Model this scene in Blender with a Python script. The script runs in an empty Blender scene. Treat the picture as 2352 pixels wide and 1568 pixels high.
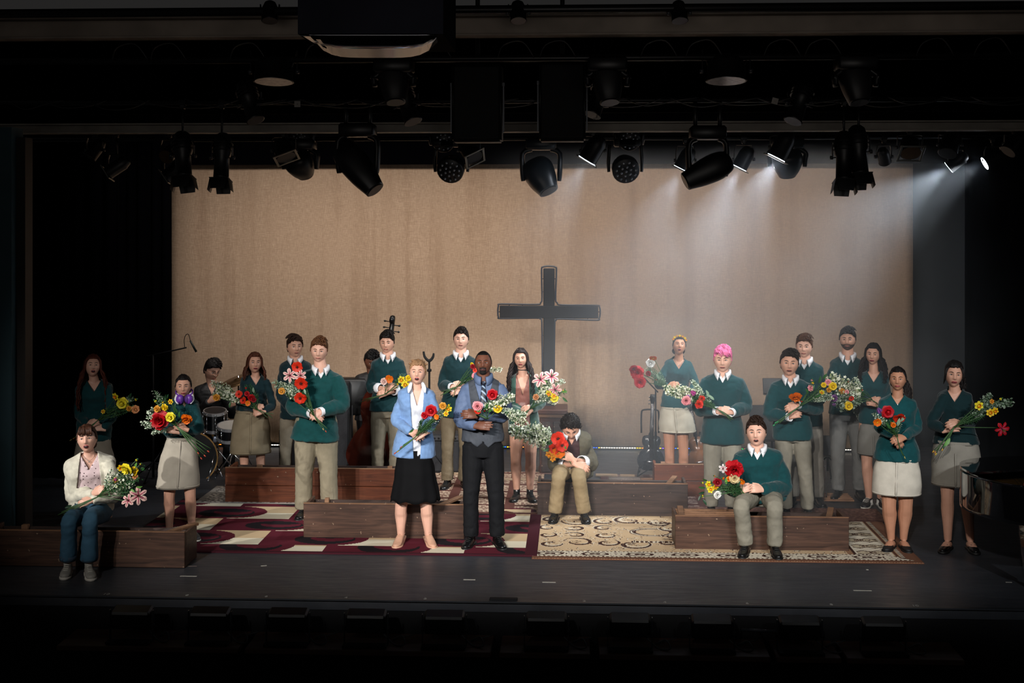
import bpy, bmesh, math, random
from mathutils import Vector, Matrix, noise
from mathutils.bvhtree import BVHTree
R = math.radians
PI = math.pi
rnd = random.Random(7)
SC = bpy.context.scene
COL = SC.collection
# ------------------------------------------------------------------ camera
FP = 2900.0            # focal length in pixels of the 2352 px wide frame
HOR = 507.0            # row of the horizon
CAMH = 2.98
YAW = math.atan(0.048)
cam_d = bpy.data.cameras.new('camera')
cam = bpy.data.objects.new('camera', cam_d)
COL.objects.link(cam)
cam.location = (0, 0, CAMH)
cam.rotation_euler = (R(90), 0, YAW)
cam_d.sensor_width = 36.0
cam_d.sensor_fit = 'HORIZONTAL'
cam_d.lens = FP / 2352 * 36.0
cam_d.shift_y = -(784 - HOR) / 2352
cam_d.clip_end = 200
SC.camera = cam
# ------------------------------------------------------------------ world, exposure
world = bpy.data.worlds.new('world')
SC.world = world
world.use_nodes = True
world.node_tree.nodes['Background'].inputs[0].default_value = (0.75, 0.72, 0.70, 1)
world.node_tree.nodes['Background'].inputs[1].default_value = 0.022
SC.view_settings.view_transform = 'Standard'
SC.view_settings.look = 'None'
SC.view_settings.exposure = 0.0
SC.view_settings.gamma = 1.0
SC.view_settings.use_curve_mapping = False
SC.cycles.max_bounces = 5
SC.cycles.diffuse_bounces = 2
SC.cycles.glossy_bounces = 2
SC.cycles.transmission_bounces = 2
SC.cycles.volume_bounces = 0
SC.cycles.transparent_max_bounces = 4
SC.cycles.caustics_reflective = False
SC.cycles.caustics_refractive = False
SC.cycles.use_denoising = True
SC.cycles.sample_clamp_indirect = 3.0
# ------------------------------------------------------------------ pixel helpers (world x right, y away, z up)
FWD = Vector((-math.sin(YAW), math.cos(YAW), 0))
RGT = Vector((math.cos(YAW), math.sin(YAW), 0))
CAMP = Vector((0, 0, CAMH))
def ray(px, py):
    return FWD + RGT * ((px - 1176) / FP) + Vector((0, 0, (HOR - py) / FP))
def G(px, py, z=0.0):
    d = ray(px, py); t = (z - CAMH) / d.z
    return CAMP + d * t
def AT(px, py, y):
    d = ray(px, py)
    return CAMP + d * (y / d.y)
# ------------------------------------------------------------------ lamps
def look_at(o, target):
    d = Vector(target) - o.location
    o.rotation_euler = d.to_track_quat('-Z', 'Y').to_euler()
def spot(loc, target, power, angle, col=(1, 1, 1), size=0.15, blend=0.5):
    l = bpy.data.lights.new('stage_spot', 'SPOT'); l.energy = power; l.spot_size = R(angle)
    l.spot_blend = blend; l.color = col; l.shadow_soft_size = size
    o = bpy.data.objects.new('stage_spot', l); COL.objects.link(o); o.location = loc; look_at(o, target)
    return o
def area(loc, target, power, sx, sy, col=(1, 1, 1), spread=180):
    l = bpy.data.lights.new('wash_light', 'AREA'); l.energy = power; l.shape = 'RECTANGLE'
    l.size = sx; l.size_y = sy; l.color = col; l.spread = R(spread)
    o = bpy.data.objects.new('wash_light', l); COL.objects.link(o); o.location = loc; look_at(o, target)
    return o
HAZE = 0.10
# front-of-house profile spots, shuttered to the acting area, crossing from left and right
for tx, sx_, e_ in ((-3.2, -6.5, 1672), (-2.3, -5.5, 3960), (-1.1, -4.5, 4620), (.1, -3.5, 4620), (1.3, -2.5, 3740), (2.5, -1.0, 2860)):
    spot((sx_, -2.5, 7.2), (tx, 12.3, .75), e_, 15.5, (1, .955, .91), .16, .55)
for tx, sx_, e_ in ((-2.6, 1.5, 990), (-1.2, 3.0, 1650), (.2, 4.5, 1870), (1.7, 5.5, 2420), (3.0, 6.5, 1870)):
    spot((sx_, -2.5, 7.2), (tx, 12.3, .75), e_, 15.5, (.93, .97, 1), .16, .55)
# side special on the seated woman at far left
spot((-8.5, 5.0, 4.6), (-3.95, 10.9, .95), 2300, 9, (1, .98, .95), .06, .35)
# backdrop wash from a lighting bar
area((-.6, 13.7, 4.25), (-.6, 16.5, 1.7), 125, 8.6, .3, (1, .91, .845), 100)
# added dim fill light to brighten the overhead steel, no real fixture
area((0, 2.5, 3.6), (0, 12.0, 4.6), 9, 7, 1.2, (1, .93, .86), 70)

# ------------------------------------------------------------------ materials
def lin(h):
    if isinstance(h, str):
        h = tuple(int(h[i:i+2], 16) / 255 for i in (0, 2, 4))
    return tuple(((c + 0.055) / 1.055) ** 2.4 if c > 0.04045 else c / 12.92 for c in h)
MATS = {}
def mat(name, col, rough=0.6, var=0.12, scale=8.0, bump=0.0, bscale=60.0, metal=0.0, spec=0.5, coat=0.0, emit=None, estr=0.0, stretch=None, sheen=0.0):
    if name in MATS: return MATS[name]
    m = bpy.data.materials.new(name); m.use_nodes = True
    nt = m.node_tree; b = nt.nodes['Principled BSDF']
    c = lin(col)
    b.inputs['Roughness'].default_value = rough
    b.inputs['Metallic'].default_value = metal
    b.inputs['Specular IOR Level'].default_value = spec
    b.inputs['Coat Weight'].default_value = coat
    if sheen: b.inputs['Sheen Weight'].default_value = sheen
    b.inputs['Base Color'].default_value = (*c, 1)
    tc = nt.nodes.new('ShaderNodeTexCoord')
    src = tc.outputs['Object']
    if stretch:
        mp = nt.nodes.new('ShaderNodeMapping'); mp.inputs['Scale'].default_value = stretch
        nt.links.new(src, mp.inputs[0]); src = mp.outputs[0]
    if var > 0:
        n = nt.nodes.new('ShaderNodeTexNoise'); n.inputs['Scale'].default_value = scale; n.inputs['Detail'].default_value = 3
        nt.links.new(src, n.inputs[0])
        r = nt.nodes.new('ShaderNodeValToRGB')
        r.color_ramp.elements[0].position = 0.3; r.color_ramp.elements[1].position = 0.7
        r.color_ramp.elements[0].color = (*[x * (1 - var) for x in c], 1)
        r.color_ramp.elements[1].color = (*[min(1, x * (1 + var)) for x in c], 1)
        nt.links.new(n.outputs[0], r.inputs[0]); nt.links.new(r.outputs[0], b.inputs['Base Color'])
    if bump > 0:
        n2 = nt.nodes.new('ShaderNodeTexNoise'); n2.inputs['Scale'].default_value = bscale
        n2.inputs['Detail'].default_value = 2
        bp = nt.nodes.new('ShaderNodeBump'); bp.inputs['Strength'].default_value = bump; bp.inputs['Distance'].default_value = 0.01
        nt.links.new(src, n2.inputs[0]); nt.links.new(n2.outputs[0], bp.inputs['Height'])
        nt.links.new(bp.outputs[0], b.inputs['Normal'])
    if emit:
        b.inputs['Emission Color'].default_value = (*lin(emit), 1); b.inputs['Emission Strength'].default_value = estr
    MATS[name] = m
    return m
def vcmat(name, rough=0.9, bump=0.3, bscale=250):
    m = bpy.data.materials.new(name); m.use_nodes = True; nt = m.node_tree; b = nt.nodes['Principled BSDF']
    a = nt.nodes.new('ShaderNodeVertexColor'); a.layer_name = 'pile'
    nt.links.new(a.outputs[0], b.inputs['Base Color']); b.inputs['Roughness'].default_value = rough
    b.inputs['Specular IOR Level'].default_value = 0.15
    tc = nt.nodes.new('ShaderNodeTexCoord'); n = nt.nodes.new('ShaderNodeTexNoise'); n.inputs['Scale'].default_value = bscale
    bp = nt.nodes.new('ShaderNodeBump'); bp.inputs['Strength'].default_value = bump; bp.inputs['Distance'].default_value = 0.006
    nt.links.new(tc.outputs['Object'], n.inputs[0]); nt.links.new(n.outputs[0], bp.inputs['Height']); nt.links.new(bp.outputs[0], b.inputs['Normal'])
    return m
# ------------------------------------------------------------------ object helpers
def tag(o, label=None, cat=None, group=None, kind=None):
    if label: o['label'] = label
    if cat: o['category'] = cat
    if group: o['group'] = group
    if kind: o['kind'] = kind
    return o
def empty(name, loc, label=None, cat=None, group=None, rz=0.0):
    o = bpy.data.objects.new(name, None); COL.objects.link(o); o.location = loc; o.rotation_euler = (0, 0, rz)
    o.empty_display_size = 0.1
    bpy.context.view_layer.update() if False else None
    return tag(o, label, cat, group)
def base_of(o):
    """matrix of an object from its own transforms up the chain"""
    M = Matrix.Identity(4)
    while o is not None:
        M = Matrix.LocRotScale(o.location, o.rotation_euler, o.scale) @ M
        o = o.parent
    return M
def link_mesh(name, me, mats, parent=None, smooth=True, world_coords=True, label=None):
    o = bpy.data.objects.new(name, me); COL.objects.link(o)
    if not isinstance(mats, (list, tuple)): mats = [mats]
    if not me.materials:
        for m in mats: me.materials.append(m)
    if smooth:
        me.shade_smooth()
    if parent is not None:
        o.parent = parent
        if world_coords:
            me.transform(base_of(parent).inverted())
    if label: o['label'] = label
    return o
def obj(name, bm, mats, parent=None, smooth=True, world_coords=True, label=None):
    me = bpy.data.meshes.new(name)
    bmesh.ops.recalc_face_normals(bm, faces=bm.faces)
    bm.to_mesh(me); bm.free()
    return link_mesh(name, me, mats, parent, smooth, world_coords, label)
def share(name, me, parent, loc, mtx3=None, scale=(1, 1, 1)):
    """another object with shared mesh; loc/mtx3 in world (parent must be unrotated)"""
    o = bpy.data.objects.new(name, me); COL.objects.link(o)
    if parent is not None:
        o.parent = parent; o.location = Vector(loc) - base_of(parent).translation
    else: o.location = loc
    if mtx3 is not None: o.rotation_euler = mtx3.to_euler()
    o.scale = scale
    return o
def box(bm, cx, cy, cz, sx, sy, sz, rot=None, mi=0):
    vs = []
    for dx in (-.5, .5):
        for dy in (-.5, .5):
            for dz in (-.5, .5):
                v = Vector((dx * sx, dy * sy, dz * sz))
                if rot is not None: v = rot @ v
                vs.append(bm.verts.new(v + Vector((cx, cy, cz))))
    for f in ((0,1,3,2),(4,6,7,5),(0,4,5,1),(2,3,7,6),(0,2,6,4),(1,5,7,3)):
        fc = bm.faces.new([vs[i] for i in f]); fc.material_index = mi
    return vs
def bbox(bm, *a, bev=0.006, **k):
    """bevelled box built in its own bmesh then merged"""
    b2 = bmesh.new(); box(b2, *a, **k)
    bmesh.ops.bevel(b2, geom=b2.edges[:], offset=bev, segments=1, affect='EDGES')
    merge(bm, b2)
def merge(bm, b2, mtx=None, mi=None):
    mp = {}
    for v in b2.verts:
        mp[v] = bm.verts.new(mtx @ v.co if mtx else v.co)
    for f in b2.faces:
        try:
            nf = bm.faces.new([mp[v] for v in f.verts]); nf.material_index = f.material_index if mi is None else mi
        except ValueError: pass
    b2.free()
def cr(p0, p1, p2, p3, t):
    return 0.5 * ((2 * p1) + (p2 - p0) * t + (2 * p0 - 5 * p1 + 4 * p2 - p3) * t * t + (3 * p1 - p0 - 3 * p2 + p3) * t ** 3)
def refine(pts, rads, n):
    P = [Vector(p) for p in pts]; Q = [Vector((r[0], r[1], 0)) if isinstance(r, (tuple, list)) else Vector((r, r, 0)) for r in rads]
    oP, oQ = [], []
    for i in range(len(P) - 1):
        a, b, c, d = max(i-1, 0), i, i+1, min(i+2, len(P)-1)
        for k in range(n):
            t = k / n
            oP.append(cr(P[a], P[b], P[c], P[d], t)); oQ.append(cr(Q[a], Q[b], Q[c], Q[d], t))
    oP.append(P[-1]); oQ.append(Q[-1])
    return oP, [(max(q.x, 1e-4), max(q.y, 1e-4)) for q in oQ]
def sweep(bm, pts, rads, seg=12, side=None, n=1, caps=True, power=2.0, mi=0):
    """tapered elliptical tube through pts; rads (a along side axis, b across)"""
    if n > 1 or True:
        pts, rads = refine(pts, rads, max(1, n))
    m = len(pts); rings = []; u = None
    for i in range(m):
        t = (pts[min(i+1, m-1)] - pts[max(i-1, 0)])
        if t.length < 1e-9: t = Vector((0, 0, 1))
        t.normalize()
        s = Vector(side) if side is not None else (u if u is not None else (Vector((1, 0, 0)) if abs(t.x) < .8 else Vector((0, 1, 0))))
        s = s - t * s.dot(t)
        if s.length < 1e-6: s = t.orthogonal()
        u = s.normalized(); v = t.cross(u)
        ring = []
        for k in range(seg):
            a = 2 * PI * k / seg; ca, sa = math.cos(a), math.sin(a)
            if power != 2.0:
                ca = math.copysign(abs(ca) ** (2 / power), ca); sa = math.copysign(abs(sa) ** (2 / power), sa)
            ring.append(bm.verts.new(pts[i] + u * (ca * rads[i][0]) + v * (sa * rads[i][1])))
        rings.append(ring)
    for i in range(m - 1):
        for k in range(seg):
            f = bm.faces.new((rings[i][k], rings[i][(k+1) % seg], rings[i+1][(k+1) % seg], rings[i+1][k])); f.material_index = mi
    if caps:
        for r in (rings[0], rings[-1]):
            f = bm.faces.new(r if r is rings[-1] else r[::-1]); f.material_index = mi
    return rings
def cyl(bm, a, b, r, r2=None, seg=12, mi=0):
    return sweep(bm, [a, b], [r, r if r2 is None else r2], seg=seg, mi=mi)
def ellipsoid(bm, c, r, seg=12, rings=8, rot=None, mi=0):
    c = Vector(c); rows = []
    for j in range(1, rings):
        th = PI * j / rings
        row = []
        for k in range(seg):
            a = 2 * PI * k / seg
            v = Vector((r[0] * math.sin(th) * math.cos(a), r[1] * math.sin(th) * math.sin(a), r[2] * math.cos(th)))
            if rot is not None: v = rot @ v
            row.append(bm.verts.new(c + v))
        rows.append(row)
    tz = Vector((0, 0, r[2])); bz = Vector((0, 0, -r[2]))
    if rot is not None: tz, bz = rot @ tz, rot @ bz
    t = bm.verts.new(c + tz); b = bm.verts.new(c + bz)
    for k in range(seg):
        k2 = (k + 1) % seg
        f = bm.faces.new((t, rows[0][k], rows[0][k2])); f.material_index = mi
        f = bm.faces.new((b, rows[-1][k2], rows[-1][k])); f.material_index = mi
        for j in range(len(rows) - 1):
            f = bm.faces.new((rows[j][k], rows[j+1][k], rows[j+1][k2], rows[j][k2])); f.material_index = mi
def remesh(bm, voxel, decim=None, smooth=2, bm_out=True):
    me = bpy.data.meshes.new('tmp'); bmesh.ops.recalc_face_normals(bm, faces=bm.faces); bm.to_mesh(me); bm.free()
    o = bpy.data.objects.new('tmp', me); COL.objects.link(o)
    md = o.modifiers.new('r', 'REMESH'); md.mode = 'VOXEL'; md.voxel_size = voxel
    if smooth:
        sm = o.modifiers.new('s', 'SMOOTH'); sm.factor = 0.5; sm.iterations = smooth
    if decim:
        dc = o.modifiers.new('d', 'DECIMATE'); dc.ratio = decim
    dg = bpy.context.evaluated_depsgraph_get()
    me2 = bpy.data.meshes.new_from_object(o.evaluated_get(dg))
    bpy.data.objects.remove(o); bpy.data.meshes.remove(me)
    if not bm_out: return me2
    b2 = bmesh.new(); b2.from_mesh(me2); bpy.data.meshes.remove(me2)
    return b2
def wrinkle(bm, amp, freq, sz=1.0, seed=0.0, ramp=None):
    bm.normal_update()
    off = Vector((seed * 7.3, seed * 3.1, seed * 5.7))
    for v in bm.verts:
        p = Vector((v.co.x * freq, v.co.y * freq, v.co.z * freq * sz)) + off
        a = amp * (ramp(v.co) if ramp else 1.0)
        nv = noise.noise(p)
        v.co += v.normal * (a * (1.0 - 2.2 * abs(nv)) )

def shell(bm, t):
    """thicken an open surface: inner copy plus a rim"""
    bm.normal_update(); bmesh.ops.recalc_face_normals(bm, faces=bm.faces[:]); bm.normal_update()
    vs = bm.verts[:]; fs = bm.faces[:]; be = [e for e in bm.edges if e.is_boundary]
    bdir = []
    for e in be:
        l = e.link_loops[0]; bdir.append((l.vert, l.link_loop_next.vert))
    cp = {v: bm.verts.new(v.co - v.normal * t) for v in vs}
    for f in fs:
        nf = bm.faces.new([cp[v] for v in reversed(f.verts)]); nf.material_index = f.material_index
    for a, b in bdir:
        try: bm.faces.new((b, a, cp[a], cp[b]))
        except ValueError: pass

# ------------------------------------------------------------------ people
def g2(x, sx): return math.exp(-(x / sx) ** 2)
def head_point(u, v, mouth, male):
    """point of a 1:1 head (metres) for longitude u (0 = face forward -y) and latitude v (0 top .. PI bottom)"""
    A, B, C = (.080, .098, .114) if male else (.076, .094, .112)
    x = A * math.sin(v) * math.sin(u); y = -B * math.sin(v) * math.cos(u); z = C * math.cos(v)
    t = max(0.0, -z / C)
    x *= 1 - (.24 if male else .32) * t ** 1.9
    if y > 0: y *= 1 - .45 * t ** 1.2
    if y < 0:
        y *= 0.93
        if z > 0: y *= 1 - .06 * (z / C) ** 2
        f = min(1.0, -y / (B * .5))
        ax = abs(x)
        d = 0.0
        d += .009 * g2(ax - .030, .016) * g2(z - .006, .012)           # sockets
        d -= .005 * g2(x, .045) * g2(z - .030, .012)                    # brow
        d -= .006 * g2(ax - .040, .016) * g2(z + .022, .018)            # cheek bones
        nz = 0.0
        if -.036 < z < .022: nz = .007 + .019 * ((.022 - z) / .050) ** 1.2
        if z <= -.028: nz *= max(0, (z + .040) / .012)
        d -= nz * g2(x, .009 + .006 * max(0, min(1, (.01 - z) / .04)))
        d -= .007 * g2(x, .026) * g2(z + .056, .016)                    # muzzle
        d -= .009 * g2(x, .024) * g2(z + .097, .018)                    # chin
        d += .004 * g2(x, .03) * g2(z + .078, .007)
        if mouth > 0: d += .014 * mouth * g2(x, .015) * g2(z + .060, .011)
        y += d * f
    return Vector((x, y, z))
def head_grid(M, mouth, male, nu=44, nv=34, scale=1.0, off=None, mask=None, bm=None):
    bm = bm or bmesh.new(); rows = []
    for j in range(nv + 1):
        v = PI * (0.015 + 0.97 * j / nv); row = []
        for i in range(nu):
            # denser longitude at the face
            q = i / nu * 2 - 1
            u = PI * (q * .62 + .38 * q ** 3)
            p = head_point(u, v, mouth, male)
            if off:
                n = Vector((p.x / .0059, p.y / .0090, p.z / .0128)).normalized()
                p = p + n * off(p)
            row.append((p, bm.verts.new(M @ (p * scale))))
        rows.append(row)
    for j in range(nv):
        for i in range(nu):
            a, b, c, d = rows[j][i], rows[j][(i+1) % nu], rows[j+1][(i+1) % nu], rows[j+1][i]
            if mask:
                m = (a[0] + b[0] + c[0] + d[0]) / 4
                if not mask(m): continue
            bm.faces.new((a[1], b[1], c[1], d[1]))
    if not mask:
        bm.faces.new([r[1] for r in rows[0]][::-1]); bm.faces.new([r[1] for r in rows[-1]])
    else:
        j = rows[0]; 
        if mask(Vector((0, 0, .11))): bm.faces.new([r[1] for r in rows[0]][::-1])
        bmesh.ops.delete(bm, geom=[v for v in bm.verts if not v.link_faces], context='VERTS')
    return bm
def hand(bm, wrist, tip, nrm, k=1.0, curl=0.5, thumb=1):
    """palm, four fingers and a thumb; nrm = direction the back of the hand faces"""
    d = (tip - wrist); L = .185 * k; d.normalize()
    n = (nrm - d * nrm.dot(d)).normalized(); w = d.cross(n).normalized()
    if w.z < 0: w = -w
    w = w * thumb
    sweep(bm, [wrist - d * .03 * k, wrist + d * .02 * k, wrist + d * .055 * k, wrist + d * .092 * k],
          [(.026 * k, .020 * k), (.031 * k, .018 * k), (.041 * k, .017 * k), (.040 * k, .013 * k)], seg=10, side=w, n=2)
    lens = [.060, .076, .080, .070]
    for i in range(4):
        a = (-1.5 + i)
        p = wrist + d * (.085 + .004 * (1.5 - abs(a))) * k + w * (a * .0215 * k)
        dd = (d + w * a * .045).normalized(); pts = [p - dd * .02 * k, p]; rr = [.0100 * k, .0100 * k]
        ll = lens[i] * k
        for s, (fr, cu) in enumerate(((.42, .35), (.32, .7), (.26, .5))):
            ang = curl * cu * 1.4
            axis_d = dd * math.cos(ang) - n * math.sin(ang)
            nn = n * math.cos(ang) + dd * math.sin(ang)
            dd, n2 = axis_d.normalized(), nn
            n = n2
            p = p + dd * ll * fr; pts.append(p); rr.append((.0094 - .0009 * s) * k)
        n = (nrm - d * nrm.dot(d)).normalized()
        sweep(bm, pts, rr, seg=8)
    tb = wrist + d * .02 * k + w * .022 * k
    td = (d * .72 + w * .75 - n * .2).normalized()
    td2 = (d * 1.0 + w * .25 - n * .35).normalized()
    sweep(bm, [tb - td * .01 * k, tb + td * .032 * k, tb + td * .03 * k + td2 * .03 * k, tb + td * .03 * k + td2 * .055 * k],
          [.015 * k, .0125 * k, .0105 * k, .008 * k], seg=8)
TORSO_M = [(-.12, .155, .105), (0, .165, .112), (.15, .158, .108), (.32, .150, .105), (.52, .165, .118), (.72, .188, .124), (.84, .190, .108), (.905, .172, .090), (.95, .128, .074), (1.0, .068, .060)]
TORSO_F = [(-.12, .168, .112), (0, .165, .110), (.15, .148, .100), (.32, .128, .092), (.52, .142, .105), (.68, .155, .128), (.80, .163, .102), (.89, .150, .080), (.945, .100, .062), (1.0, .056, .052)]
def torso(bm, pel, neck, male, k, w, inset=0.0, t0=-.12, t1=1.0, side=None, lean=None, seg=28, hemw=0.0, flat=1.0, belly=0.0):
    T = TORSO_M if male else TORSO_F
    pts, rr = [], []
    mid = (pel + neck) / 2 + (lean or Vector((0, 0, 0)))
    for t, a, b in T:
        if t < t0 - 1e-6 or t > t1 + 1e-6: continue
        if t < 0: p = pel + (pel - mid).normalized() * (-t) * (neck - pel).length
        else: p = pel * (1 - t) ** 2 + (2 * mid - (pel + neck) / 2) * 2 * t * (1 - t) + neck * t ** 2
        h = hemw * max(0.0, 1 - max(t, 0) / .45)
        q = belly * math.exp(-((t - .3) / .3) ** 2)
        pts.append(p); rr.append((a * k * w + inset + h + q, b * k * flat * (.5 + .5 * w) + inset + h * .7 + q))
    return sweep(bm, pts, rr, seg=seg, side=side or (1, 0, 0), n=3, power=2.35)
SKIN = {'pale': 'd9a892', 'fair': 'cf9c84', 'tan': 'b98468', 'olive': 'b87f66', 'brown': '6b4231'}
def person(label, sx, gy, ax, top, chin, hx, sh, armL, armR, hem, look=(0, 0, 0), skin='fair', hair=None, top_style=None, bottom=None,
           shoes='black', mouth=.0, seated=None, brow='3a2a22', beard=None, group='singers on the stage', legs=None, heft=1.0, curl=(.6, .6), ear=True, lean_y=0.0, seed=1, hide_legs=False, seat_z=.33):
    male = sx == 'm'
    pr = random.Random(seed * 13 + 5)
    root_p = G(sum(ax) / 2, gy)
    Y = root_p.y
    S = FP / (root_p - CAMP).dot(FWD)              # px per metre
    if seated:
        root_p = root_p + Vector((0, .40, 0)); Y = root_p.y; S = FP / (root_p - CAMP).dot(FWD)
    def P(x, y, off=0.0): return AT(x, y, Y - off)
    th0 = -math.asin(max(-1, min(1, root_p.x / math.hypot(root_p.x, root_p.y))))
    SIDE = Vector((math.cos(th0), math.sin(th0), 0)); FRONT = Vector((math.sin(th0), -math.cos(th0), 0))
    root = empty('person', root_p, label, 'person', group)
    hh = min(.250, max(.205, (chin - top) / S - .022)); hs = hh / .226
    hoff = (.02 + lean_y)
    hc = P(hx, (top + chin) / 2 + .008 * S, hoff)
    yaw, pit, rol = look
    MR = Matrix.Rotation(th0 + R(yaw), 4, 'Z') @ Matrix.Rotation(R(rol), 4, 'Y') @ Matrix.Rotation(R(pit), 4, 'X')
    MH = Matrix.Translation(hc) @ MR @ Matrix.Scale(hs, 4)
    k = max(.88, min(1.06, (2.98 - (top - HOR) / S) / (1.78 if male else 1.68))) if not seated else (1.0 if male else .96)
    shl, shr = P(*sh[0]), P(*sh[1])
    shw = (shr - shl).length / 2
    neck = (P((sh[0][0] + sh[1][0]) / 2 * .6 + hx * .4, min(sh[0][1], sh[1][1]), lean_y * .8)) + Vector((0, 0, (.062 if male else .058) * k))
    hemc = (hem[0] + hem[1]) / 2
    hemz = P(hemc, hem[2]).z
    pelz = seat_z + .16 if seated else .525 * 1.72 * k
    if seated: pel = P(hemc, hem[2], -.02); pel.z = pelz - .05
    else: pel = P(hemc, hem[2]); pel.z = pelz
    w = max(.85, min(1.25, shw / ((.225 if male else .197) * k)))
    tl = (neck - pel).length
    # ---------------- body
    bm = bmesh.new()
    head_grid(MH, mouth, male, bm=bm)
    if ear:
        for s in (-1, 1):
            ellipsoid(bm, MH @ Vector((s * (.074 if male else .070), .012, -.004)), (.010 * hs, .019 * hs, .031 * hs), 8, 6, (MR @ Matrix.Rotation(R(s * 18), 4, 'Z')).to_3x3())
    nr = (.059 if male else .045) * k
    jaw = MH @ Vector((0, .022, -.055))
    sweep(bm, [neck - Vector((0, 0, .10)) - FRONT * .01, neck + Vector((0, 0, .0)), (neck * .4 + jaw * .6), jaw], [nr * 1.25, nr * 1.08, nr, nr], seg=14, n=3, side=SIDE)
    torso(bm, pel, neck, male, k, w * .96, inset=-.016, side=SIDE, lean=-FRONT * .01, belly=(heft - 1) * .1 - (.014 if male else .03))
    arms = []
    for s, A in ((-1, armL), (1, armR)):
        if A is None:
            s0 = (shl if s < 0 else shr) - SIDE * s * .05 * k - Vector((0, 0, .03))
            A3 = [s0, s0 + Vector((0, 0, -.28)) + SIDE * s * .04, s0 + Vector((0, 0, -.5)) + FRONT * .12, s0 + Vector((0, 0, -.66)) + FRONT * .2]
        else:
            s0 = (shl if s < 0 else shr) - SIDE * s * .062 * k - Vector((0, 0, .030))
            A3 = [s0] + [P(*q) for q in A]
            A3[1] = A3[1] - SIDE * s * .05
        arms.append(A3)
        m = .94 if male else .82
        sweep(bm, [A3[0], A3[0] * .5 + A3[1] * .5, A3[1], A3[1] * .65 + A3[2] * .35, A3[2]], [.036 * k * m, .042 * k * m, .037 * k * m, .039 * k * m, .026 * k * m], seg=10, n=2)
        hand(bm, A3[2], A3[3], FRONT * .8 + Vector((0, 0, .45)), k * (1.0 if male else .90), curl=curl[0 if s < 0 else 1])
    # ---------------- legs
    if seated:
        kn = [P(q[0], q[1] + .055 * S, q[2]) for q in seated['knees']]
        an = [P(q[0], q[1], q[2]) for q in seated['ankles']]
        hips = [pel + SIDE * s * .085 * k + Vector((0, 0, .0)) for s in (-1, 1)]
        for s in (0, 1): an[s].z = max(an[s].z, .075)
    else:
        hips = [pel + SIDE * s * (.085 if male else .072) * k for s in (-1, 1)]
        an = [AT(a, gy, Y) for a in ax]
        for a in an: a.z = .085
        kn = [hips[i] * .45 + an[i] * .55 + SIDE * (-1, 1)[i] * .01 + FRONT * .02 for i in (0, 1)]
        if legs: kn = [P(legs[i][0], legs[i][1], .02) for i in (0, 1)]
    lm = (1.0 if male else .98) * heft
    feet_dir = []
    for i in (0, 1):
        A_, K_, H_ = an[i], kn[i], hips[i]
        sweep(bm, [H_, H_ * .6 + K_ * .4, K_, K_ * .72 + A_ * .28 - FRONT * .015, K_ * .35 + A_ * .65, A_],
              [(.088 if male else .076) * k * lm, .078 * k * lm, .056 * k * lm, .058 * k * lm, .043 * k, .033 * k], seg=12, n=3)
        fd = (FRONT + SIDE * (-1, 1)[i] * (.28 if not seated else .15)).normalized(); feet_dir.append(fd)
        sweep(bm, [A_ - fd * .03 - Vector((0, 0, .045)), A_ + fd * .04 - Vector((0, 0, .035)), A_ + fd * .15 - Vector((0, 0, .058))], [(.034, .035), (.038, .032), (.036, .016)], seg=10, side=SIDE, n=2)
    b = remesh(bm, .0052, .22, smooth=1)
    sk = mat('skin_' + skin, SKIN[skin], .48, .06, 14, bump=.05, bscale=140)
    obj('body', b, sk, root)
    # ---------------- face
    hb = head_grid(Matrix.Identity(4), mouth, male, nu=72, nv=60); tree = BVHTree.FromBMesh(hb); hb.free()
    def face(x, z):
        h = tree.ray_cast(Vector((x, -.3, z)), Vector((0, 1, 0)))
        return h[0] if h[0] is not None else Vector((x, -.08, z))
    for s in (-1, 1):
        e = bmesh.new(); c = face(s * .0305, .004)
        ellipsoid(e, c + Vector((0, .0030, 0)), (.0145, .0075, .0054), 12, 8)
        for vx in e.verts: vx.co.z += .0012 * (1 - ((vx.co.x - c.x) / .015) ** 2) - .0009
        ellipsoid(e, c + Vector((0, -.0028, .0010)), (.0054, .0030, .0054), 10, 6, mi=1)
        pts = [face(s * .0305 + q * .0165, .004 + .0070 * (1 - q * q) - .0008) + Vector((0, -.002, 0)) for q in (-1, -.5, 0, .5, 1)]
        sweep(e, pts, [(.0007, .0007), (.0017, .0017), (.0021, .0021), (.0019, .0019), (.0009, .0009)], seg=5, mi=2)
        e.transform(MH)
        obj('eye', e, [mat('eye_white', 'b9b2ae', .35, 0), mat('iris_dark', '2a1b14', .25, 0), mat('lash', '2a1e1b' if not male else '3a2923', .6, 0)], root)
        e = bmesh.new(); q3 = []
        for q in (-1, -.4, .3, 1):
            x = s * (.031 + q * .019); z = .0255 + .0045 * (1 - (q - .1) ** 2) - (.002 if q > .9 else 0)
            q3.append(face(x, z) + Vector((0, -.0018, 0)))
        sweep(e, q3, [(.0018, .0022), (.0022, .0036), (.002, .0032), (.001, .0012)], seg=6, side=(0, 1, 0), n=2)
        e.transform(MH); obj('eyebrow', e, mat('brow_' + brow, brow, .8, .1), root)
    e = bmesh.new(); mz = -.060; mw = .0225 if mouth < .5 else .019; mh = .0020 + .0105 * mouth
    ring = []
    for q in range(16):
        a = 2 * PI * q / 16; x = mw * math.cos(a); z = mz + mh * math.sin(a)
        ring.append(face(x * .98, z) + Vector((0, -.0015, 0)))
        ring[-1].x, ring[-1].z = x, z
    # lips: closed torus
    nR = len(ring); tub = []
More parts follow.
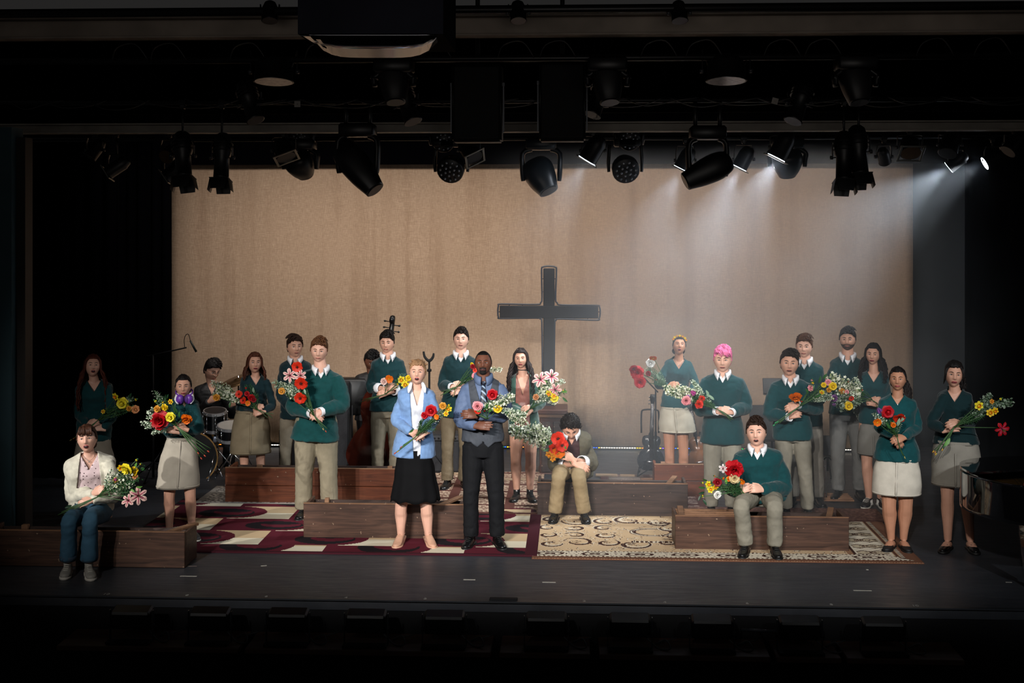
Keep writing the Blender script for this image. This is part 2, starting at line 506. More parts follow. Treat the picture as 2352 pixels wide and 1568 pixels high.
    for q in range(nR):
        up = math.sin(2 * PI * q / nR); th = .0020 + (.0022 if male else .0028) * abs(up) + (.0006 if up < 0 else 0)
        out = Vector((math.cos(2 * PI * q / nR), 0, up)).normalized()
        tub.append([e.verts.new(ring[q] + out * math.cos(a2) * th + Vector((0, -1, 0)) * math.sin(a2) * th * .8) for a2 in [2 * PI * j / 6 for j in range(6)]])
    for q in range(nR):
        for j in range(6):
            e.faces.new((tub[q][j], tub[q][(j+1) % 6], tub[(q+1) % nR][(j+1) % 6], tub[(q+1) % nR][j]))
    c = face(0, mz)
    dark = bmesh.new(); ellipsoid(dark, Vector((0, min(v.y for v in ring) + .0058 , mz)), (mw * .97, .0055, mh + .0008), 12, 6, mi=1); merge(e, dark)
    if mouth > .3:
        dark = bmesh.new(); ellipsoid(dark, Vector((0, min(v.y for v in ring) + .0034, mz + mh * .62)), (mw * .62, .005, mh * .26), 10, 6, mi=2); merge(e, dark)
    e.transform(MH)
    obj('mouth', e, [mat('lips_male' if male else 'lips_female', 'a9685c' if male else 'a84c4e', .4, .05) if skin != 'brown' else mat('lips_brown', '6b3d38', .4, .05), mat('mouth_inside', '260b0b', .7, 0), mat('teeth', 'd8d2c8', .4, 0)], root)
    # ---------------- hair
    if hair: do_hair(root, MH, MR, hair, male, pr, neck, FRONT, SIDE)
    if beard:
        full = beard == 'full'
        bm = head_grid(MH, mouth, male, nu=80, nv=70, off=lambda p: .0024, mask=lambda p: p.y < (.02 if full else -.03) and (
            (abs(p.x) < .026 and p.z < -.068) or (abs(p.x) < .028 and -.052 < p.z < -.040 and p.y < -.05) or (.0235 < abs(p.x) < .031 and p.z < -.040 and p.y < -.03) or (full and p.z < -.045 - .0 and abs(p.x) > .03)))
        obj('beard', bm, mat('beard_' + beard, '4e3a30' if full else brow, .9, .3, 200), root)
    ctx = dict(root=root, P=P, S=S, k=k, w=w, pel=pel, neck=neck, SIDE=SIDE, FRONT=FRONT, arms=arms, male=male, hemz=hemz, hem=hem, hips=hips, kn=kn, an=an,
               heft=heft, seated=seated, pr=pr, seed=seed, tl=tl, feet_dir=feet_dir, MH=MH, MR=MR, hc=hc, hs=hs, Y=Y, face=face)
    top_style(ctx)
    if bottom: bottom(ctx)
    make_shoes(ctx, shoes)
    return ctx
def do_hair(root, MH, MR, hair, male, pr, neck, FRONT, SIDE):
    style, col = hair[0], hair[1]
    hm = mat('hair_' + col, col, .6, .35, 30, bump=.6, bscale=70, spec=.25, stretch=(1, 1, .35))
    fr = hair[2] if len(hair) > 2 else {}
    hl = fr.get('line', .078 if male else .082)
    vol = fr.get('vol', .016)
    sd = pr.random() * 30
    def mask(p):
        if p.y < -.030: return p.z > hl - .10 * max(0, (abs(p.x) - .048)) / .03 * .4
        if p.y < .004: return p.z > (.030 if male else .015) or (p.z > (-.005) and abs(p.x) > .06 and p.y > -.022)
        if p.y < .03: return p.z > .012
        return p.z > (-.055 if male else -.05)
    def off(p):
        t = max(0, min(1, (p.z - .02) / .09)); f = max(0, min(1, (-p.y + .02) / .1))
        o = .007 + vol * t + vol * .5 * f * t
        if style in ('buzz',): return .0035
        if style == 'bun': o = .009 + .006 * t
        if style == 'long' or style == 'wavy': o = .010 + .010 * t
        if style == 'curly': o += .010 * (noise.noise(p * 55 + Vector((sd, 0, 0))) + .6)
        else: o += .006 * noise.noise(Vector((p.x * 60, p.y * 18, p.z * 18)) + Vector((sd, 0, 0)))
        edge = 0
        return o
    bm = head_grid(MH, 0, male, nu=72, nv=56, off=off, mask=mask)
    # fold rim inwards so the hair has thickness
    ext = bmesh.ops.extrude_edge_only(bm, edges=[e for e in bm.edges if e.is_boundary])
    cen = MH @ Vector((0, 0, .0))
    for v in [g for g in ext['geom'] if isinstance(g, bmesh.types.BMVert)]:
        v.co += (cen - v.co).normalized() * .022
    def lock(pts, r0, r1, seg=6, flat=1.0):
        n = len(pts); sweep(bm, pts, [(r0 + (r1 - r0) * (i / (n - 1)) ** 1.5, (r0 + (r1 - r0) * (i / (n - 1)) ** 1.5) * flat) for i in range(n)], seg=seg, n=2)
    def L(x, y, z): return MH @ Vector((x, y, z))
    if style in ('short', 'side', 'quiff', 'pink'):
        part = fr.get('part', 1)
        for i in range(70):
            x = pr.uniform(-.058, .058); y = pr.uniform(-.085, .05)
            zz = math.sqrt(max(.0, 1 - (x / .08) ** 2 - (y / .1) ** 2)) * .112
            zz = max(zz, .05)
            base = Vector((x, y, zz + .012 + vol * .7))
            sw = fr.get('sweep', .03)
            dx = part * sw * (1 if style != 'short' else .4) + pr.uniform(-.008, .008)
            up = fr.get('up', .010)
            e = base + Vector((dx * .5, -.012, up)); e2 = base + Vector((dx, -.022 if style != 'pink' else -.03, up * .4 - abs(dx) * .25))
            if style == 'pink' and y < -.02:
                e2 = base + Vector((part * .035, -.020, -.018 - pr.random() * .03)) + Vector((0, -.006, 0))
            lock([MH @ (base - Vector((dx * .3, -.01, .006))), MH @ e, MH @ e2], .0085, .0025)
        if style == 'pink':
            for i in range(14):
                x0 = .0 + pr.uniform(-.02, .03)
                lock([L(x0 * .5, -.075, .105), L(x0 + .015, -.108, .085), L(x0 + .030 + pr.uniform(0, .01), -.104, .045 + pr.uniform(-.008, .015))], .009, .003)
    if style == 'curly':
        for i in range(190):
            a = pr.uniform(0, 2 * PI); el = pr.uniform(-.1, 1.5)
            d = Vector((math.cos(a) * math.cos(el), math.sin(a) * math.cos(el), math.sin(el)))
            if d.y < -.3 and d.z < .55: continue
            if d.z < .1 and d.y < .1: continue
            p = Vector((d.x * .082, d.y * .10, d.z * .120)) * (1 + vol * 4)
            t = Vector((pr.uniform(-1, 1), pr.uniform(-1, 1), pr.uniform(-1, 1))).normalized()
            t = (t - d * t.dot(d)).normalized(); b = d.cross(t)
            pts = [MH @ (p + (t * math.cos(q) + b * math.sin(q)) * .011 + d * .004 * q) for q in (0, 1.3, 2.6, 3.9, 5.2)]
            sweep(bm, pts, [.003, .0045, .0045, .004, .002], seg=5)
    if style in ('long', 'wavy'):
        for i in range(int(fr.get('n', 90) * .5)):
            x = pr.uniform(-.062, .062); ph = pr.uniform(0, 6); l2 = fr.get('len', .34) * pr.uniform(.75, 1.0); w_ = .012 if style == 'wavy' else .005
            pts = [L(x * .4, .05, .118), L(x, .105, .06), L(x * 1.2, .105, -.03)]; last = pts[-1]
            for j in range(1, 7):
                t = j / 6; pts.append(last + SIDE * (x * .9 * t + w_ * math.sin(ph + 12 * t)) + FRONT * (.02 * t + w_ * math.cos(ph + 10 * t)) + Vector((0, 0, -l2 * t)))
            lock(pts, .013, .005, seg=5, flat=.8)
        ln = fr.get('len', .34); wv = fr.get('wave', .006 if style == 'long' else .016); spread = fr.get('spread', .03)
        N = fr.get('n', 90)
        fw = fr.get('front', .4)
        for i in range(N):
            s = -1 if i % 2 else 1
            if fr.get('side'): s = fr['side'] if pr.random() < .8 else -fr['side']
            a = pr.uniform(0, 1)       # 0 = front of the ear, 1 = back
            y0 = -.045 + a * .135; x0 = s * math.sqrt(max(.05, 1 - ((y0 - .01) / .12) ** 2)) * .080
            q = Vector((x0 * .35, y0 * .8, .118)); q1 = Vector((x0 * .98, y0, .055)); q2 = Vector((x0 * 1.10, y0 + .012, -.03))
            f = (1 - a) < fw
            end_y = (-.075 if a < fw else .06) * (1 if ln > .2 else .6)
            l2 = ln * pr.uniform(.72, 1.0); pts = [MH @ q, MH @ q1, MH @ q2]
            ph = pr.uniform(0, 6); last = MH @ q2
            ns = 7
            for j in range(1, ns + 1):
                t = j / ns
                x = s * (.005 + spread * math.sin(t * PI * .7)) + wv * math.sin(ph + t * 13); y = wv * math.cos(ph + t * 11)
                pts.append(last + SIDE * (x + s * pr.uniform(0, .02) * t) - FRONT * (end_y * min(1, t * 2.0) + y) + Vector((0, 0, -l2 * t)))
            lock(pts, .0105, .003, seg=5, flat=.8)
    if style in ('updo', 'ponytail', 'bun'):
        if style == 'bun': ellipsoid(bm, L(0, .075, -.045), (.074, .045, .048), 14, 8)
        else: ellipsoid(bm, L(0, .105, .045 if style != 'ponytail' else .02), (.045, .035, .04), 12, 8)
        for i in range(26 if style == 'updo' else 0):
            a = pr.uniform(-1.2, 1.2); x = math.sin(a) * .078; z = .03 + pr.uniform(0, .075)
            z = min(z, .06) if abs(a) > .8 else z
            p = Vector((x * 1.05, -.01 + pr.uniform(-.03, .06), z + .02))
            lock([MH @ p, MH @ (p + Vector((x * .16, -.01, .012))), MH @ (p + Vector((x * .22, .012, .004)))], .009, .004)
    if style in ('ponytail',) or fr.get('tail'):
        for i in range(34):
            s = fr.get('tail', 1); ph = pr.uniform(0, 6)
            st = L(0, .10, .03) + SIDE * pr.uniform(-.02, .02)
            pts = [st]
            for j in range(1, 7):
                t = j / 6
                pts.append(st + SIDE * (s * (.085 * min(1, t * 1.8)) + .016 * math.sin(ph + t * 12)) + FRONT * (.10 * t) + Vector((0, 0, .02 - fr.get('len', .3) * t + .01 * math.sin(ph + 9 * t))))
            lock(pts, .011, .004, seg=5)
    if fr.get('bangs'):
        for i in range(34):
            x = pr.uniform(-.052, .052); b = Vector((x * .8, -.07, .105))
            lock([MH @ b, MH @ Vector((x, -.103, .075)), MH @ Vector((x * 1.06 + pr.uniform(-.004, .004), -.099, .030 + pr.uniform(0, .012)))], .0085, .003)
    if fr.get('face_locks'):
        for s in (-1, 1):
            for i in range(5):
                x = s * (.066 + i * .003)
                lock([L(x * .8, -.05, .07), L(x * 1.06, -.058, .02), L(x * 1.10, -.05 + i * .006, -.05 - i * .01)], .006, .002)
    obj('hair', bm, hm, root)

# ------------------------------------------------------------------ clothing
def vcut(b, c, apex_dz, half, neck, FRONT, SIDE, seat=False):
    """cut a clean V opening in the front of a garment"""
    A = neck + Vector((0, 0, -apex_dz))
    up = Vector((0, 0, 1))
    geo = lambda: b.verts[:] + b.edges[:] + b.faces[:]
    tops = [neck + SIDE * s * half + up * .035 for s in (-1, 1)]
    nrm = []
    for s, T in zip((-1, 1), tops):
        d = (T - A).normalized(); n = d.cross(FRONT).normalized()
        if n.dot(SIDE * -s) < 0: n = -n            # points to the inside of the V
        nrm.append(n)
        bmesh.ops.bisect_plane(b, geom=geo(), plane_co=A, plane_no=n, dist=1e-5)
    kill = []
    for f in b.faces:
        m = f.calc_center_median()
        if (m - A).dot(nrm[0]) > 0 and (m - A).dot(nrm[1]) > 0 and (m - neck).dot(FRONT) > -.02 and m.z > A.z - .01: kill.append(f)
    bmesh.ops.delete(b, geom=kill, context='FACES')
    return A, tops
def rim(b, w=.007):
    """turn boundary edges inwards for a knitted-rib thickness"""
    ed = [e for e in b.edges if e.is_boundary]
    b.normal_update()
    nr = {v: v.normal.copy() for e in ed for v in e.verts}
    r = bmesh.ops.extrude_edge_only(b, edges=ed)
    vs = [g for g in r['geom'] if isinstance(g, bmesh.types.BMVert)]
    for v in vs:
        best = min(nr.items(), key=lambda q: (q[0].co - v.co).length_squared) if len(nr) < 400 else None
        n = best[1] if best else Vector((0, 0, 0))
        v.co -= n * w
def garment(c, col, sleeve=(.075, .064, .054, .046), hem_in=.0, v=(.13, .075), cuff_at=1.0, length=None, loose=.018, name='sweater', m=None, open_front=0, rolled=False, sleeves=True, hemk=1.0):
    k, SIDE, FRONT, neck, pel, male = c['k'], c['SIDE'], c['FRONT'], c['neck'], c['pel'], c['male']
    bm = bmesh.new()
    hem_t = (c['hemz'] - pel.z) / (neck.z - pel.z)
    S = c['S']; hw = (c['hem'][1] - c['hem'][0]) / S / 2 * hemk
    T = TORSO_M if male else TORSO_F
    rings = [(hem_t, None)] + [(t, 1) for t, a, b_ in T if t > hem_t + .07]
    mid = (pel + neck) / 2 - FRONT * .01
    pts, rr = [], []
    def prof(t):
        for i in range(len(T) - 1):
            if T[i][0] <= t <= T[i+1][0]:
                f = (t - T[i][0]) / (T[i+1][0] - T[i][0]); return T[i][1] * (1-f) + T[i+1][1] * f, T[i][2] * (1-f) + T[i+1][2] * f
        return (T[0][1], T[0][2]) if t < T[0][0] else (T[-1][1], T[-1][2])
    for t, fl in rings:
        a, b_ = prof(t)
        p = pel + (neck - pel) * t - (FRONT * .02 * 4 * t * (1 - t) * .5 if t > 0 else Vector((0, 0, 0)))
        wx = a * k * c['w'] + loose; wy = b_ * k * (.5 + .5 * c['w']) + loose
        g = max(0.0, 1 - (t - hem_t) / .5)                     # blend towards the measured hem width
        wx = wx * (1 - g) + hw * g; wy = wy * (1 - g) + max(wy * .96, hw * .70) * g
        wy += (c['heft'] - 1) * .12 * math.exp(-((t - .35) / .3) ** 2)
        if t > .93: wx -= .008; wy -= .008
        pts.append(p); rr.append((wx, wy))
    pts.append(neck + Vector((0, 0, .008))); rr.append(((.075 if male else .066) * k, (.062 if male else .058) * k))
    sweep(bm, pts, rr, seg=32, side=SIDE, n=3, power=2.3)
    for A in (c['arms'] if sleeves else []):
        e = A[2] * cuff_at + A[1] * (1 - cuff_at)
        s0 = A[0] + (neck - A[0]).normalized() * .03
        d = (A[2] - A[1]).normalized()
        sl = sleeve
        sweep(bm, [s0, A[0] * .55 + A[1] * .45, A[1], A[1] * .6 + e * .4, e - d * .035, e - d * .012, e], [min(sl[0] * k * .80, .064), sl[1] * k * .92, sl[2] * k * .96, sl[2] * k * .92, sl[3] * k * 1.02, sl[3] * k * .84, sl[3] * k * .82], seg=14, n=3)
    b = remesh(bm, .0085, .55, smooth=3)
    ax = c['arms']
    wrinkle(b, .0065, 8, 1.5, c['seed'])
    wrinkle(b, .003, 20, 1.2, c['seed'] + 9)
    A = None
    if v:
        A, tops = vcut(b, c, v[0] * k, v[1] * k, neck, FRONT, SIDE)
        rim(b, .006)
    if open_front:
        geo = b.verts[:] + b.edges[:] + b.faces[:]
        b1 = neck + Vector((0, 0, -.3))
        for s in (-1, 1):
            a0 = Vector((neck.x, neck.y, neck.z + .03)) + SIDE * s * .07; a1 = Vector((neck.x, neck.y, c['hemz'])) + SIDE * (s * open_front)
            d = (a0 - a1).normalized(); n = d.cross(FRONT).normalized()
            if n.dot(SIDE * -s) < 0: n = -n
            bmesh.ops.bisect_plane(b, geom=b.verts[:] + b.edges[:] + b.faces[:], plane_co=a1, plane_no=n, dist=1e-5)
            if s < 0: n0, c0 = n, a1
            else: n1, c1 = n, a1
        kill = []
        for f in b.faces:
            m_ = f.calc_center_median()
            if (m_ - c0).dot(n0) > 0 and (m_ - c1).dot(n1) > 0 and (m_ - neck).dot(FRONT) > -.02:
                if (m_ - neck).dot(FRONT) < .17 * 1.6: kill.append(f)
        # keep the sleeves: forearms lie further forward than the chest
        keep = []
        for f in kill:
            m_ = f.calc_center_median(); near = False
            for Ar in c['arms']:
                for q0, q1 in ((Ar[0], Ar[1]), (Ar[1], Ar[2])):
                    d = q1 - q0; t = max(0, min(1, (m_ - q0).dot(d) / d.length_squared))
                    if (m_ - (q0 + d * t)).length < .062 * k * 1.15: near = True
            if not near: keep.append(f)
        bmesh.ops.delete(b, geom=keep, context='FACES')
        rim(b, .006)
    mt = m or mat(name + '_' + col, col, .85, .10, 30, bump=.12, bscale=220, spec=.25, sheen=.15)
    o = obj(name, b, mt, c['root'])
    # ribbed bands: hem and cuffs
    return o
def collar(c, col='e9e9ec', spread=.075, drop=.036, open_=.045, vneck=.045, tie=False):
    """shirt front shell with its collar leaves"""
    k, SIDE, FRONT, neck, pel, male = c['k'], c['SIDE'], c['FRONT'], c['neck'], c['pel'], c['male']
    bm = bmesh.new()
    sm = mat('shirt_' + col, col, .7, .05, 20, bump=.1, bscale=120)
    torso(bm, pel, neck, male, k, c['w'] * .97, inset=-.003, t0=.32, side=SIDE, lean=-FRONT * .01)
    b = bm
    vcut(b, c, vneck * k, .05 * k, neck + Vector((0, 0, .005)), FRONT, SIDE)
    # keep only the front chest
    bmesh.ops.delete(b, geom=[f for f in b.faces if (f.calc_center_median() - neck).dot(FRONT) < -.06 or f.calc_center_median().z < neck.z - .33], context='FACES')
    o = obj('shirt', b, sm, c['root'])
    # collar: band and two leaves
    e = bmesh.new(); rn = (.066 if male else .056) * k; N = 22; rows = []
    A = neck + Vector((0, 0, .015))
    for i in range(N + 1):
        a = R(20) + (2 * PI - R(40)) * i / N             # open at the front
        d = FRONT * math.cos(a) + SIDE * math.sin(a)
        fr = max(0.0, math.cos(a)) ** 1.5
        top_ = A + d * (rn * 1.02) + Vector((0, 0, .032 - .030 * fr)) + FRONT * .01 * fr
        out = A + d * (rn * 1.16 + .014 * fr + .010) + Vector((0, 0, .028 - .034 * fr)) + FRONT * .016 * fr
        low = A + d * (rn * 1.24 + .024 * fr + .010) + Vector((0, 0, -.008 - (drop - .01) * fr)) + FRONT * .024 * fr
        rows.append([e.verts.new(q) for q in (A + d * rn * 1.0 + Vector((0, 0, -.02 - .03 * fr)), top_, out, low)])
    for i in range(N):
        for j in range(3):
            e.faces.new((rows[i][j], rows[i][j+1], rows[i+1][j+1], rows[i+1][j]))
    # pointed leaves at the front
    for s, row in ((1, rows[0]), (-1, rows[-1])):
        tipp = A + SIDE * s * (open_ + .006) * k + FRONT * (rn + .072) + Vector((0, 0, -.030 - drop))
        v4 = e.verts.new(tipp)
        r2 = rows[3] if s > 0 else rows[-4]
        e.faces.new((row[2], row[3], v4)); e.faces.new((row[3], r2[3], v4))
    shell(e, .0035)
    obj('collar', e, sm, c['root'])
    return o
def cuffs(c, col='e9e9ec', which=(0, 1), ln=.055, r=.043):
    for i in which:
        A = c['arms'][i]; d = (A[2] - A[1]).normalized(); e = bmesh.new()
        k = c['k']
        sweep(e, [A[2] - d * .02, A[2] - d * .005 + d * ln * .3, A[2] + d * ln * .75], [r * k * .92, r * k * 1.05, r * k * 1.02], seg=16, n=2, caps=False)
        shell(e, .006)
        obj('shirt_cuff', e, mat('shirt_' + col, col, .7, .05, 20), c['root'])
GREEN = '02363a'
def sweater_m(green=GREEN, cuff=(), sleeve=(.082, .070, .062, .050), v=(.080, .070), loose=.02, cuff_at=1.0):
    def f(c):
        garment(c, green, sleeve=sleeve, v=v, loose=loose, cuff_at=cuff_at)
        collar(c)
        if cuff: cuffs(c, which=cuff)
    return f
def sweater_f(green=GREEN, v=(.115, .095), shirt=False, necklace=None, loose=.010):
    def f(c):
        garment(c, green, sleeve=(.060, .052, .045, .036), v=v, loose=loose)
        if shirt:
            k = c['k']; A = c['neck']
            for s in (-1, 1):
                e = bmesh.new()
                p0 = A + c['SIDE'] * s * .062 * k + Vector((0, 0, .03)) + c['FRONT'] * .02; p1 = A + c['SIDE'] * s * .078 * k + c['FRONT'] * .085 + Vector((0, 0, -.02)); p2 = A + c['SIDE'] * s * .060 * k + c['FRONT'] * .115 + Vector((0, 0, -.06))
                sweep(e, [p0, p1, p2], [(.016, .006), (.020, .006), (.006, .005)], seg=8, side=c['SIDE'], n=3)
                obj('collar', e, mat('shirt_e9e9ec', 'e9e9ec', .7, .05), c['root'])
        if necklace: chain(c)
    return f
def chain(c, drop=.085, choker=False):
    e = bmesh.new(); A = c['neck']; k = c['k']; n = 16; pts = []
    for i in range(n + 1):
        a = PI * (i / n) - PI / 2
        d = c['SIDE'] * math.sin(a) * .056 + c['FRONT'] * (.052 + .04 * math.cos(a) * (0 if choker else 1)) * math.cos(a)
        pts.append(A + d * k + Vector((0, 0, (.035 if choker else .01) - (0 if choker else drop * math.cos(a) ** 1.3))))
    r = .0045 if choker else .0014
    sweep(e, pts, [r] * (n + 1), seg=5)
    if not choker: ellipsoid(e, pts[n // 2] + c['FRONT'] * .004 - Vector((0, 0, .008)), (.005, .004, .008), 8, 6)
    obj('choker' if choker else 'necklace', e, mat('black_cloth', '0b0b0c', .8, 0) if choker else mat('silver', 'c8c8c8', .25, 0, metal=1), c['root'])
def trousers(col='a09279', w=1.0, name='trousers', cuff_r=.070, rolled=False, m=None):
    def f(c):
        k, SIDE, FRONT, pel = c['k'], c['SIDE'], c['FRONT'], c['pel']; h = c['heft'] * w
        bm = bmesh.new()
        top_ = pel + Vector((0, 0, .10))
        if c['seated']:
            sweep(bm, [pel + Vector((0, 0, .16)), pel + Vector((0, 0, .04)), pel - Vector((0, 0, .085))], [(.165 * k, .12 * k), (.180 * k, .145 * k), (.150 * k, .12 * k)], seg=24, side=SIDE, n=3)
        else:
            sweep(bm, [top_, pel + Vector((0, 0, .02)), pel - Vector((0, 0, .09))], [(.155 * k * h, .115 * k * h), (.172 * k * h, .125 * k * h), (.150 * k * h, .112 * k * h)], seg=24, side=SIDE, n=3)
        for i in (0, 1):
            H_, K_, A_ = c['hips'][i], c['kn'][i], c['an'][i].copy()
            A_ = A_ + (K_ - A_).normalized() * (.01 if not rolled else .06)
            sweep(bm, [H_, H_ * .6 + K_ * .4, K_, K_ * .6 + A_ * .4, A_], [.100 * k * h, .094 * k * h, .070 * k * h, .068 * k * h, cuff_r * k * .90], seg=16, n=4, side=SIDE)
        b = remesh(bm, .0095, .6, smooth=3)
        kz = [q.z for q in c['kn']]; az = c['an'][0].z
        def ramp(co):
            t = (co.z - az) / max(.1, kz[0] - az)
            return .5 + 1.1 * math.exp(-((t - .15) / .35) ** 2) + .6 * math.exp(-((t - 1.0) / .25) ** 2)
        wrinkle(b, .0050, 7, 1.7, c['seed'] + 3, ramp); wrinkle(b, .0026, 17, 1.9, c['seed'] + 4, ramp)
        o = obj(name, b, m or mat('twill_' + col, col, .8, .08, 18, bump=.08, bscale=160, spec=.2), c['root'])
        if rolled:
            for i in (0, 1):
                A_ = c['an'][i]; u = (c['kn'][i] - A_).normalized(); e = bmesh.new()
                sweep(e, [A_ + u * .055, A_ + u * .10], [cuff_r * k * .97, cuff_r * k * .99], seg=16)
                oo = obj('trouser_turn_up', e, m or mat('denim_inside', '2c4052', .8, .1), o, world_coords=False); oo.data.transform(base_of(o).inverted())
        return o
    return f
def skirt(col='b3aa98', top_px=None, hem_px=None, name='skirt', seam=True, flare=0, depth=.75, m=None):
    """hem_px = (x0, x1, y) of the lower edge, top_px the same for the waist"""
    def f(c):
        P, SIDE, FRONT, S = c['P'], c['SIDE'], c['FRONT'], c['S']
        t0, t1 = top_px or (c['hem'][0] + 4, c['hem'][1] - 4, c['hem'][2] - 12), hem_px
        a = P((t0[0] + t0[1]) / 2, t0[2]); b_ = P((t1[0] + t1[1]) / 2, t1[2])
        ra, rb = (t0[1] - t0[0]) / S / 2 * (.955 if not seam else .905), (t1[1] - t1[0]) / S / 2
        e = bmesh.new(); N = 56; rows = []; nl = 14
        hipz = .35
        for j in range(nl + 1):
            t = j / nl; r = ra + (rb - ra) * (t ** .7 if not flare else t ** 1.1)
            if not flare: r += .012 * math.sin(t * PI)
            cc = a * (1 - t) + b_ * t; row = []
            for i in range(N):
                an = 2 * PI * i / N
                fl = 1 + (.045 * flare * t * math.sin(an * 9 + c['seed']) if flare else 0)
                x, y = math.cos(an), math.sin(an)
                x = math.copysign(abs(x) ** .85, x); y = math.copysign(abs(y) ** .85, y)
                p = cc + SIDE * x * r * fl + FRONT * y * r * depth * fl
                if flare: p.z += .012 * t * math.sin(an * 9 + c['seed'] + 1.5)
                nv = noise.noise(Vector((p.x * 9 + c['seed'], p.y * 5, p.z * 11))); n2 = noise.noise(Vector((p.x * 22 + c['seed'], p.y * 12, p.z * 9)))
                p += (SIDE * x + FRONT * y) * (nv * .012 + n2 * .005) * (1 - .5 * t)
                row.append(e.verts.new(p))
            rows.append(row)
        for j in range(nl):
            for i in range(N):
                e.faces.new((rows[j][i], rows[j][(i+1) % N], rows[j+1][(i+1) % N], rows[j+1][i]))
        e.faces.new(rows[0])
        shell(e, .004)
        mt = m or mat('skirt_' + col, col, .85, .07, 14, bump=.08, bscale=140, spec=.15)
        o = obj(name, e, mt, c['root'])
        def strip(nm, pts, w, th=.004):
            q = bmesh.new(); sweep(q, pts, [(w, th)] * len(pts), seg=6, side=SIDE)
            oo = obj(nm, q, mt, o, world_coords=False); oo.data.transform(base_of(o).inverted())
        if seam:
            pp = []
            for t in [i / 6 for i in range(7)]:
                r = ra + (rb - ra) * t ** .7 + .012 * math.sin(t * PI)
                pp.append(a * (1 - t) + b_ * t + FRONT * (r * depth + .003) - SIDE * .004)
            strip('button_placket', pp, .010, .0022)
            for zt in (.035, .965):
                ring = []
                for i in range(25):
                    an = PI * i / 24; r = ra + (rb - ra) * zt ** .7
                    x = math.copysign(abs(math.cos(an)) ** .85, math.cos(an)); y = math.sin(an) ** .85 if math.sin(an) > 0 else 0
                    ring.append(a * (1 - zt) + b_ * zt + SIDE * x * (r + .002) + FRONT * y * (r * depth + .003))
                q = bmesh.new(); sweep(q, ring, [(.016 if zt < .5 else .007, .0028)] * 25, seg=6, side=(0, 0, 1))
                for v_ in q.verts: pass
                oo = obj('waistband' if zt < .5 else 'hem_stitching', q, mt, o, world_coords=False); oo.data.transform(base_of(o).inverted())
        return o
    return f
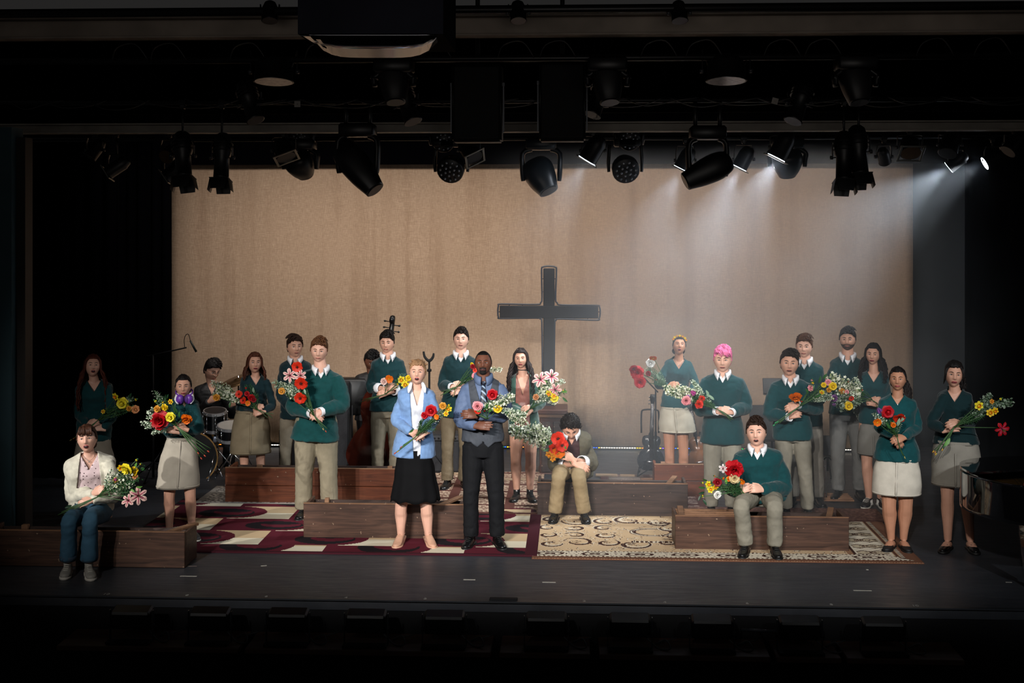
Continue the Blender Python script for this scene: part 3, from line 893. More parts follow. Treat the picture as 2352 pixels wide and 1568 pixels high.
def make_shoes(c, kind):
    cols = {'black': '0d0d0e', 'boot': '0e0d0d', 'nude': 'c79a80', 'canvas': '8d8a82', 'checker': '3b3a3a', 'flat': '0f0e0e', 'loafer': '0c0c0d', 'stripe': '0c0c0e'}
    col = cols[kind]
    for i in (0, 1):
        A = c['an'][i]; fd = c['feet_dir'][i]; sd = fd.cross(Vector((0, 0, 1))).normalized(); k = c['k'] * (1.0 if c['male'] else .9)
        gz = 0.0
        base = Vector((A.x, A.y, 0))
        raise_ = .045 if kind == 'nude' else 0
        e = bmesh.new(); u = Vector((0, 0, 1))
        hi = kind in ('boot', 'canvas', 'black')
        pts = [base - fd * .065 * k + u * (.045 + raise_), base - fd * .03 * k + u * (.050 + raise_), base + fd * .05 * k + u * (.046 + raise_ * .5), base + fd * .13 * k + u * .034, base + fd * .185 * k + u * .028, base + fd * .205 * k + u * .024]
        sweep(e, pts, [(.026, .030), (.034, .040), (.040, .036), (.046, .026), (.036, .022), (.014, .014)] if kind not in ('flat', 'nude', 'loafer') else
              [(.024, .022), (.031, .026), (.036, .022), (.041, .022), (.030, .017), (.010, .010)], seg=16, side=sd, n=3)
        if hi:
            sweep(e, [base + u * .05, base + u * .09 + fd * .005, base + u * (.115 if kind == 'black' else .15)], [.040 * k, .040 * k, .041 * k], seg=14)
        m = mat('shoe_' + kind, col, .28 if kind in ('black', 'boot', 'loafer') else .6, .08, 30, spec=.6)
        sh = obj('shoe', e, m, c['root'])
        # sole
        s = bmesh.new(); out = []
        for t, wd in ((-.088, .018), (-.07, .033), (-.02, .038), (.05, .038), (.12, .049), (.17, .045), (.20, .030), (.216, .012)):
            out.append((t, wd))
        top_, bot = [], []
        for sgn in (1, -1):
            for t, wd in (out if sgn > 0 else out[::-1]):
                p = base + fd * t * k + sd * sgn * wd
                lift = raise_ * max(0, min(1, (.06 - t) / .08))
                top_.append(s.verts.new(p + u * (.020 + lift))); bot.append(s.verts.new(p + u * (.001 + lift)))
        s.faces.new(top_); s.faces.new(bot[::-1]); n = len(top_)
        for q in range(n): s.faces.new((top_[q], bot[q], bot[(q+1) % n], top_[(q+1) % n]))
        sm = mat('sole_light', 'bdb8ae', .7, .05) if kind in ('canvas', 'checker', 'stripe') else mat('sole_dark' if kind != 'nude' else 'shoe_nude', '080808', .6, 0)
        o = obj('sole', s, sm, sh, world_coords=False); o.data.transform(base_of(sh).inverted())
        def sub(nm, q, mm):
            o = obj(nm, q, mm, sh, world_coords=False); o.data.transform(base_of(sh).inverted())
        if kind == 'nude':
            q = bmesh.new(); sweep(q, [base - fd * .062 + u * .065, base - fd * .058 + u * .001], [.020, .012], seg=10); sub('heel', q, m)
            q = bmesh.new(); sweep(q, [base + sd * .036 * s_ + u * .10 + fd * (.005) for s_ in (-1, -.5)] + [base + fd * .042 + u * .105] + [base + sd * .036 * s_ + u * .10 + fd * .005 for s_ in (.5, 1)], [(.004, .006)] * 5, seg=6, n=2); sub('ankle_strap', q, m)
        elif kind in ('black', 'boot', 'canvas', 'checker', 'stripe'):
            lm = mat('lace_light', 'b8b4ab', .8, 0) if kind in ('canvas', 'checker', 'stripe') else mat('lace_dark', '161616', .7, 0)
            q = bmesh.new()
            for z in range(5 if hi else 4):
                t = z / 4; c0 = base + fd * (.115 - .075 * t) * k + u * (.058 + .042 * t)
                sweep(q, [c0 - sd * .022, c0 + u * .006 + fd * .004, c0 + sd * .022 + u * .004], [.0035] * 3, seg=5, n=2)
            sub('laces', q, lm)
            if kind == 'stripe':
                for z in range(3):
                    c0 = base + fd * (.02 + z * .028) + u * .045
                    for s_ in (-1, 1):
                        q = bmesh.new(); sweep(q, [c0 + sd * s_ * .036 + u * .03 - fd * .01, c0 + sd * s_ * .044 - u * .02 + fd * .006], [(.0055, .004)] * 2, seg=6, side=fd)
                        sub('side_stripe', q, mat('white_leather', 'cfccc6', .5, 0))
        elif kind == 'loafer':
            q = bmesh.new(); c0 = base + fd * .085 * k + u * .062
            sweep(q, [c0 - sd * .03 - u * .012, c0 + u * .002, c0 + sd * .03 - u * .012], [.005] * 3, seg=6, n=2)
            ellipsoid(q, c0 - sd * .014, (.008, .008, .006), 8, 6); ellipsoid(q, c0 + sd * .014, (.008, .008, .006), 8, 6)
            sub('metal_bit', q, mat('silver', 'c8c8c8', .25, 0, metal=1))
def sub_part(name, bm, m, parent):
    o = obj(name, bm, m, parent, world_coords=False); o.data.transform(base_of(parent).inverted()); return o

# ------------------------------------------------------------------ the setting
def X_at(px, y): return AT(px, HOR, y).x
def Z_at(py, y, px=1176): return AT(px, py, y).z
def S_(o): return tag(o, kind='structure')
def floor_mat():
    m = mat('stage_floor_paint', '34363b', .40, .25, 1.2, bump=.05, bscale=9, spec=.45)
    nt = m.node_tree; b = nt.nodes['Principled BSDF']
    tc = nt.nodes['Texture Coordinate']; n = nt.nodes.new('ShaderNodeTexNoise'); n.inputs['Scale'].default_value = 3; n.inputs['Detail'].default_value = 8; n.inputs['Roughness'].default_value = .7
    mp = nt.nodes.new('ShaderNodeMapping'); mp.inputs['Rotation'].default_value = (0, 0, .5); mp.inputs['Scale'].default_value = (1, 7, 1)
    r = nt.nodes.new('ShaderNodeMapRange'); r.inputs[1].default_value = .35; r.inputs[2].default_value = .7; r.inputs[3].default_value = .34; r.inputs[4].default_value = .60
    nt.links.new(tc.outputs['Object'], mp.inputs[0]); nt.links.new(mp.outputs[0], n.inputs[0]); nt.links.new(n.outputs[0], r.inputs[0]); nt.links.new(r.outputs[0], b.inputs['Roughness'])
    return m
EDGE = 9.86
bm = bmesh.new(); box(bm, 0, (EDGE + 18) / 2, -.04, 16, 18 - EDGE, .08); S_(obj('floor', bm, floor_mat(), smooth=False))
blk = mat('black_velour', '020203', .95, .1, 6, spec=.01)
dark = mat('dark_paint', '0d0d0f', .7, .15, 6, spec=.25)
bm = bmesh.new(); box(bm, 0, EDGE - .012, .004, 16, .03, .012); o = S_(obj('trim_1', bm, mat('edge_strip', '2a2c30', .4, .1), smooth=False))
bm = bmesh.new(); box(bm, 0, EDGE + .03, -.62, 16, .04, 1.1); S_(obj('wall_front', bm, dark, smooth=False))
bm = bmesh.new(); box(bm, 0, 4.5, -1.2, 22, 12, .1); S_(obj('floor_pit', bm, dark, smooth=False))
# backdrop
def burlap():
    m = bpy.data.materials.new('burlap_cloth'); m.use_nodes = True; nt = m.node_tree; b = nt.nodes['Principled BSDF']; b.inputs['Roughness'].default_value = .95; b.inputs['Specular IOR Level'].default_value = .1
    tc = nt.nodes.new('ShaderNodeTexCoord')
    def noise_(scale, mpscale, detail=3):
        mp = nt.nodes.new('ShaderNodeMapping'); mp.inputs['Scale'].default_value = mpscale; n = nt.nodes.new('ShaderNodeTexNoise'); n.inputs['Scale'].default_value = scale; n.inputs['Detail'].default_value = detail
        nt.links.new(tc.outputs['Object'], mp.inputs[0]); nt.links.new(mp.outputs[0], n.inputs[0]); return n
    warp, weft = noise_(130, (1, 1, .12)), noise_(130, (.12, 1, 1)); stain = noise_(2.2, (2.6, 1, .16), 5); cloud = noise_(.5, (1, 1, 1))
    ml = nt.nodes.new('ShaderNodeMath'); ml.operation = 'MULTIPLY'; nt.links.new(warp.outputs[0], ml.inputs[0]); nt.links.new(weft.outputs[0], ml.inputs[1])
    r = nt.nodes.new('ShaderNodeValToRGB'); r.color_ramp.elements[0].position = .10; r.color_ramp.elements[1].position = .42
    r.color_ramp.elements[0].color = (*lin('8d7763'), 1); r.color_ramp.elements[1].color = (*lin('a8917a'), 1)
    nt.links.new(ml.outputs[0], r.inputs[0])
    r2 = nt.nodes.new('ShaderNodeValToRGB'); r2.color_ramp.elements[0].position = .30; r2.color_ramp.elements[1].position = .48; r2.color_ramp.elements[0].color = (.84, .81, .79, 1); r2.color_ramp.elements[1].color = (1, 1, 1, 1)
    nt.links.new(stain.outputs[0], r2.inputs[0])
    mx = nt.nodes.new('ShaderNodeMix'); mx.data_type = 'RGBA'; mx.blend_type = 'MULTIPLY'; mx.inputs[0].default_value = 1
    nt.links.new(r.outputs[0], mx.inputs[6]); nt.links.new(r2.outputs[0], mx.inputs[7]); nt.links.new(mx.outputs[2], b.inputs['Base Color'])
    bp = nt.nodes.new('ShaderNodeBump'); bp.inputs['Strength'].default_value = .08; bp.inputs['Distance'].default_value = .01; nt.links.new(ml.outputs[0], bp.inputs['Height']); nt.links.new(bp.outputs[0], b.inputs['Normal'])
    return m
YB = 16.5
def cloth(name, x0, x1, y, z0, z1, m, folds=0, amp=.0, nx=60, label=None, cat=None, group=None, struct=False, seed=0, ztop=None):
    bm = bmesh.new(); rows = []
    for j in range(9):
        t = j / 8; row = []
        for i in range(nx + 1):
            u = i / nx; x = x0 + (x1 - x0) * u
            yy = y + amp * math.sin(u * folds * 2 * PI + seed + .6 * math.sin(u * folds * 3.1 + seed)) * (1 - .25 * t) + .008 * noise.noise(Vector((x * .8, t * 3, seed)))
            row.append(bm.verts.new((x, yy, z0 + (z1 - z0) * t)))
        rows.append(row)
    for j in range(8):
        for i in range(nx): bm.faces.new((rows[j][i], rows[j][i+1], rows[j+1][i+1], rows[j+1][i]))
    shell(bm, .02)
    o = obj(name, bm, m)
    if struct: S_(o)
    else: tag(o, label, cat, group)
    return o
o = cloth('backdrop', X_at(392, YB), X_at(2096, YB), YB, .045, 5.2, burlap(), 3, .012, 90, 'tan burlap backdrop cloth behind the whole cast', 'backdrop')
# pipe in the hem and the pixel tape along it
bm = bmesh.new(); cyl(bm, (X_at(392, YB), YB, .03), (X_at(2096, YB), YB, .03), .02, seg=8); tag(obj('backdrop_pipe', bm, dark), 'black weight pipe along the foot of the burlap backdrop', 'pipe')
strip = empty('pixel_tape', (0, YB - .06, .03), 'thin strip of tiny multicoloured lights along the foot of the backdrop', 'light strip')
bm = bmesh.new(); box(bm, (X_at(470, YB) + X_at(2030, YB)) / 2, YB - .05, .032, X_at(2030, YB) - X_at(470, YB), .012, .02); obj('tape', bm, dark, strip, smooth=False)
LC = [('led_white', 'fff4e0', 3.0), ('led_white', 'fff4e0', 3.0), ('led_yellow', 'ffd020', 2.0), ('led_green', '20d060', 1.2), ('led_violet', '8a50ff', 1.6), ('led_blue', '3070ff', 1.4), ('led_amber', 'ff9030', 1.6)]
bm = bmesh.new(); lm = [mat(n_ + str(i), c_, .4, 0, emit=c_, estr=s_) for i, (n_, c_, s_) in enumerate(LC)]
x = X_at(475, YB); i = 0
while x < X_at(2025, YB):
    q = noise.noise(Vector((x * .9, 3, 0))); mi = (0 if q > .12 else rnd.choice((2, 3, 4, 5, 6, 2, 6)))
    box(bm, x, YB - .062, .034, .022, .010, .009, mi=mi); x += .033
o = obj('led', bm, lm, strip, smooth=False); o['kind'] = 'stuff'
# grey-blue masking panel right of the backdrop, black curtains, left wing
leg = mat('grey_masking', '42484d', .95, .15, 2, spec=.1)
cloth('masking_curtain', X_at(2080, 16.9), X_at(2240, 16.9), 16.9, 0, 5.4, leg, 2, .015, 30, 'smooth grey masking curtain just right of the burlap backdrop', 'curtain')
cloth('black_curtain', X_at(2216, 15.2), X_at(2216, 15.2) + 4.5, 15.2, 0, 5.4, blk, 12, .06, 120, 'black velour curtain closing the right wing behind the piano', 'curtain', 'black masking curtains')
cloth('black_curtain', X_at(250, 15.4), X_at(392, 15.4), 15.4, 0, 5.4, blk, 5, .05, 60, 'black curtain leg touching the left edge of the burlap backdrop', 'curtain', 'black masking curtains')
cloth('black_curtain', X_at(55, 14.4), X_at(272, 14.4), 14.4, 0, 5.4, blk, 6, .05, 70, 'black curtain leg behind the long-haired woman in the left wing', 'curtain', 'black masking curtains', seed=2)
cloth('black_curtain', X_at(-200, 17.4), X_at(400, 17.4), 17.4, 0, 5.4, blk, 8, .05, 70, 'far black curtain in the gap between the two left legs', 'curtain', 'black masking curtains', seed=3)
# border (teaser) above
bm = bmesh.new(); yb = 16.25; z0 = Z_at(377, yb)
box(bm, 0, yb, z0 + .75, 15, .03, 1.5); tag(obj('border_curtain', bm, blk, smooth=False), 'black border cloth hiding the top edge of the backdrop', 'curtain', 'black masking curtains')
# left proscenium pier
bm = bmesh.new(); y = 11.6; xr = X_at(40, y); box(bm, xr - 1.0, y, 1.9, 2.0, .25, 3.9); S_(obj('wall_left', bm, mat('pier_teal', '2b464e', .8, .15, 3), smooth=False))
bm = bmesh.new(); box(bm, X_at(51, y), y + .05, 1.88, .085, .16, 3.76); S_(obj('trim_2', bm, mat('pier_edge', '1d1813', .7, .1), smooth=False))
bm = bmesh.new(); box(bm, 7.4, 12.5, 2.2, .2, 9, 5.2); S_(obj('wall_right', bm, dark, smooth=False))
bm = bmesh.new(); box(bm, 0, 18.4, 2.4, 16, .1, 6); S_(obj('wall_back', bm, dark, smooth=False))
bm = bmesh.new(); box(bm, 0, 13.5, 6.6, 16, 10.5, .1); S_(obj('ceiling', bm, dark, smooth=False))
# ------------------------------------------------------------------ overhead beams
def beam(name, y, py0, py1, m, label, x0=-6.5, x1=6.5, flange=True):
    za, zb = Z_at(py1, y), Z_at(py0, y); h = zb - za
    r = empty(name, (0, y, za), label, 'beam', 'overhead beams')
    bm = bmesh.new(); box(bm, 0, y + .04, (za + zb) / 2, x1 - x0, .02, h); obj('web', bm, m, r, smooth=False)
    if flange:
        for z, nm in ((za + .008, 'flange'), (zb - .008, 'flange')):
            bm = bmesh.new(); bbox(bm, 0, y, z, x1 - x0, .16, .016, bev=.003); obj(nm, bm, m, r, smooth=False)
    return r
steel = mat('painted_steel', '8d877f', .6, .2, 4, spec=.3)
steel2 = mat('dusty_beam', '857a70', .7, .2, 3, spec=.2)
beam('lighting_beam', 12.6, 281, 304, steel, 'lower grey steel beam crossing the stage above the spotlights')
beam('roof_beam', 10.2, 35, 84, steel2, 'upper brown-grey beam right of the projector box')
bm = bmesh.new(); box(bm, 0, 13.2, Z_at(150, 13.2), 13, .05, 1.0); tag(obj('border_curtain', bm, blk, smooth=False), 'upper black border behind the hanging loudspeakers', 'curtain', 'black masking curtains')
def pipe(y, py, r, label, x0=-6, x1=5.6):
    bm = bmesh.new(); z = Z_at(py, y); cyl(bm, (x0, y, z), (x1, y, z), r, seg=10)
    tag(obj('lighting_pipe', bm, mat('pipe_black', '1a1a1b', .35, .1, 10, metal=.6)), label, 'pipe', 'lighting pipes'); return z
ZP = {}
ZP[11.4] = pipe(11.4, 232, .024, 'lighting pipe with dangling cables between the two black loudspeakers')
ZP[12.95] = pipe(12.95, 300, .024, 'lighting pipe just behind the lower grey beam')
ZP[13.4] = pipe(13.4, 318, .024, 'rear lighting pipe in front of the black border')
ZP[10.4] = pipe(10.4, 134, .030, 'upper lighting pipe below the brown-grey beam')
ZP[9.8] = pipe(9.8, 22, .035, 'topmost pipe near the upper edge of the picture')
bm = bmesh.new()
for s in range(24):
    x = -5.2 + s * .40 + rnd.uniform(-.1, .1); z = ZP[11.4]; L = rnd.uniform(.5, 1.1)
    sweep(bm, [(x, 11.37, z + .02), (x + L * .3, 11.34, z - rnd.uniform(.02, .07)), (x + L * .7, 11.35, z - rnd.uniform(0, .06)), (x + L, 11.37, z + .02)], [.006] * 4, seg=5, n=5)
for s in range(16):
    x = -4 + s * .55 + rnd.uniform(-.2, .2); z = ZP[10.4]
    sweep(bm, [(x, 10.37, z), (x + .05, 10.33, z + .10), (x + .2, 10.34, z + .13), (x + .3, 10.37, z)], [.006] * 4, seg=5, n=4)
o = tag(obj('cable_runs', bm, mat('cable_black', '161617', .5, .1)), 'tangle of black cables tied along the lighting pipes', 'cables', None, 'stuff')
# small white tags on the pipe
for px, py, w, a in ((683, 239, .055, 0), (1780, 232, .055, 15), (1369, 272, .05, 0)):
    p = AT(px, py, 11.3); bm = bmesh.new(); box(bm, 0, 0, 0, w, .004, w if px != 1369 else .015, rot=Matrix.Rotation(R(a), 3, 'Y'))
    for v in bm.verts: v.co += p
    box(bm, p.x, p.y + .03, p.z + .0, .006, .10, .006)
    tag(obj('paper_tag', bm, mat('paper_tag', '8a857f', .8, .1), smooth=False), {683: 'square white paper tag on the pipe at left', 1780: 'tilted square white paper tag on the pipe at right', 1369: 'narrow white label beside the right hanging loudspeaker'}[px], 'tag')
# projector box with its reflective lower glass
pb = empty('projector_housing', AT(850, 60, 6.6), 'large black projector box hanging at top, its sloped glass reflecting the stage', 'projector')
def slab(pts_px, y0, y1):
    bm = bmesh.new(); a = [bm.verts.new(AT(x_, y_, y0)) for x_, y_ in pts_px]; b = [bm.verts.new(AT(x_, y_, y0) + Vector((0, y1 - y0, 0))) for x_, y_ in pts_px]
    bm.faces.new(a); bm.faces.new(b[::-1]); n = len(a)
    for i in range(n): bm.faces.new((a[i], b[i], b[(i+1) % n], a[(i+1) % n]))
    return bm
bm = slab([(684, -60), (1018, -60), (1018, 78), (684, 78)], 6.5, 7.2); obj('housing', bm, blk, pb, smooth=False)
bm = bmesh.new(); P0 = [AT(690, 79, 6.52), AT(1000, 79, 6.52)]
nn = 14; vs0, vs1 = [], []
for i in range(nn + 1):
    u = i / nn; dr = .085 * (1 - abs(2 * u - 1) ** 5)
    a = P0[0] * (1 - u) + P0[1] * u; vs0.append(bm.verts.new(a)); vs1.append(bm.verts.new(a + Vector((.02 * (2 * u - 1) * -1, .28, -dr + .005))))
for i in range(nn): bm.faces.new((vs0[i], vs0[i+1], vs1[i+1], vs1[i]))
shell(bm, .006)
obj('mirror_glass', bm, mat('mirror_glass', '8a8d90', .12, 0, metal=1.0), pb)
bm = bmesh.new()
for px in (760, 940): cyl(bm, AT(px, 0, 6.85), AT(px, 0, 6.85) + Vector((0, 0, 2.6)), .015, seg=8)
o = obj('hanger_rod', bm, dark, pb); o['kind'] = 'stuff'
# hanging loudspeakers
for (x0, x1, y0, y1, lab) in ((1037, 1152, 146, 325, 'left one of two black loudspeakers hanging over the stage'), (1238, 1345, 140, 323, 'right one of two black loudspeakers hanging over the stage')):
    y = 10.9; a, b_ = AT(x0, y1, y), AT(x1, y0, y); cx, cz = (a.x + b_.x) / 2, (a.z + b_.z) / 2; w, h = b_.x - a.x, b_.z - a.z
    r = empty('hanging_loudspeaker', (cx, y, a.z), lab, 'loudspeaker', 'hanging loudspeakers')
    bm = bmesh.new(); box(bm, cx, y + .14, cz, w, .28, h); bmesh.ops.bevel(bm, geom=[e for e in bm.edges], offset=.015, segments=2, affect='EDGES'); obj('cabinet', bm, mat('speaker_black', '0a0a0b', .55, .1), r)
    bm = bmesh.new(); box(bm, cx, y - .006, cz, w * .88, .012, h * .92); bmesh.ops.bevel(bm, geom=bm.edges[:], offset=.004, segments=1, affect='EDGES'); obj('grille', bm, mat('grille_black', '070708', .8, .2, 80, bump=.6, bscale=400), r)
    for s in (-1, 1):
        bm = bmesh.new(); box(bm, cx + s * (w / 2 + .012), y + .12, cz - .05, .012, .05, h * .6); box(bm, cx + s * (w / 2 + .006), y + .12, cz + h * .25, .03, .03, .03); obj('bracket', bm, mat('bracket_steel', '3a3c40', .4, .1, metal=.7), r, smooth=False)
    bm = bmesh.new(); cyl(bm, (cx, y + .14, cz + h / 2), (cx, y + .14, cz + h / 2 + 1.6), .02, seg=8); obj('hanger_rod', bm, dark, r)

# ------------------------------------------------------------------ rugs: pile colour per corner of a fine grid
def rug(name, label, x0, x1, y0, y1, nx, ny, fn, z=.012, wav=.0, group='rugs on the stage'):
    me = bpy.data.meshes.new(name); vs, fs = [], []
    for j in range(ny + 1):
        for i in range(nx + 1):
            x = x0 + (x1 - x0) * i / nx; y = y0 + (y1 - y0) * j / ny
            vs.append((x, y, z + wav * (noise.noise(Vector((x * 1.5, y * 2.2, 0))) + .4)))
    W = nx + 1; cols = []
    for j in range(ny):
        for i in range(nx):
            a = j * W + i; fs.append((a, a + 1, a + W + 1, a + W))
            cols.append(fn((i + .5) / nx * (x1 - x0), (j + .5) / ny * (y1 - y0)))
    n0 = len(vs); vs += [(x0, y0, .0005), (x1, y0, .0005), (x1, y1, .0005), (x0, y1, .0005)]
    c = (0, nx, ny * W + nx, ny * W)
    edge = [[i for i in range(nx, -1, -1)], [j * W + nx for j in range(ny, -1, -1)], [ny * W + i for i in range(nx + 1)], [j * W for j in range(ny + 1)]]
    ends = [(n0, n0 + 1), (n0 + 1, n0 + 2), (n0 + 2, n0 + 3), (n0 + 3, n0)]
    fs.append(tuple([n0, n0 + 1] + edge[0])); fs.append(tuple([n0 + 1, n0 + 2] + edge[1])); fs.append(tuple([n0 + 2, n0 + 3] + [i for i in edge[2]])); fs.append(tuple([n0 + 3, n0] + edge[3]))
    cols += [cols[0]] * 4
    me.from_pydata(vs, [], fs)
    at = me.color_attributes.new('pile', 'FLOAT_COLOR', 'CORNER')
    import numpy as np
    buf = []
    for f, c_ in zip(fs, cols): buf += list(c_) * len(f)
    at.data.foreach_set('color', np.array(buf, dtype=np.float32))
    me.materials.append(RUGM); me.shade_smooth()
    o = bpy.data.objects.new(name, me); COL.objects.link(o); tag(o, label, 'rug', group)
    return o
RUGM = vcmat('wool_pile')
def C4(h): return (*lin(h), 1.0)
MAR, BLK, CRM, CRM2, BRD = C4('571a27'), C4('1b1519'), C4('d9cfb6'), C4('c3a985'), C4('3f1620')
yF, yBk = G(700, 1272).y, G(700, 1150).y
DX = -4.16; RX = -.315
rowy = [G(640, q).y - yF for q in (1272, 1254, 1221, 1193.8, 1166, 1140)]
def maroon_rug(u, v):
    x = u + DX
    if x > RX - .11 or v < .045: return BRD
    for r in range(5):
        if rowy[r] <= v < rowy[r+1]: break
    y0, y1 = rowy[r], rowy[r+1]
    cellw = .635; start = [-2.246, -2.882, -3.483 - 0, -4.09, -3.45][r]
    ph = ((x - start) / (2 * cellw)) % 1.0
    lx = ph * 2 * cellw                       # 0..cellw maroon, then cream
    cy = (y0 + y1) / 2; hh = (y1 - y0) / 2; cx = cellw
    if r == 0: cy, hh = y1 - .20 * 0 - .0, .30
    dx = lx - cx; dy = v - cy
    e1 = (dx / .345) ** 2 + (dy / (hh * .98)) ** 2
    ex = ((dx + .06) / .285) ** 2 + ((dy + hh * .12) / (hh * .70)) ** 2
    e3 = ((dx - .0) / .20) ** 2 + ((dy + .0) / (hh * .42)) ** 2
    e4 = ((dx + .02) / .19) ** 2 + ((dy - hh * .25) / (hh * .26)) ** 2
    if e4 < 1: return BLK
    if e3 < 1: return MAR
    if ex < 1: return BLK
    if e1 < 1: return MAR
    if lx < cellw: return MAR
    return CRM if dy < -hh * .1 else CRM2
rug('maroon_rug', 'maroon and cream rug of blocks and dark ovals at front left', DX, RX, yF, yBk, 380, 120, maroon_rug)
BG, LB, DB, WH, ED = C4('c0a583'), C4('a88a68'), C4('3d2620'), C4('cdc2ae'), C4('6b4735')
bx0, bx1 = -.36, 3.05; by0 = G(1700, 1290).y; by1 = G(1300, 1180).y
BW, BD = bx1 - bx0, by1 - by0
def band(u, v, d, al):
    """patterned border: d = distance from the edge, al = distance along it"""
    if d < .030: return ED if (int(al / .012) % 2 or d > .012) else C4('b99a78')
    if d < .075: return C4('6f4c3a')
    if d < .095: return (DB if int(al / .02) % 2 else WH)
    if d < .245:
        m = (al % .40) - .20; q = (m / .125) ** 2 + ((d - .170) / .055) ** 2
        if .55 < q < 1: return DB
        if q <= .55:
            return DB if (abs(m) < .045 and abs(d - .17) < .010 + .015 * abs(math.sin(m * 60))) else WH
        return DB if noise.noise(Vector((al * 45, d * 45, 1))) > .30 else WH
    if d < .265: return (DB if int(al / .018) % 2 else WH)
    return None
def scroll(u, v, cx, cy, r, w, a0, a1, rot=0, sq=1.0):
    dx, dy = u - cx, (v - cy) * sq; a = (math.atan2(dy, dx) - rot) % (2 * PI); rr = math.hypot(dx, dy)
    if a0 <= a <= a1:
        t = (a - a0) / (a1 - a0)
        return abs(rr - r * (1 - .35 * t)) < w * math.sin(PI * (.1 + .8 * t))
    return False
def beige_rug(u, v):
    cx = 1.87; cyy = .98
    d = v; al = u
    rgt = BW - u
    if v < .27 and rgt > v * .9:
        c_ = band(u, v, v, u + .04)
        if c_: return c_
    if rgt < .60:
        if rgt < .03: return ED
        if rgt < .12: return C4('6f4c3a')
        if rgt < .15: return DB if int(v / .02) % 2 else WH
        if rgt < .20: return C4('5a3a2e') if .165 < rgt < .185 else LB
        if rgt < .225: return WH
        if rgt < .50:
            m = (v % .22) - .11; q = abs(rgt - .36) / .13
            s = math.sin(rgt * 46) * .03
            if abs(abs(m) - .045 - s * .6) < .010: return DB
            if abs(m) < .02 and q < .6 and noise.noise(Vector((u * 50, v * 50, 2))) > -.05: return DB
            return C4('b8a98f') if abs(m) < .05 else WH
        if rgt < .52: return WH
        if rgt < .545: return DB
        if rgt < .60: return C4('8d6a50')
    # field
    p = abs(v - cyy)
    r0 = math.hypot((u - cx) * .8, v - cyy)
    if r0 < .40: return DB if .30 < r0 else (DB if noise.noise(Vector((u * 16, v * 16, 5))) > .12 else WH)
    for (sx, sy, rr, rot, sg) in SCR:
        y_ = cyy + sy
        if scroll(u, v, sx, y_, rr, .016, .3, 4.4, rot, sg): return DB
        if scroll(u, v, sx + .02, y_ + .02, rr * .84, .013, .3, 4.0, rot, sg): return WH
        if scroll(u, v, sx - .01, y_, rr * 1.13, .010, .6, 3.6, rot, sg): return WH
        if scroll(u, v, sx, y_, rr * .62, .012, .9, 3.9, rot + 2.2, sg): return DB
        if math.hypot(u - sx, v - y_) < rr * .30 and noise.noise(Vector((u * 44, v * 44, 9))) > .18: return DB
    f2 = noise.noise(Vector((u * 15, v * 15, 4))); f3 = noise.noise(Vector((u * 6, v * 6, 8)))
    if abs(f2) < .030 and f3 > -.02: return DB
    if abs(f2 - .09) < .030 and f3 > -.05: return WH
    if .9 < u < 1.45 and .34 < p < .40: return (DB if int(u / .022) % 2 else WH)
    if .9 < u < 1.5 and p < .16:
        q = math.hypot(u - 1.12, (v - cyy) * 1.4)
        if .16 < q < .19 or .21 < q < .225: return DB
        if .19 < q < .21: return WH
    return BG
SCR = []
for s in (-1, 1):
    for sx, rr, ro in ((.16, .11, 0.4), (.40, .15, 2.6), (.68, .12, 1.2), (.92, .16, .9), (1.22, .12, 2.1), (1.45, .15, 3.4)):
        SCR.append((sx, s * (.42 + .05 * math.sin(sx * 9)), rr, ro * s, s))
    for sx, rr, ro in ((.12, .09, 1.2), (.38, .10, 3.1), (.66, .10, .4), (1.30, .10, 2.2)): SCR.append((sx, s * .14, rr, ro * s, s))
rug('beige_rug', 'beige oriental rug with brown scrolls and medallion border at front right', bx0, bx1, by0, by1, 400, 190, beige_rug, z=.010)
def shag(c1, c2, frame, fw=.12, cell=0, seed=0):
    a, b_, f_ = C4(c1), C4(c2), C4(frame)
    def fn(u, v):
        if cell:
            cu, cv = u % cell, v % (cell * .55)
            if cu < fw or cv < fw * .6: return f_
        elif v < fw: return f_
        return a if noise.noise(Vector((u * 34, v * 22, seed))) > -.04 else b_
    return fn
yA = G(1235, 1157).y; 
rug('brown_rug', 'brown speckled rug of framed rectangles behind the waistcoat man', -1.95, -.33, G(1200, 1183).y, G(1200, 1086).y, 170, 130, shag('7d6153', 'b39c85', '55332b', .10, .62), z=.013, wav=.012)
rug('grey_rug', 'grey and white worn rug showing at the left end of the reddish bench', -3.98, -2.0, G(500, 1158).y, G(500, 1118).y, 170, 70, shag('6a625c', 'a69c90', '8d857c', .06, .9, 3), z=.014)
rug('rust_rug', 'rust-brown plain rug behind the right front bench', 1.0, 3.12, G(1900, 1199).y, G(1900, 1170).y, 190, 50, shag('5d4038', '75564a', '472d27', .02, 0, 5), z=.016)
rug('dark_rug', 'dark red-brown rug under the small bench at right', .32, 1.45, G(1500, 1175).y, G(1500, 1092).y, 110, 90, shag('64504a', '8b766c', '4a2c28', .08, .5, 7), z=.011)
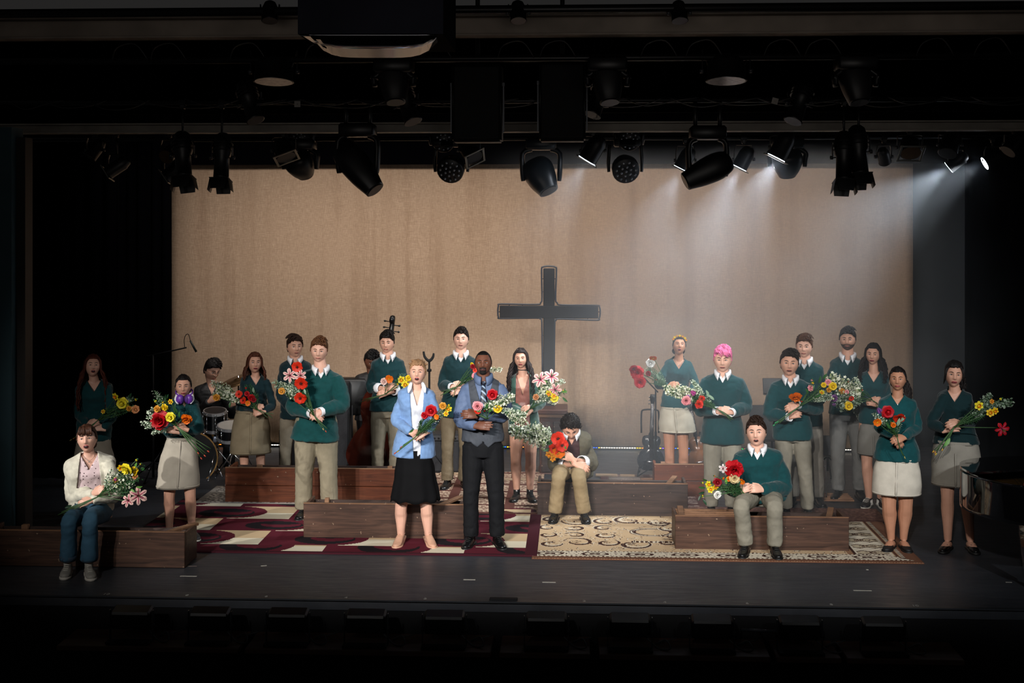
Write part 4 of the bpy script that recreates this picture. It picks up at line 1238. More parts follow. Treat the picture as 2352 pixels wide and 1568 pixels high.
# ------------------------------------------------------------------ benches (low pews)
def wood(name, c1, c2, rough=.45):
    m = bpy.data.materials.new(name); m.use_nodes = True; nt = m.node_tree; b = nt.nodes['Principled BSDF']; b.inputs['Roughness'].default_value = rough; b.inputs['Specular IOR Level'].default_value = .35
    tc = nt.nodes.new('ShaderNodeTexCoord'); mp = nt.nodes.new('ShaderNodeMapping'); mp.inputs['Scale'].default_value = (1.2, 6, 14); n = nt.nodes.new('ShaderNodeTexNoise'); n.inputs['Scale'].default_value = 2.2; n.inputs['Detail'].default_value = 6; n.inputs['Distortion'].default_value = 1.2
    r = nt.nodes.new('ShaderNodeValToRGB'); r.color_ramp.elements[0].position = .30; r.color_ramp.elements[1].position = .72; r.color_ramp.elements[0].color = (*lin(c1), 1); r.color_ramp.elements[1].color = (*lin(c2), 1)
    nt.links.new(tc.outputs['Object'], mp.inputs[0]); nt.links.new(mp.outputs[0], n.inputs[0]); nt.links.new(n.outputs[0], r.inputs[0])
    v = nt.nodes.new('ShaderNodeTexNoise'); v.inputs['Scale'].default_value = 26; v.inputs['Detail'].default_value = 1; gt = nt.nodes.new('ShaderNodeMath'); gt.operation = 'GREATER_THAN'; gt.inputs[1].default_value = .74
    mx = nt.nodes.new('ShaderNodeMix'); mx.data_type = 'RGBA'; mx.inputs[7].default_value = (*lin('8a7360'), 1); nt.links.new(tc.outputs['Object'], v.inputs[0]); nt.links.new(v.outputs[0], gt.inputs[0]); nt.links.new(gt.outputs[0], mx.inputs[0]); nt.links.new(r.outputs[0], mx.inputs[6])
    nt.links.new(mx.outputs[2], b.inputs['Base Color']); return m
W1 = wood('pew_wood_brown', '33231c', '5a4033'); W2 = wood('pew_wood_red', '4a2413', '6e3a22'); W3 = wood('pew_wood_dark', '2b211e', '473832'); WE = wood('pew_edge', '6b4c38', '8f6a4e', .6); WT = wood('plywood_tan', '8a735c', 'a78e72', .7)
def bench(label, px0, px1, ytop, ybot, m, planks=1, slats=None, braces=(), depth=.42, ends=(1, 1), skew=0.0, pegs=()):
    a = G(px0, ybot); b_ = G(px1, ybot); y = (a.y + b_.y) / 2; y = G((px0 + px1) / 2, ybot).y
    x0, x1 = AT(px0, ybot, y).x, AT(px1, ybot, y).x; h = Z_at(ytop, y, (px0 + px1) / 2)
    r = empty('church_pew', ((x0 + x1) / 2, y, 0), label, 'bench', 'low wooden benches')
    L = x1 - x0; zz = h / planks
    for p in range(planks):
        bm = bmesh.new(); bbox(bm, (x0 + x1) / 2, y + .014, .002 + zz * (p + .5), L, .028, zz - (.005 if planks > 1 else .002), bev=.004); obj('plank' if planks > 1 else 'front_board', bm, m, r, smooth=False)
    bm = bmesh.new(); bbox(bm, (x0 + x1) / 2, y + .015, h + .002, L, .032, .008, bev=.002); obj('top_edge', bm, WE, r, smooth=False)
    bm = bmesh.new(); bbox(bm, (x0 + x1) / 2, y + depth, h * .5 - .02, L - .06, .025, h - .05, bev=.004); obj('back_board', bm, W3, r, smooth=False)
    for e, xx in ((ends[0], x0 + .015), (ends[1], x1 - .015)):
        if e:
            bm = bmesh.new(); bbox(bm, xx, y + .03 + depth / 2, h * .5 - .005, .028, depth - .02, h - .014, bev=.004); obj('end_board', bm, m, r, smooth=False)
    if slats:
        s0, s1 = AT(slats[0], ybot, y).x, AT(slats[1], ybot, y).x
        for q in range(4):
            bm = bmesh.new(); bbox(bm, (s0 + s1) / 2, y + .10 + q * (depth - .12) / 3, h - .028, s1 - s0, .030, .018, bev=.003); obj('slat', bm, WE, r, smooth=False)
    for bx, dx in braces:
        xb = AT(bx, ybot, y).x; bm = bmesh.new()
        rot = Matrix.Rotation(-math.atan2(dx, depth), 3, 'Z')
        bbox(bm, xb + dx / 2, y + .03 + depth / 2, h - .012, .055, math.hypot(depth, dx), .024, rot=rot, bev=.003); obj('brace', bm, WE, r, smooth=False)
    for (x_, y_, w_, h_) in pegs:
        xb = AT(x_, ybot, y + depth).x; bm = bmesh.new(); zt = Z_at(y_ - h_, y + depth - .03, x_)
        bbox(bm, xb, y + depth - .03, zt - .08, w_ / 240, .05, .16, bev=.003); obj('peg', bm, WE, r, smooth=False)
    return r, y, h
PA = bench('dark bench at front left under the cream-cardigan woman', -40, 424, 1220, 1302, W1, braces=((380, .16),), depth=.34, pegs=((62, 1218, 14, 14),))
PB = bench('long reddish two-plank bench behind the large blond singer', 517, 935, 1076, 1157, W2, planks=2, depth=.40, pegs=((598, 1076, 14, 9), (897, 1076, 12, 6)))
PC = bench('brown bench behind the black skirt, casting a dark shadow at its right end', 697, 1066, 1158, 1238, W1, depth=.38, braces=((1010, .16),), pegs=((753, 1158, 10, 15),))
PD = bench('hazy grey-brown bench under the man with bowed head', 1234, 1580, 1110, 1186, W3, depth=.40, braces=((1535, .10),))
PE = bench('small raised two-plank bench under the woman with flowers in her hair', 1503, 1642, 1067, 1142, W2, planks=2, depth=.30, pegs=((1522, 1067, 12, 7),))
PF = bench('front right bench with visible seat slats under the seated singer', 1551, 1950, 1187, 1265, W1, depth=.40, slats=(1556, 1700), braces=((1905, .10), (1566, .02)))
# loose boards and slats on the floor behind
def board(label, x0, x1, py, w=.07, n=1, m=None, name='floor_batten', gap=.09):
    y = G((x0 + x1) / 2, py).y; r = empty(name, (AT((x0 + x1) / 2, py, y).x, y, 0), label, 'boards', 'loose boards on the stage floor')
    for i in range(n):
        bm = bmesh.new(); a, b_ = AT(x0, py, y).x, AT(x1, py, y).x; bbox(bm, (a + b_) / 2, y + i * gap, .022, b_ - a, w, .022, bev=.003); obj('board', bm, m or WT, r, smooth=False)
board('long tan board lying between the two central standing women', 1010, 1092, 1092); board('tan board lying behind the black lace-up boots', 1140, 1236, 1106, .09)
board('short tan board above the bench of the bowed man', 1368, 1418, 1095, .06); board('second short tan board above the bench of the bowed man', 1424, 1458, 1096, .06)
board('set of thin slats left of the small raised bench', 1463, 1502, 1113, .022, 4, WE, gap=.075)
board('set of thin slats under the feet of the tall bearded man', 1828, 1962, 1153, .022, 5, WE, gap=.075)
bm = bmesh.new(); p = G(1434, 1108); bbox(bm, p.x, p.y, .035, .36, .12, .045, bev=.006); tag(obj('mat_block', bm, mat('speckled_mat', '6e625a', .9, .35, 60)), 'speckled brown block between the tan boards and the thin slats', 'block')

# ------------------------------------------------------------------ the cast
K_ = 'singers in green sweaters'
CAST = {}
KH = '8a8170'
CAST['auburn_long'] = person('woman with very long auburn hair standing in shadow at far left', 'f', 1183, (192, 222), 812, 866, 213, ((172, 884), (263, 884)),
    [(168, 950, .05), (200, 975, .18), (232, 966, .24)], [(270, 955, .05), (238, 985, .22), (205, 978, .25)], (180, 252, 1010), look=(4, -12, 3), skin='pale',
    hair=('long', '481d10', dict(len=.42, n=130, spread=.045, front=.45, wave=.012)), top_style=sweater_f(), bottom=skirt('8e8678', (178, 252, 1000), (170, 262, 1105)), shoes='flat', mouth=.8, seed=1)
def cardigan_girl(c):
    k = c['k']
    garment(c, 'd8c3c4', sleeve=(.058, .050, .043, .035), v=(.13, .10), loose=.004, hemk=.88, name='blouse', m=dots_mat())
    garment(c, 'd2cdbb', sleeve=(.068, .058, .050, .040), v=None, loose=.022, name='cardigan', open_front=.13)
    chain(c, .06)
def dots_mat():
    m = mat('dotted_blouse', 'dcc4c6', .8, .03, 10)
    nt = m.node_tree
    if 'Voronoi Texture' in nt.nodes: return m
    b = nt.nodes['Principled BSDF']; tc = nt.nodes.new('ShaderNodeTexCoord'); v = nt.nodes.new('ShaderNodeTexVoronoi'); v.inputs['Scale'].default_value = 36; v.inputs['Randomness'].default_value = .25
    lt = nt.nodes.new('ShaderNodeMath'); lt.operation = 'LESS_THAN'; lt.inputs[1].default_value = .20
    mx = nt.nodes.new('ShaderNodeMix'); mx.data_type = 'RGBA'; mx.inputs[6].default_value = (*lin('dcc4c6'), 1); mx.inputs[7].default_value = (*lin('4a3038'), 1)
    nt.links.new(tc.outputs['Object'], v.inputs[0]); nt.links.new(v.outputs[0], lt.inputs[0]); nt.links.new(lt.outputs[0], mx.inputs[0]); nt.links.new(mx.outputs[2], b.inputs['Base Color'])
    return m
CAST['cardigan_girl'] = person('seated woman in a cream cardigan, dotted pink blouse and rolled blue jeans', 'f', 1322, (156, 200), 972, 1040, 200, ((148, 1058), (268, 1055)),
    [(150, 1142, .06), (214, 1133, .22), (240, 1120, .27)], [(280, 1138, .04), (212, 1148, .24), (184, 1158, .28)], (164, 258, 1176), look=(-8, -8, -4), skin='pale',
    hair=('bun', '3e2417', dict(bangs=True, vol=.012)), top_style=cardigan_girl, bottom=trousers('35566b', .92, 'jeans', cuff_r=.075, rolled=True, m=None), shoes='canvas', mouth=.8,
    seated=dict(knees=[(160, 1182, .42), (208, 1178, .44)], ankles=[(156, 1302, .36), (204, 1300, .40)]), group='front row of the cast', seed=2, heft=1.05)
CAST['headphones'] = person('woman with purple headphones around her neck, green sweater and pale skirt', 'f', 1236, (389, 441), 857, 913, 421, ((388, 922), (462, 928)),
    [(372, 992, .06), (428, 986, .22), (400, 975, .26)], [(470, 985, .05), (412, 992, .20), (384, 984, .22)], (382, 446, 1004), look=(-2, 0, 0), skin='fair',
    hair=('bun', '100b0a'), top_style=sweater_f(v=(.10, .08), shirt=True), bottom=skirt('a8a092', (384, 447, 1002), (360, 457, 1117)), shoes='checker', group='front row of the cast', legs=((389, 1140), (437, 1138)), seed=3)
CAST['khaki_skirt'] = person('auburn-haired woman in dark green sweater and khaki skirt behind the reddish bench', 'f', 1122, (562, 600), 807, 857, 585, ((552, 871), (626, 871)),
    [(540, 928, .06), (583, 938, .20), (603, 932, .25)], [(636, 930, .04), (606, 945, .20), (580, 950, .24)], (541, 614, 943), look=(8, -6, 2), skin='fair',
    hair=('long', '4a2618', dict(len=.16, n=60, spread=.02)), top_style=sweater_f('06242a'), bottom=skirt('7f725c', (541, 614, 940), (529, 622, 1039)), shoes='flat', mouth=.35, seed=4)
CAST['dark_hair_boy'] = person('dark-haired young man in dark green sweater, half hidden behind the large blond singer', 'm', 1122, (655, 690), 768, 821, 677, ((641, 838), (716, 838)),
    [(636, 905, .02), (668, 940, .16), (690, 930, .2)], [(722, 905, .02), (700, 940, .16), (680, 945, .2)], (644, 716, 958), look=(14, -2, 0), skin='fair',
    hair=('side', '2c1a12', dict(part=-1, sweep=.05, vol=.014)), top_style=sweater_m('06242a'), bottom=trousers(KH, .95), mouth=.2, seed=5)
CAST['big_blond'] = person('large young man with reddish blond hair in bright green sweater and tight khaki trousers', 'm', 1187, (697, 757), 774, 832, 733, ((688, 862), (790, 862)),
    [(662, 935, .05), (712, 948, .24), (741, 962, .28)], [(797, 930, .04), (741, 944, .24), (708, 958, .28)], (671, 781, 1008), look=(-6, 4, 2), skin='pale', heft=1.22,
    hair=('quiff', '5c3a24', dict(up=.014, sweep=.02)), top_style=sweater_m('033f3f', cuff=(0, 1), sleeve=(.100, .086, .076, .058)), bottom=trousers('837a66', 1.0, cuff_r=.088), group='front row of the cast', brow='6a4a35', seed=6)
CAST['rolled_sleeves'] = person('dark-haired young man in green sweater with rolled white shirt sleeves, before the double bass', 'm', 1122, (868, 906), 760, 811, 889, ((854, 830), (930, 830)),
    [(842, 889, .06), (884, 893, .22), (911, 885, .26)], [(936, 889, .05), (895, 900, .22), (866, 906, .26)], (849, 930, 942), look=(-10, 2, 0), skin='fair',
    hair=('side', '17100d', dict(vol=.02, up=.016)), top_style=sweater_m('052e32', cuff_at=.62, cuff=()), bottom=trousers('857c6a', 1.0), seed=7)
def cuff_roll(c, idx=(0, 1), col='e9e9ec', at=.55, r=.056):
    for i in idx:
        A = c['arms'][i]; e = bmesh.new(); p = A[1] * (1 - at) + A[2] * at; d = (A[2] - A[1]).normalized()
        sweep(e, [p - d * .03, p + d * .01, p + d * .045], [r, r * 1.02, r * .92], seg=16, n=2, caps=False); shell(e, .006)
        obj('shirt_cuff', e, mat('shirt_' + col, col, .7, .05, 20), c['root'])
cuff_roll(CAST['rolled_sleeves'])
def blue_cardigan(c):
    garment(c, 'dfe2ea', sleeve=(.056, .048, .042, .033), v=(.17, .060), loose=.004, hemk=.88, name='blouse', m=mat('striped_blouse', 'd8dbe4', .7, .10, 60, stretch=(1, 1, .02)))
    n = c['neck']; k = c['k']
    for s in (-1, 1):
        e = bmesh.new()
        p0 = n + c['SIDE'] * s * .050 * k + Vector((0, 0, .035)) + c['FRONT'] * .03; p1 = n + c['SIDE'] * s * .066 * k + c['FRONT'] * .095 + Vector((0, 0, -.01)); p2 = n + c['SIDE'] * s * .075 * k + c['FRONT'] * .125 + Vector((0, 0, -.05))
        sweep(e, [p0, p1, p2], [(.014, .005), (.020, .005), (.004, .004)], seg=8, side=c['SIDE'], n=3)
        obj('collar', e, mat('shirt_e9e9ec', 'e9e9ec', .7, .05), c['root'])
    garment(c, '7090bc', sleeve=(.064, .055, .047, .037), v=None, loose=.020, name='cardigan', open_front=.030)
CAST['blue_cardigan'] = person('blond woman in light blue cardigan and black pleated skirt at front centre', 'f', 1250, (921, 984), 825, 884, 959, ((911, 900), (1002, 900)),
    [(897, 965, .06), (943, 993, .20), (972, 1004, .25)], [(1012, 960, .05), (980, 992, .24), (952, 1003, .27)], (903, 1000, 1046), look=(-4, -10, 2), skin='pale',
    hair=('updo', '8c6a4c', dict(vol=.016)), top_style=blue_cardigan, bottom=skirt('0a0a0c', (912, 992, 1030), (897, 1010, 1146), seam=False, flare=1, depth=.8), shoes='nude', mouth=.75, group='front row of the cast', legs=((921, 1165), (979, 1165)), brow='7b5a42', seed=8)
def vest_man(c):
    k = c['k']
    garment(c, '5b6d8c', sleeve=(.090, .080, .070, .048), v=(.09, .06), loose=.006, hemk=.88, name='dress_shirt', m=mat('dress_shirt', '586a8a', .7, .06, 20, bump=.1, bscale=100))
    n = c['neck']; S, F = c['SIDE'], c['FRONT']
    sm = mat('dress_shirt', '586a8a')
    e = bmesh.new(); rn = .068 * k; A = n + Vector((0, 0, .015)); rows = []
    for i in range(21):
        a = R(14) + (2 * PI - R(28)) * i / 20; d = F * math.cos(a) + S * math.sin(a); fr = max(0.0, math.cos(a)) ** 1.5
        rows.append([e.verts.new(q) for q in (A + d * rn + Vector((0, 0, -.03)), A + d * rn * 1.03 + Vector((0, 0, .035 - .03 * fr)), A + d * (rn * 1.22 + .012 * fr) + Vector((0, 0, .03 - .03 * fr)), A + d * (rn * 1.38 + .02 * fr) + Vector((0, 0, -.02 - .05 * fr)))])
    for i in range(20):
        for j in range(3): e.faces.new((rows[i][j], rows[i][j+1], rows[i+1][j+1], rows[i+1][j]))
    shell(e, .004); obj('collar', e, sm, c['root'])
    # waistcoat: sleeveless shell with a deep V and pointed hem
    pel = c['pel']
    vm = mat('waistcoat', '3b4048', .75, .12, 30, bump=.2, bscale=180)
    vest = garment(c, '3b4048', v=(.30, .10), loose=.020, name='waistcoat', m=vm, sleeves=False, hemk=1.03)
    b = bmesh.new(); b.from_mesh(vest.data); rt = c['root'].location
    for s in (-1, 1):      # arm holes
        sp = c['arms'][0 if s < 0 else 1][0] - rt
        d = (S * s * .95 + Vector((0, 0, -.12))).normalized(); co = sp - S * s * .020
        bmesh.ops.bisect_plane(b, geom=b.verts[:] + b.edges[:] + b.faces[:], plane_co=co, plane_no=d, dist=1e-5)
        bmesh.ops.delete(b, geom=[f for f in b.faces if (f.calc_center_median() - co).dot(d) > 0 and f.calc_center_median().z > sp.z - .19], context='FACES')
    hz = min(v.co.z for v in b.verts)
    for v in b.verts:
        if v.co.z < hz + .05 and (v.co + rt - pel).dot(F) > .03:
            x = abs((v.co + rt - pel).dot(S)); v.co.z -= max(0, .045 - abs(x - .05) * .8)
    b.to_mesh(vest.data); b.free(); vest.data.shade_smooth()
    for z in range(4):
        q = bmesh.new(); t = .10 + z * .12
        p = pel * (1 - t) + n * t; ellipsoid(q, p + F * (.150 * k), (.007, .005, .007), 8, 6); sub_part('button', q, mat('button_dark', '101114', .3, 0), vest)
    q = bmesh.new(); kn = n + F * .082 + Vector((0, 0, -.035))
    sweep(q, [kn + F * .012 + Vector((0, 0, .018)), kn + F * .012 - Vector((0, 0, .018))], [(.020, .013), (.012, .010)], seg=8, side=S)
    sweep(q, [kn + F * .014 - Vector((0, 0, .015)), kn + F * .058 - Vector((0, 0, .10)), kn + F * .085 - Vector((0, 0, .26))], [(.014, .006), (.026, .006), (.032, .006)], seg=8, side=S, n=4)
    obj('necktie', q, stripe_mat(), c['root'])
    A1 = c['arms'][1]; d = (A1[2] - A1[1]).normalized(); q = bmesh.new()
    sweep(q, [A1[2] - d * .012, A1[2] + d * .014], [.036, .036], seg=16, caps=True); ellipsoid(q, A1[2] + F * .034 + Vector((0, 0, .012)), (.018, .008, .018), 12, 6)
    obj('wristwatch', q, mat('watch_black', '0a0a0b', .3, 0), c['root'])
def stripe_mat():
    m = mat('striped_tie', '232a3a', .5, 0); nt = m.node_tree; b = nt.nodes['Principled BSDF']
    tc = nt.nodes.new('ShaderNodeTexCoord'); w = nt.nodes.new('ShaderNodeTexWave'); w.inputs['Scale'].default_value = 9; w.bands_direction = 'DIAGONAL'
    r = nt.nodes.new('ShaderNodeValToRGB'); r.color_ramp.interpolation = 'CONSTANT'
    r.color_ramp.elements[0].color = (*lin('1b2233'), 1); r.color_ramp.elements[1].color = (*lin('8fa3b8'), 1); r.color_ramp.elements[1].position = .72
    nt.links.new(tc.outputs['Object'], w.inputs[0]); nt.links.new(w.outputs[0], r.inputs[0]); nt.links.new(r.outputs[0], b.inputs['Base Color']); return m
CAST['vest_man'] = person('man with goatee in grey waistcoat, blue shirt and striped tie at front centre', 'm', 1252, (1082, 1142), 802, 862, 1110, ((1057, 884), (1165, 884)),
    [(1047, 962, .04), (1092, 978, .22), (1127, 977, .27)], [(1172, 950, .04), (1098, 954, .24), (1066, 950, .27)], (1062, 1156, 1012), look=(-3, -6, 0), skin='brown',
    hair=('buzz', '0d0a09', dict(line=.082)), top_style=vest_man, bottom=trousers('121316', 1.0), mouth=.35, beard='goatee', brow='120c0a', group='front row of the cast', seed=9, curl=(.15, .5))
CAST['tall_back'] = person('tall pale young man with short dark hair in dark green sweater behind the waistcoat man', 'm', 1120, (1028, 1066), 752, 804, 1059, ((1018, 826), (1098, 826)),
    [(1008, 884, .05), (1036, 888, .22), (1062, 882, .26)], [(1103, 880, .04), (1064, 894, .22), (1040, 900, .26)], (1010, 1090, 955), look=(-4, -4, 0), skin='pale',
    hair=('short', '1c1411'), top_style=sweater_m('05282c', cuff=(0,)), bottom=trousers('6b5f4c', .92), mouth=.2, seed=10)
def green_jacket(c):
    garment(c, '9a6a5c', sleeve=(.056, .048, .042, .033), v=(.24, .085), loose=.004, hemk=.88, name='camisole', m=mat('satin_camisole', '8d5a50', .45, .1, 20))
    garment(c, '0c3a2c', sleeve=(.066, .058, .052, .042), v=None, loose=.018, name='velvet_jacket', open_front=.085, m=mat('velvet_jacket', '0e3d30', .7, .25, 20, bump=.2, bscale=30, sheen=.5))
    chain(c, choker=True)
CAST['curly_woman'] = person('woman with long dark curly hair in short green jacket, bare legs and black lace-up boots', 'f', 1150, (1187, 1217), 798, 846, 1196, ((1170, 868), (1236, 868)),
    [(1160, 935, .04), (1196, 948, .18), (1216, 934, .23)], [(1254, 925, .08), (1222, 940, .22), (1203, 952, .26)], (1168, 1238, 986), look=(-4, -2, -2), skin='fair',
    hair=('wavy', '1f120d', dict(len=.36, n=130, spread=.04, front=.5, side=-1)), top_style=green_jacket, bottom=skirt('1c2f28', (1171, 1236, 975), (1168, 1239, 996), seam=False, name='shorts'), shoes='boot', mouth=.25, legs=((1185, 1055), (1219, 1055)), seed=11, heft=1.06)
def jacket_man(c):
    garment(c, '2d1a1b', sleeve=(.07, .06, .05, .045), v=(.10, .07), loose=.004, hemk=.86, name='undershirt', sleeves=False, m=mat('maroon_shirt', '3a1e20', .8, .1))
    collar(c, 'dfe0e4', vneck=.06)
    garment(c, '4a4636', sleeve=(.092, .082, .074, .066), v=None, loose=.035, name='jacket', open_front=.10, cuff_at=.45, m=mat('olive_corduroy', '4a4434', .85, .15, 30, bump=.15, bscale=120))
    cuff_roll(c, (0, 1), 'dfe0e4', .48, .066)
CAST['curly_man'] = person('seated young man with curly dark hair in olive jacket, head bowed over his flowers', 'm', 1196, (1275, 1340), 945, 1012, 1311, ((1276, 1012), (1352, 1010)),
    [(1262, 1066, .10), (1322, 1066, .40), (1352, 1078, .44)], [(1370, 1066, .08), (1318, 1056, .36), (1292, 1044, .40)], (1272, 1362, 1090), look=(2, 38, -3), skin='fair',
    hair=('curly', '17110e', dict(vol=.012)), top_style=jacket_man, bottom=trousers('8e7c5e', 1.0), shoes='black',
    seated=dict(knees=[(1284, 1080, .45), (1329, 1080, .45)], ankles=[(1275, 1176, .38), (1341, 1176, .38)]), lean_y=.16, seed=12)
CAST['crown_woman'] = person('woman with yellow flowers in her hair on the small bench, singing with head tilted back', 'f', 1118, (1539, 1569), 771, 815, 1560, ((1524, 832), (1594, 832)),
    [(1500, 882, .06), (1534, 888, .18), (1556, 882, .24)], [(1606, 880, .05), (1588, 905, .18), (1570, 905, .22)], (1518, 1582, 935), look=(4, -18, 4), skin='tan',
    hair=('bun', '19110f'), top_style=sweater_f('0a3f43', necklace=True, v=(.12, .105)), bottom=skirt('b0a999', (1518, 1582, 934), (1514, 1598, 990)), shoes='flat', mouth=.6, legs=((1538, 1040), (1570, 1040)), seed=13, heft=.98)
CAST['pink_hair'] = person('young man with pink hair in green sweater and grey-khaki trousers', 'm', 1181, (1634, 1680), 793, 855, 1660, ((1607, 872), (1712, 872)),
    [(1594, 938, .05), (1642, 943, .22), (1672, 946, .26)], [(1724, 934, .04), (1683, 946, .24), (1650, 940, .28)], (1609, 1710, 1015), look=(-2, 2, 0), skin='pale', heft=1.12,
    hair=('pink', 'e0719f', dict(part=1)), top_style=sweater_m('06383c', cuff=(0, 1), sleeve=(.094, .082, .072, .056)), bottom=trousers('8c887b', 1.02), mouth=.25, seed=14)
CAST['orange_flower_man'] = person('dark-haired young man with one orange flower at his chest, arms crossed over green sweater', 'm', 1187, (1806, 1855), 801, 864, 1813, ((1766, 884), (1869, 884)),
    [(1756, 950, .05), (1809, 957, .22), (1838, 948, .26)], [(1888, 940, .04), (1834, 930, .26), (1800, 940, .29)], (1775, 1865, 1006), look=(2, -2, 3), skin='fair',
    hair=('side', '1e1612', dict(vol=.012)), top_style=sweater_m('06383c', cuff=(0, 1), sleeve=(.090, .080, .070, .052)), bottom=trousers('827d70', 1.0), mouth=.4, seed=15)
CAST['behind_right'] = person('brown-haired young man in green sweater looking over the crossed-arms singer', 'm', 1158, (1820, 1879), 767, 822, 1847, ((1802, 842), (1893, 842)),
    [(1796, 920, .02), (1830, 945, .14), (1850, 940, .2)], [(1897, 915, .03), (1862, 905, .2), (1845, 905, .24)], (1805, 1888, 974), look=(-4, 0, 0), skin='pale',
    hair=('side', '4a2f1f', dict(part=1, sweep=.045)), top_style=sweater_m('06383c'), bottom=trousers('86827a', 1.0), mouth=.05, seed=16)
CAST['bearded_back'] = person('tall bearded man in green sweater at back right, in the haze', 'm', 1143, (1926, 1974), 751, 805, 1947, ((1905, 832), (1989, 832)),
    [(1897, 895, .04), (1932, 915, .18), (1955, 905, .22)], [(1996, 890, .04), (1966, 915, .18), (1948, 920, .22)], (1905, 1988, 950), look=(-4, 0, 0), skin='fair', beard='full',
    hair=('quiff', '1d1714'), top_style=sweater_m('0a363a', cuff=(0,)), bottom=trousers('6f6f6d', .98), mouth=.05, brow='1d1512', seed=17)
CAST['wavy_back'] = person('woman with long wavy dark hair at back right, worried look', 'f', 1162, (1996, 2022), 786, 838, 2005, ((1974, 862), (2042, 862)),
    [(1966, 915, .05), (1996, 925, .18), (2018, 918, .22)], [(2050, 915, .05), (2018, 930, .18), (1998, 922, .22)], (1974, 2040, 970), look=(-6, 0, 2), skin='fair',
    hair=('wavy', '16100e', dict(len=.26, n=90, spread=.035, front=.4)), top_style=sweater_f('0b3b40'), bottom=skirt('77756f', (1976, 2040, 966), (1970, 2046, 1042)), shoes='stripe', mouth=.3, seed=18)
CAST['white_skirt'] = person('woman with dark side curls in bright green sweater and white skirt, feet together', 'f', 1260, (2047, 2075), 839, 898, 2062, ((2013, 920), (2110, 920)),
    [(2006, 980, .06), (2053, 1000, .22), (2070, 1026, .25)], [(2120, 982, .04), (2078, 1004, .26), (2052, 1012, .30)], (2010, 2111, 1055), look=(-3, -2, 0), skin='tan', heft=1.15,
    hair=('bun', '120c0b', dict(tail=1, len=.24)), top_style=sweater_f('034246', necklace=True, v=(.085, .085)), bottom=skirt('c9c2b4', (2012, 2110, 1050), (2005, 2113, 1132)), shoes='flat', mouth=.1, legs=((2042, 1160), (2080, 1160)), group='front row of the cast', seed=19)
CAST['loafers'] = person('woman in dark green sweater, grey skirt and loafers beside the piano', 'f', 1262, (2177, 2229), 827, 890, 2191, ((2150, 906), (2238, 906)),
    [(2126, 970, .06), (2170, 988, .22), (2200, 980, .26)], [(2246, 968, .05), (2206, 970, .26), (2176, 976, .30)], (2146, 2246, 1018), look=(6, -2, 4), skin='fair',
    hair=('ponytail', '120d0c', dict(tail=1, len=.16, face_locks=True)), top_style=sweater_f('032428', v=(.11, .095)), bottom=skirt('8d887e', (2146, 2246, 1010), (2142, 2251, 1112)), shoes='loafer', mouth=.3, legs=((2176, 1140), (2220, 1140)), group='front row of the cast', seed=20)
CAST['seated_singer'] = person('seated young man in green sweater singing on the bench at front right', 'm', 1272, (1712, 1779), 958, 1025, 1737, ((1682, 1046), (1800, 1046)),
    [(1668, 1118, .06), (1690, 1130, .30), (1712, 1120, .34)], [(1816, 1120, .05), (1752, 1124, .28), (1716, 1119, .34)], (1690, 1806, 1146), look=(-4, -6, -4), skin='pale',
    hair=('short', '2a1c15', dict(vol=.014, up=.012)), top_style=sweater_m('02393c', sleeve=(.088, .078, .068, .050)), bottom=trousers('837e70', 1.0), shoes='black', mouth=.7,
    seated=dict(knees=[(1703, 1147, .46), (1779, 1150, .46)], ankles=[(1712, 1250, .40), (1780, 1252, .42)]), group='front row of the cast', seed=21)

# ------------------------------------------------------------------ flowers: unit prototypes, heads face -y, radius about 1
def petal(bm, R_, L, W, base, cup, curl, tip, n=4, mi=0, ruff=0.0, pr=rnd, w0=.25):
    """a curved petal growing from the centre; R_ rotation about the flower axis, cup = opening angle (0 flat, 90 upright)"""
    rows = []
    for i in range(n + 1):
        t = i / n
        ang = cup + curl * t
        # integrate position
        if i == 0: r, h = base, 0.0
        else:
            r += L / n * math.cos(ang); h += L / n * math.sin(ang)
        wd = W * (w0 + (1 - w0) * math.sin(min(1, t * 1.15) * PI * .5)) * (1 if t < .7 else (1 - ((t - .7) / .3) ** 2 * tip))
        row = []
        for j in (-1, 0, 1):
            dz = -.18 * wd * abs(j) * -1 * (.6) + ruff * pr.uniform(-1, 1) * t
            p = Vector((wd * j, 0, 0)) + Vector((0, -h - dz * 1.0, r))
            row.append(bm.verts.new(Matrix.Rotation(R_, 3, 'Y') @ p))
        rows.append(row)
    for i in range(n):
        for j in range(2):
            f = bm.faces.new((rows[i][j], rows[i][j+1], rows[i+1][j+1], rows[i+1][j])); f.material_index = mi
PROTO = {}
def fmat(col): return mat('petal_' + col, col, .55, .16, 3, spec=.3)
GRN = 'leaf'
def green(): return mat('leaf_green', '2d5a2c', .5, .3, 4)
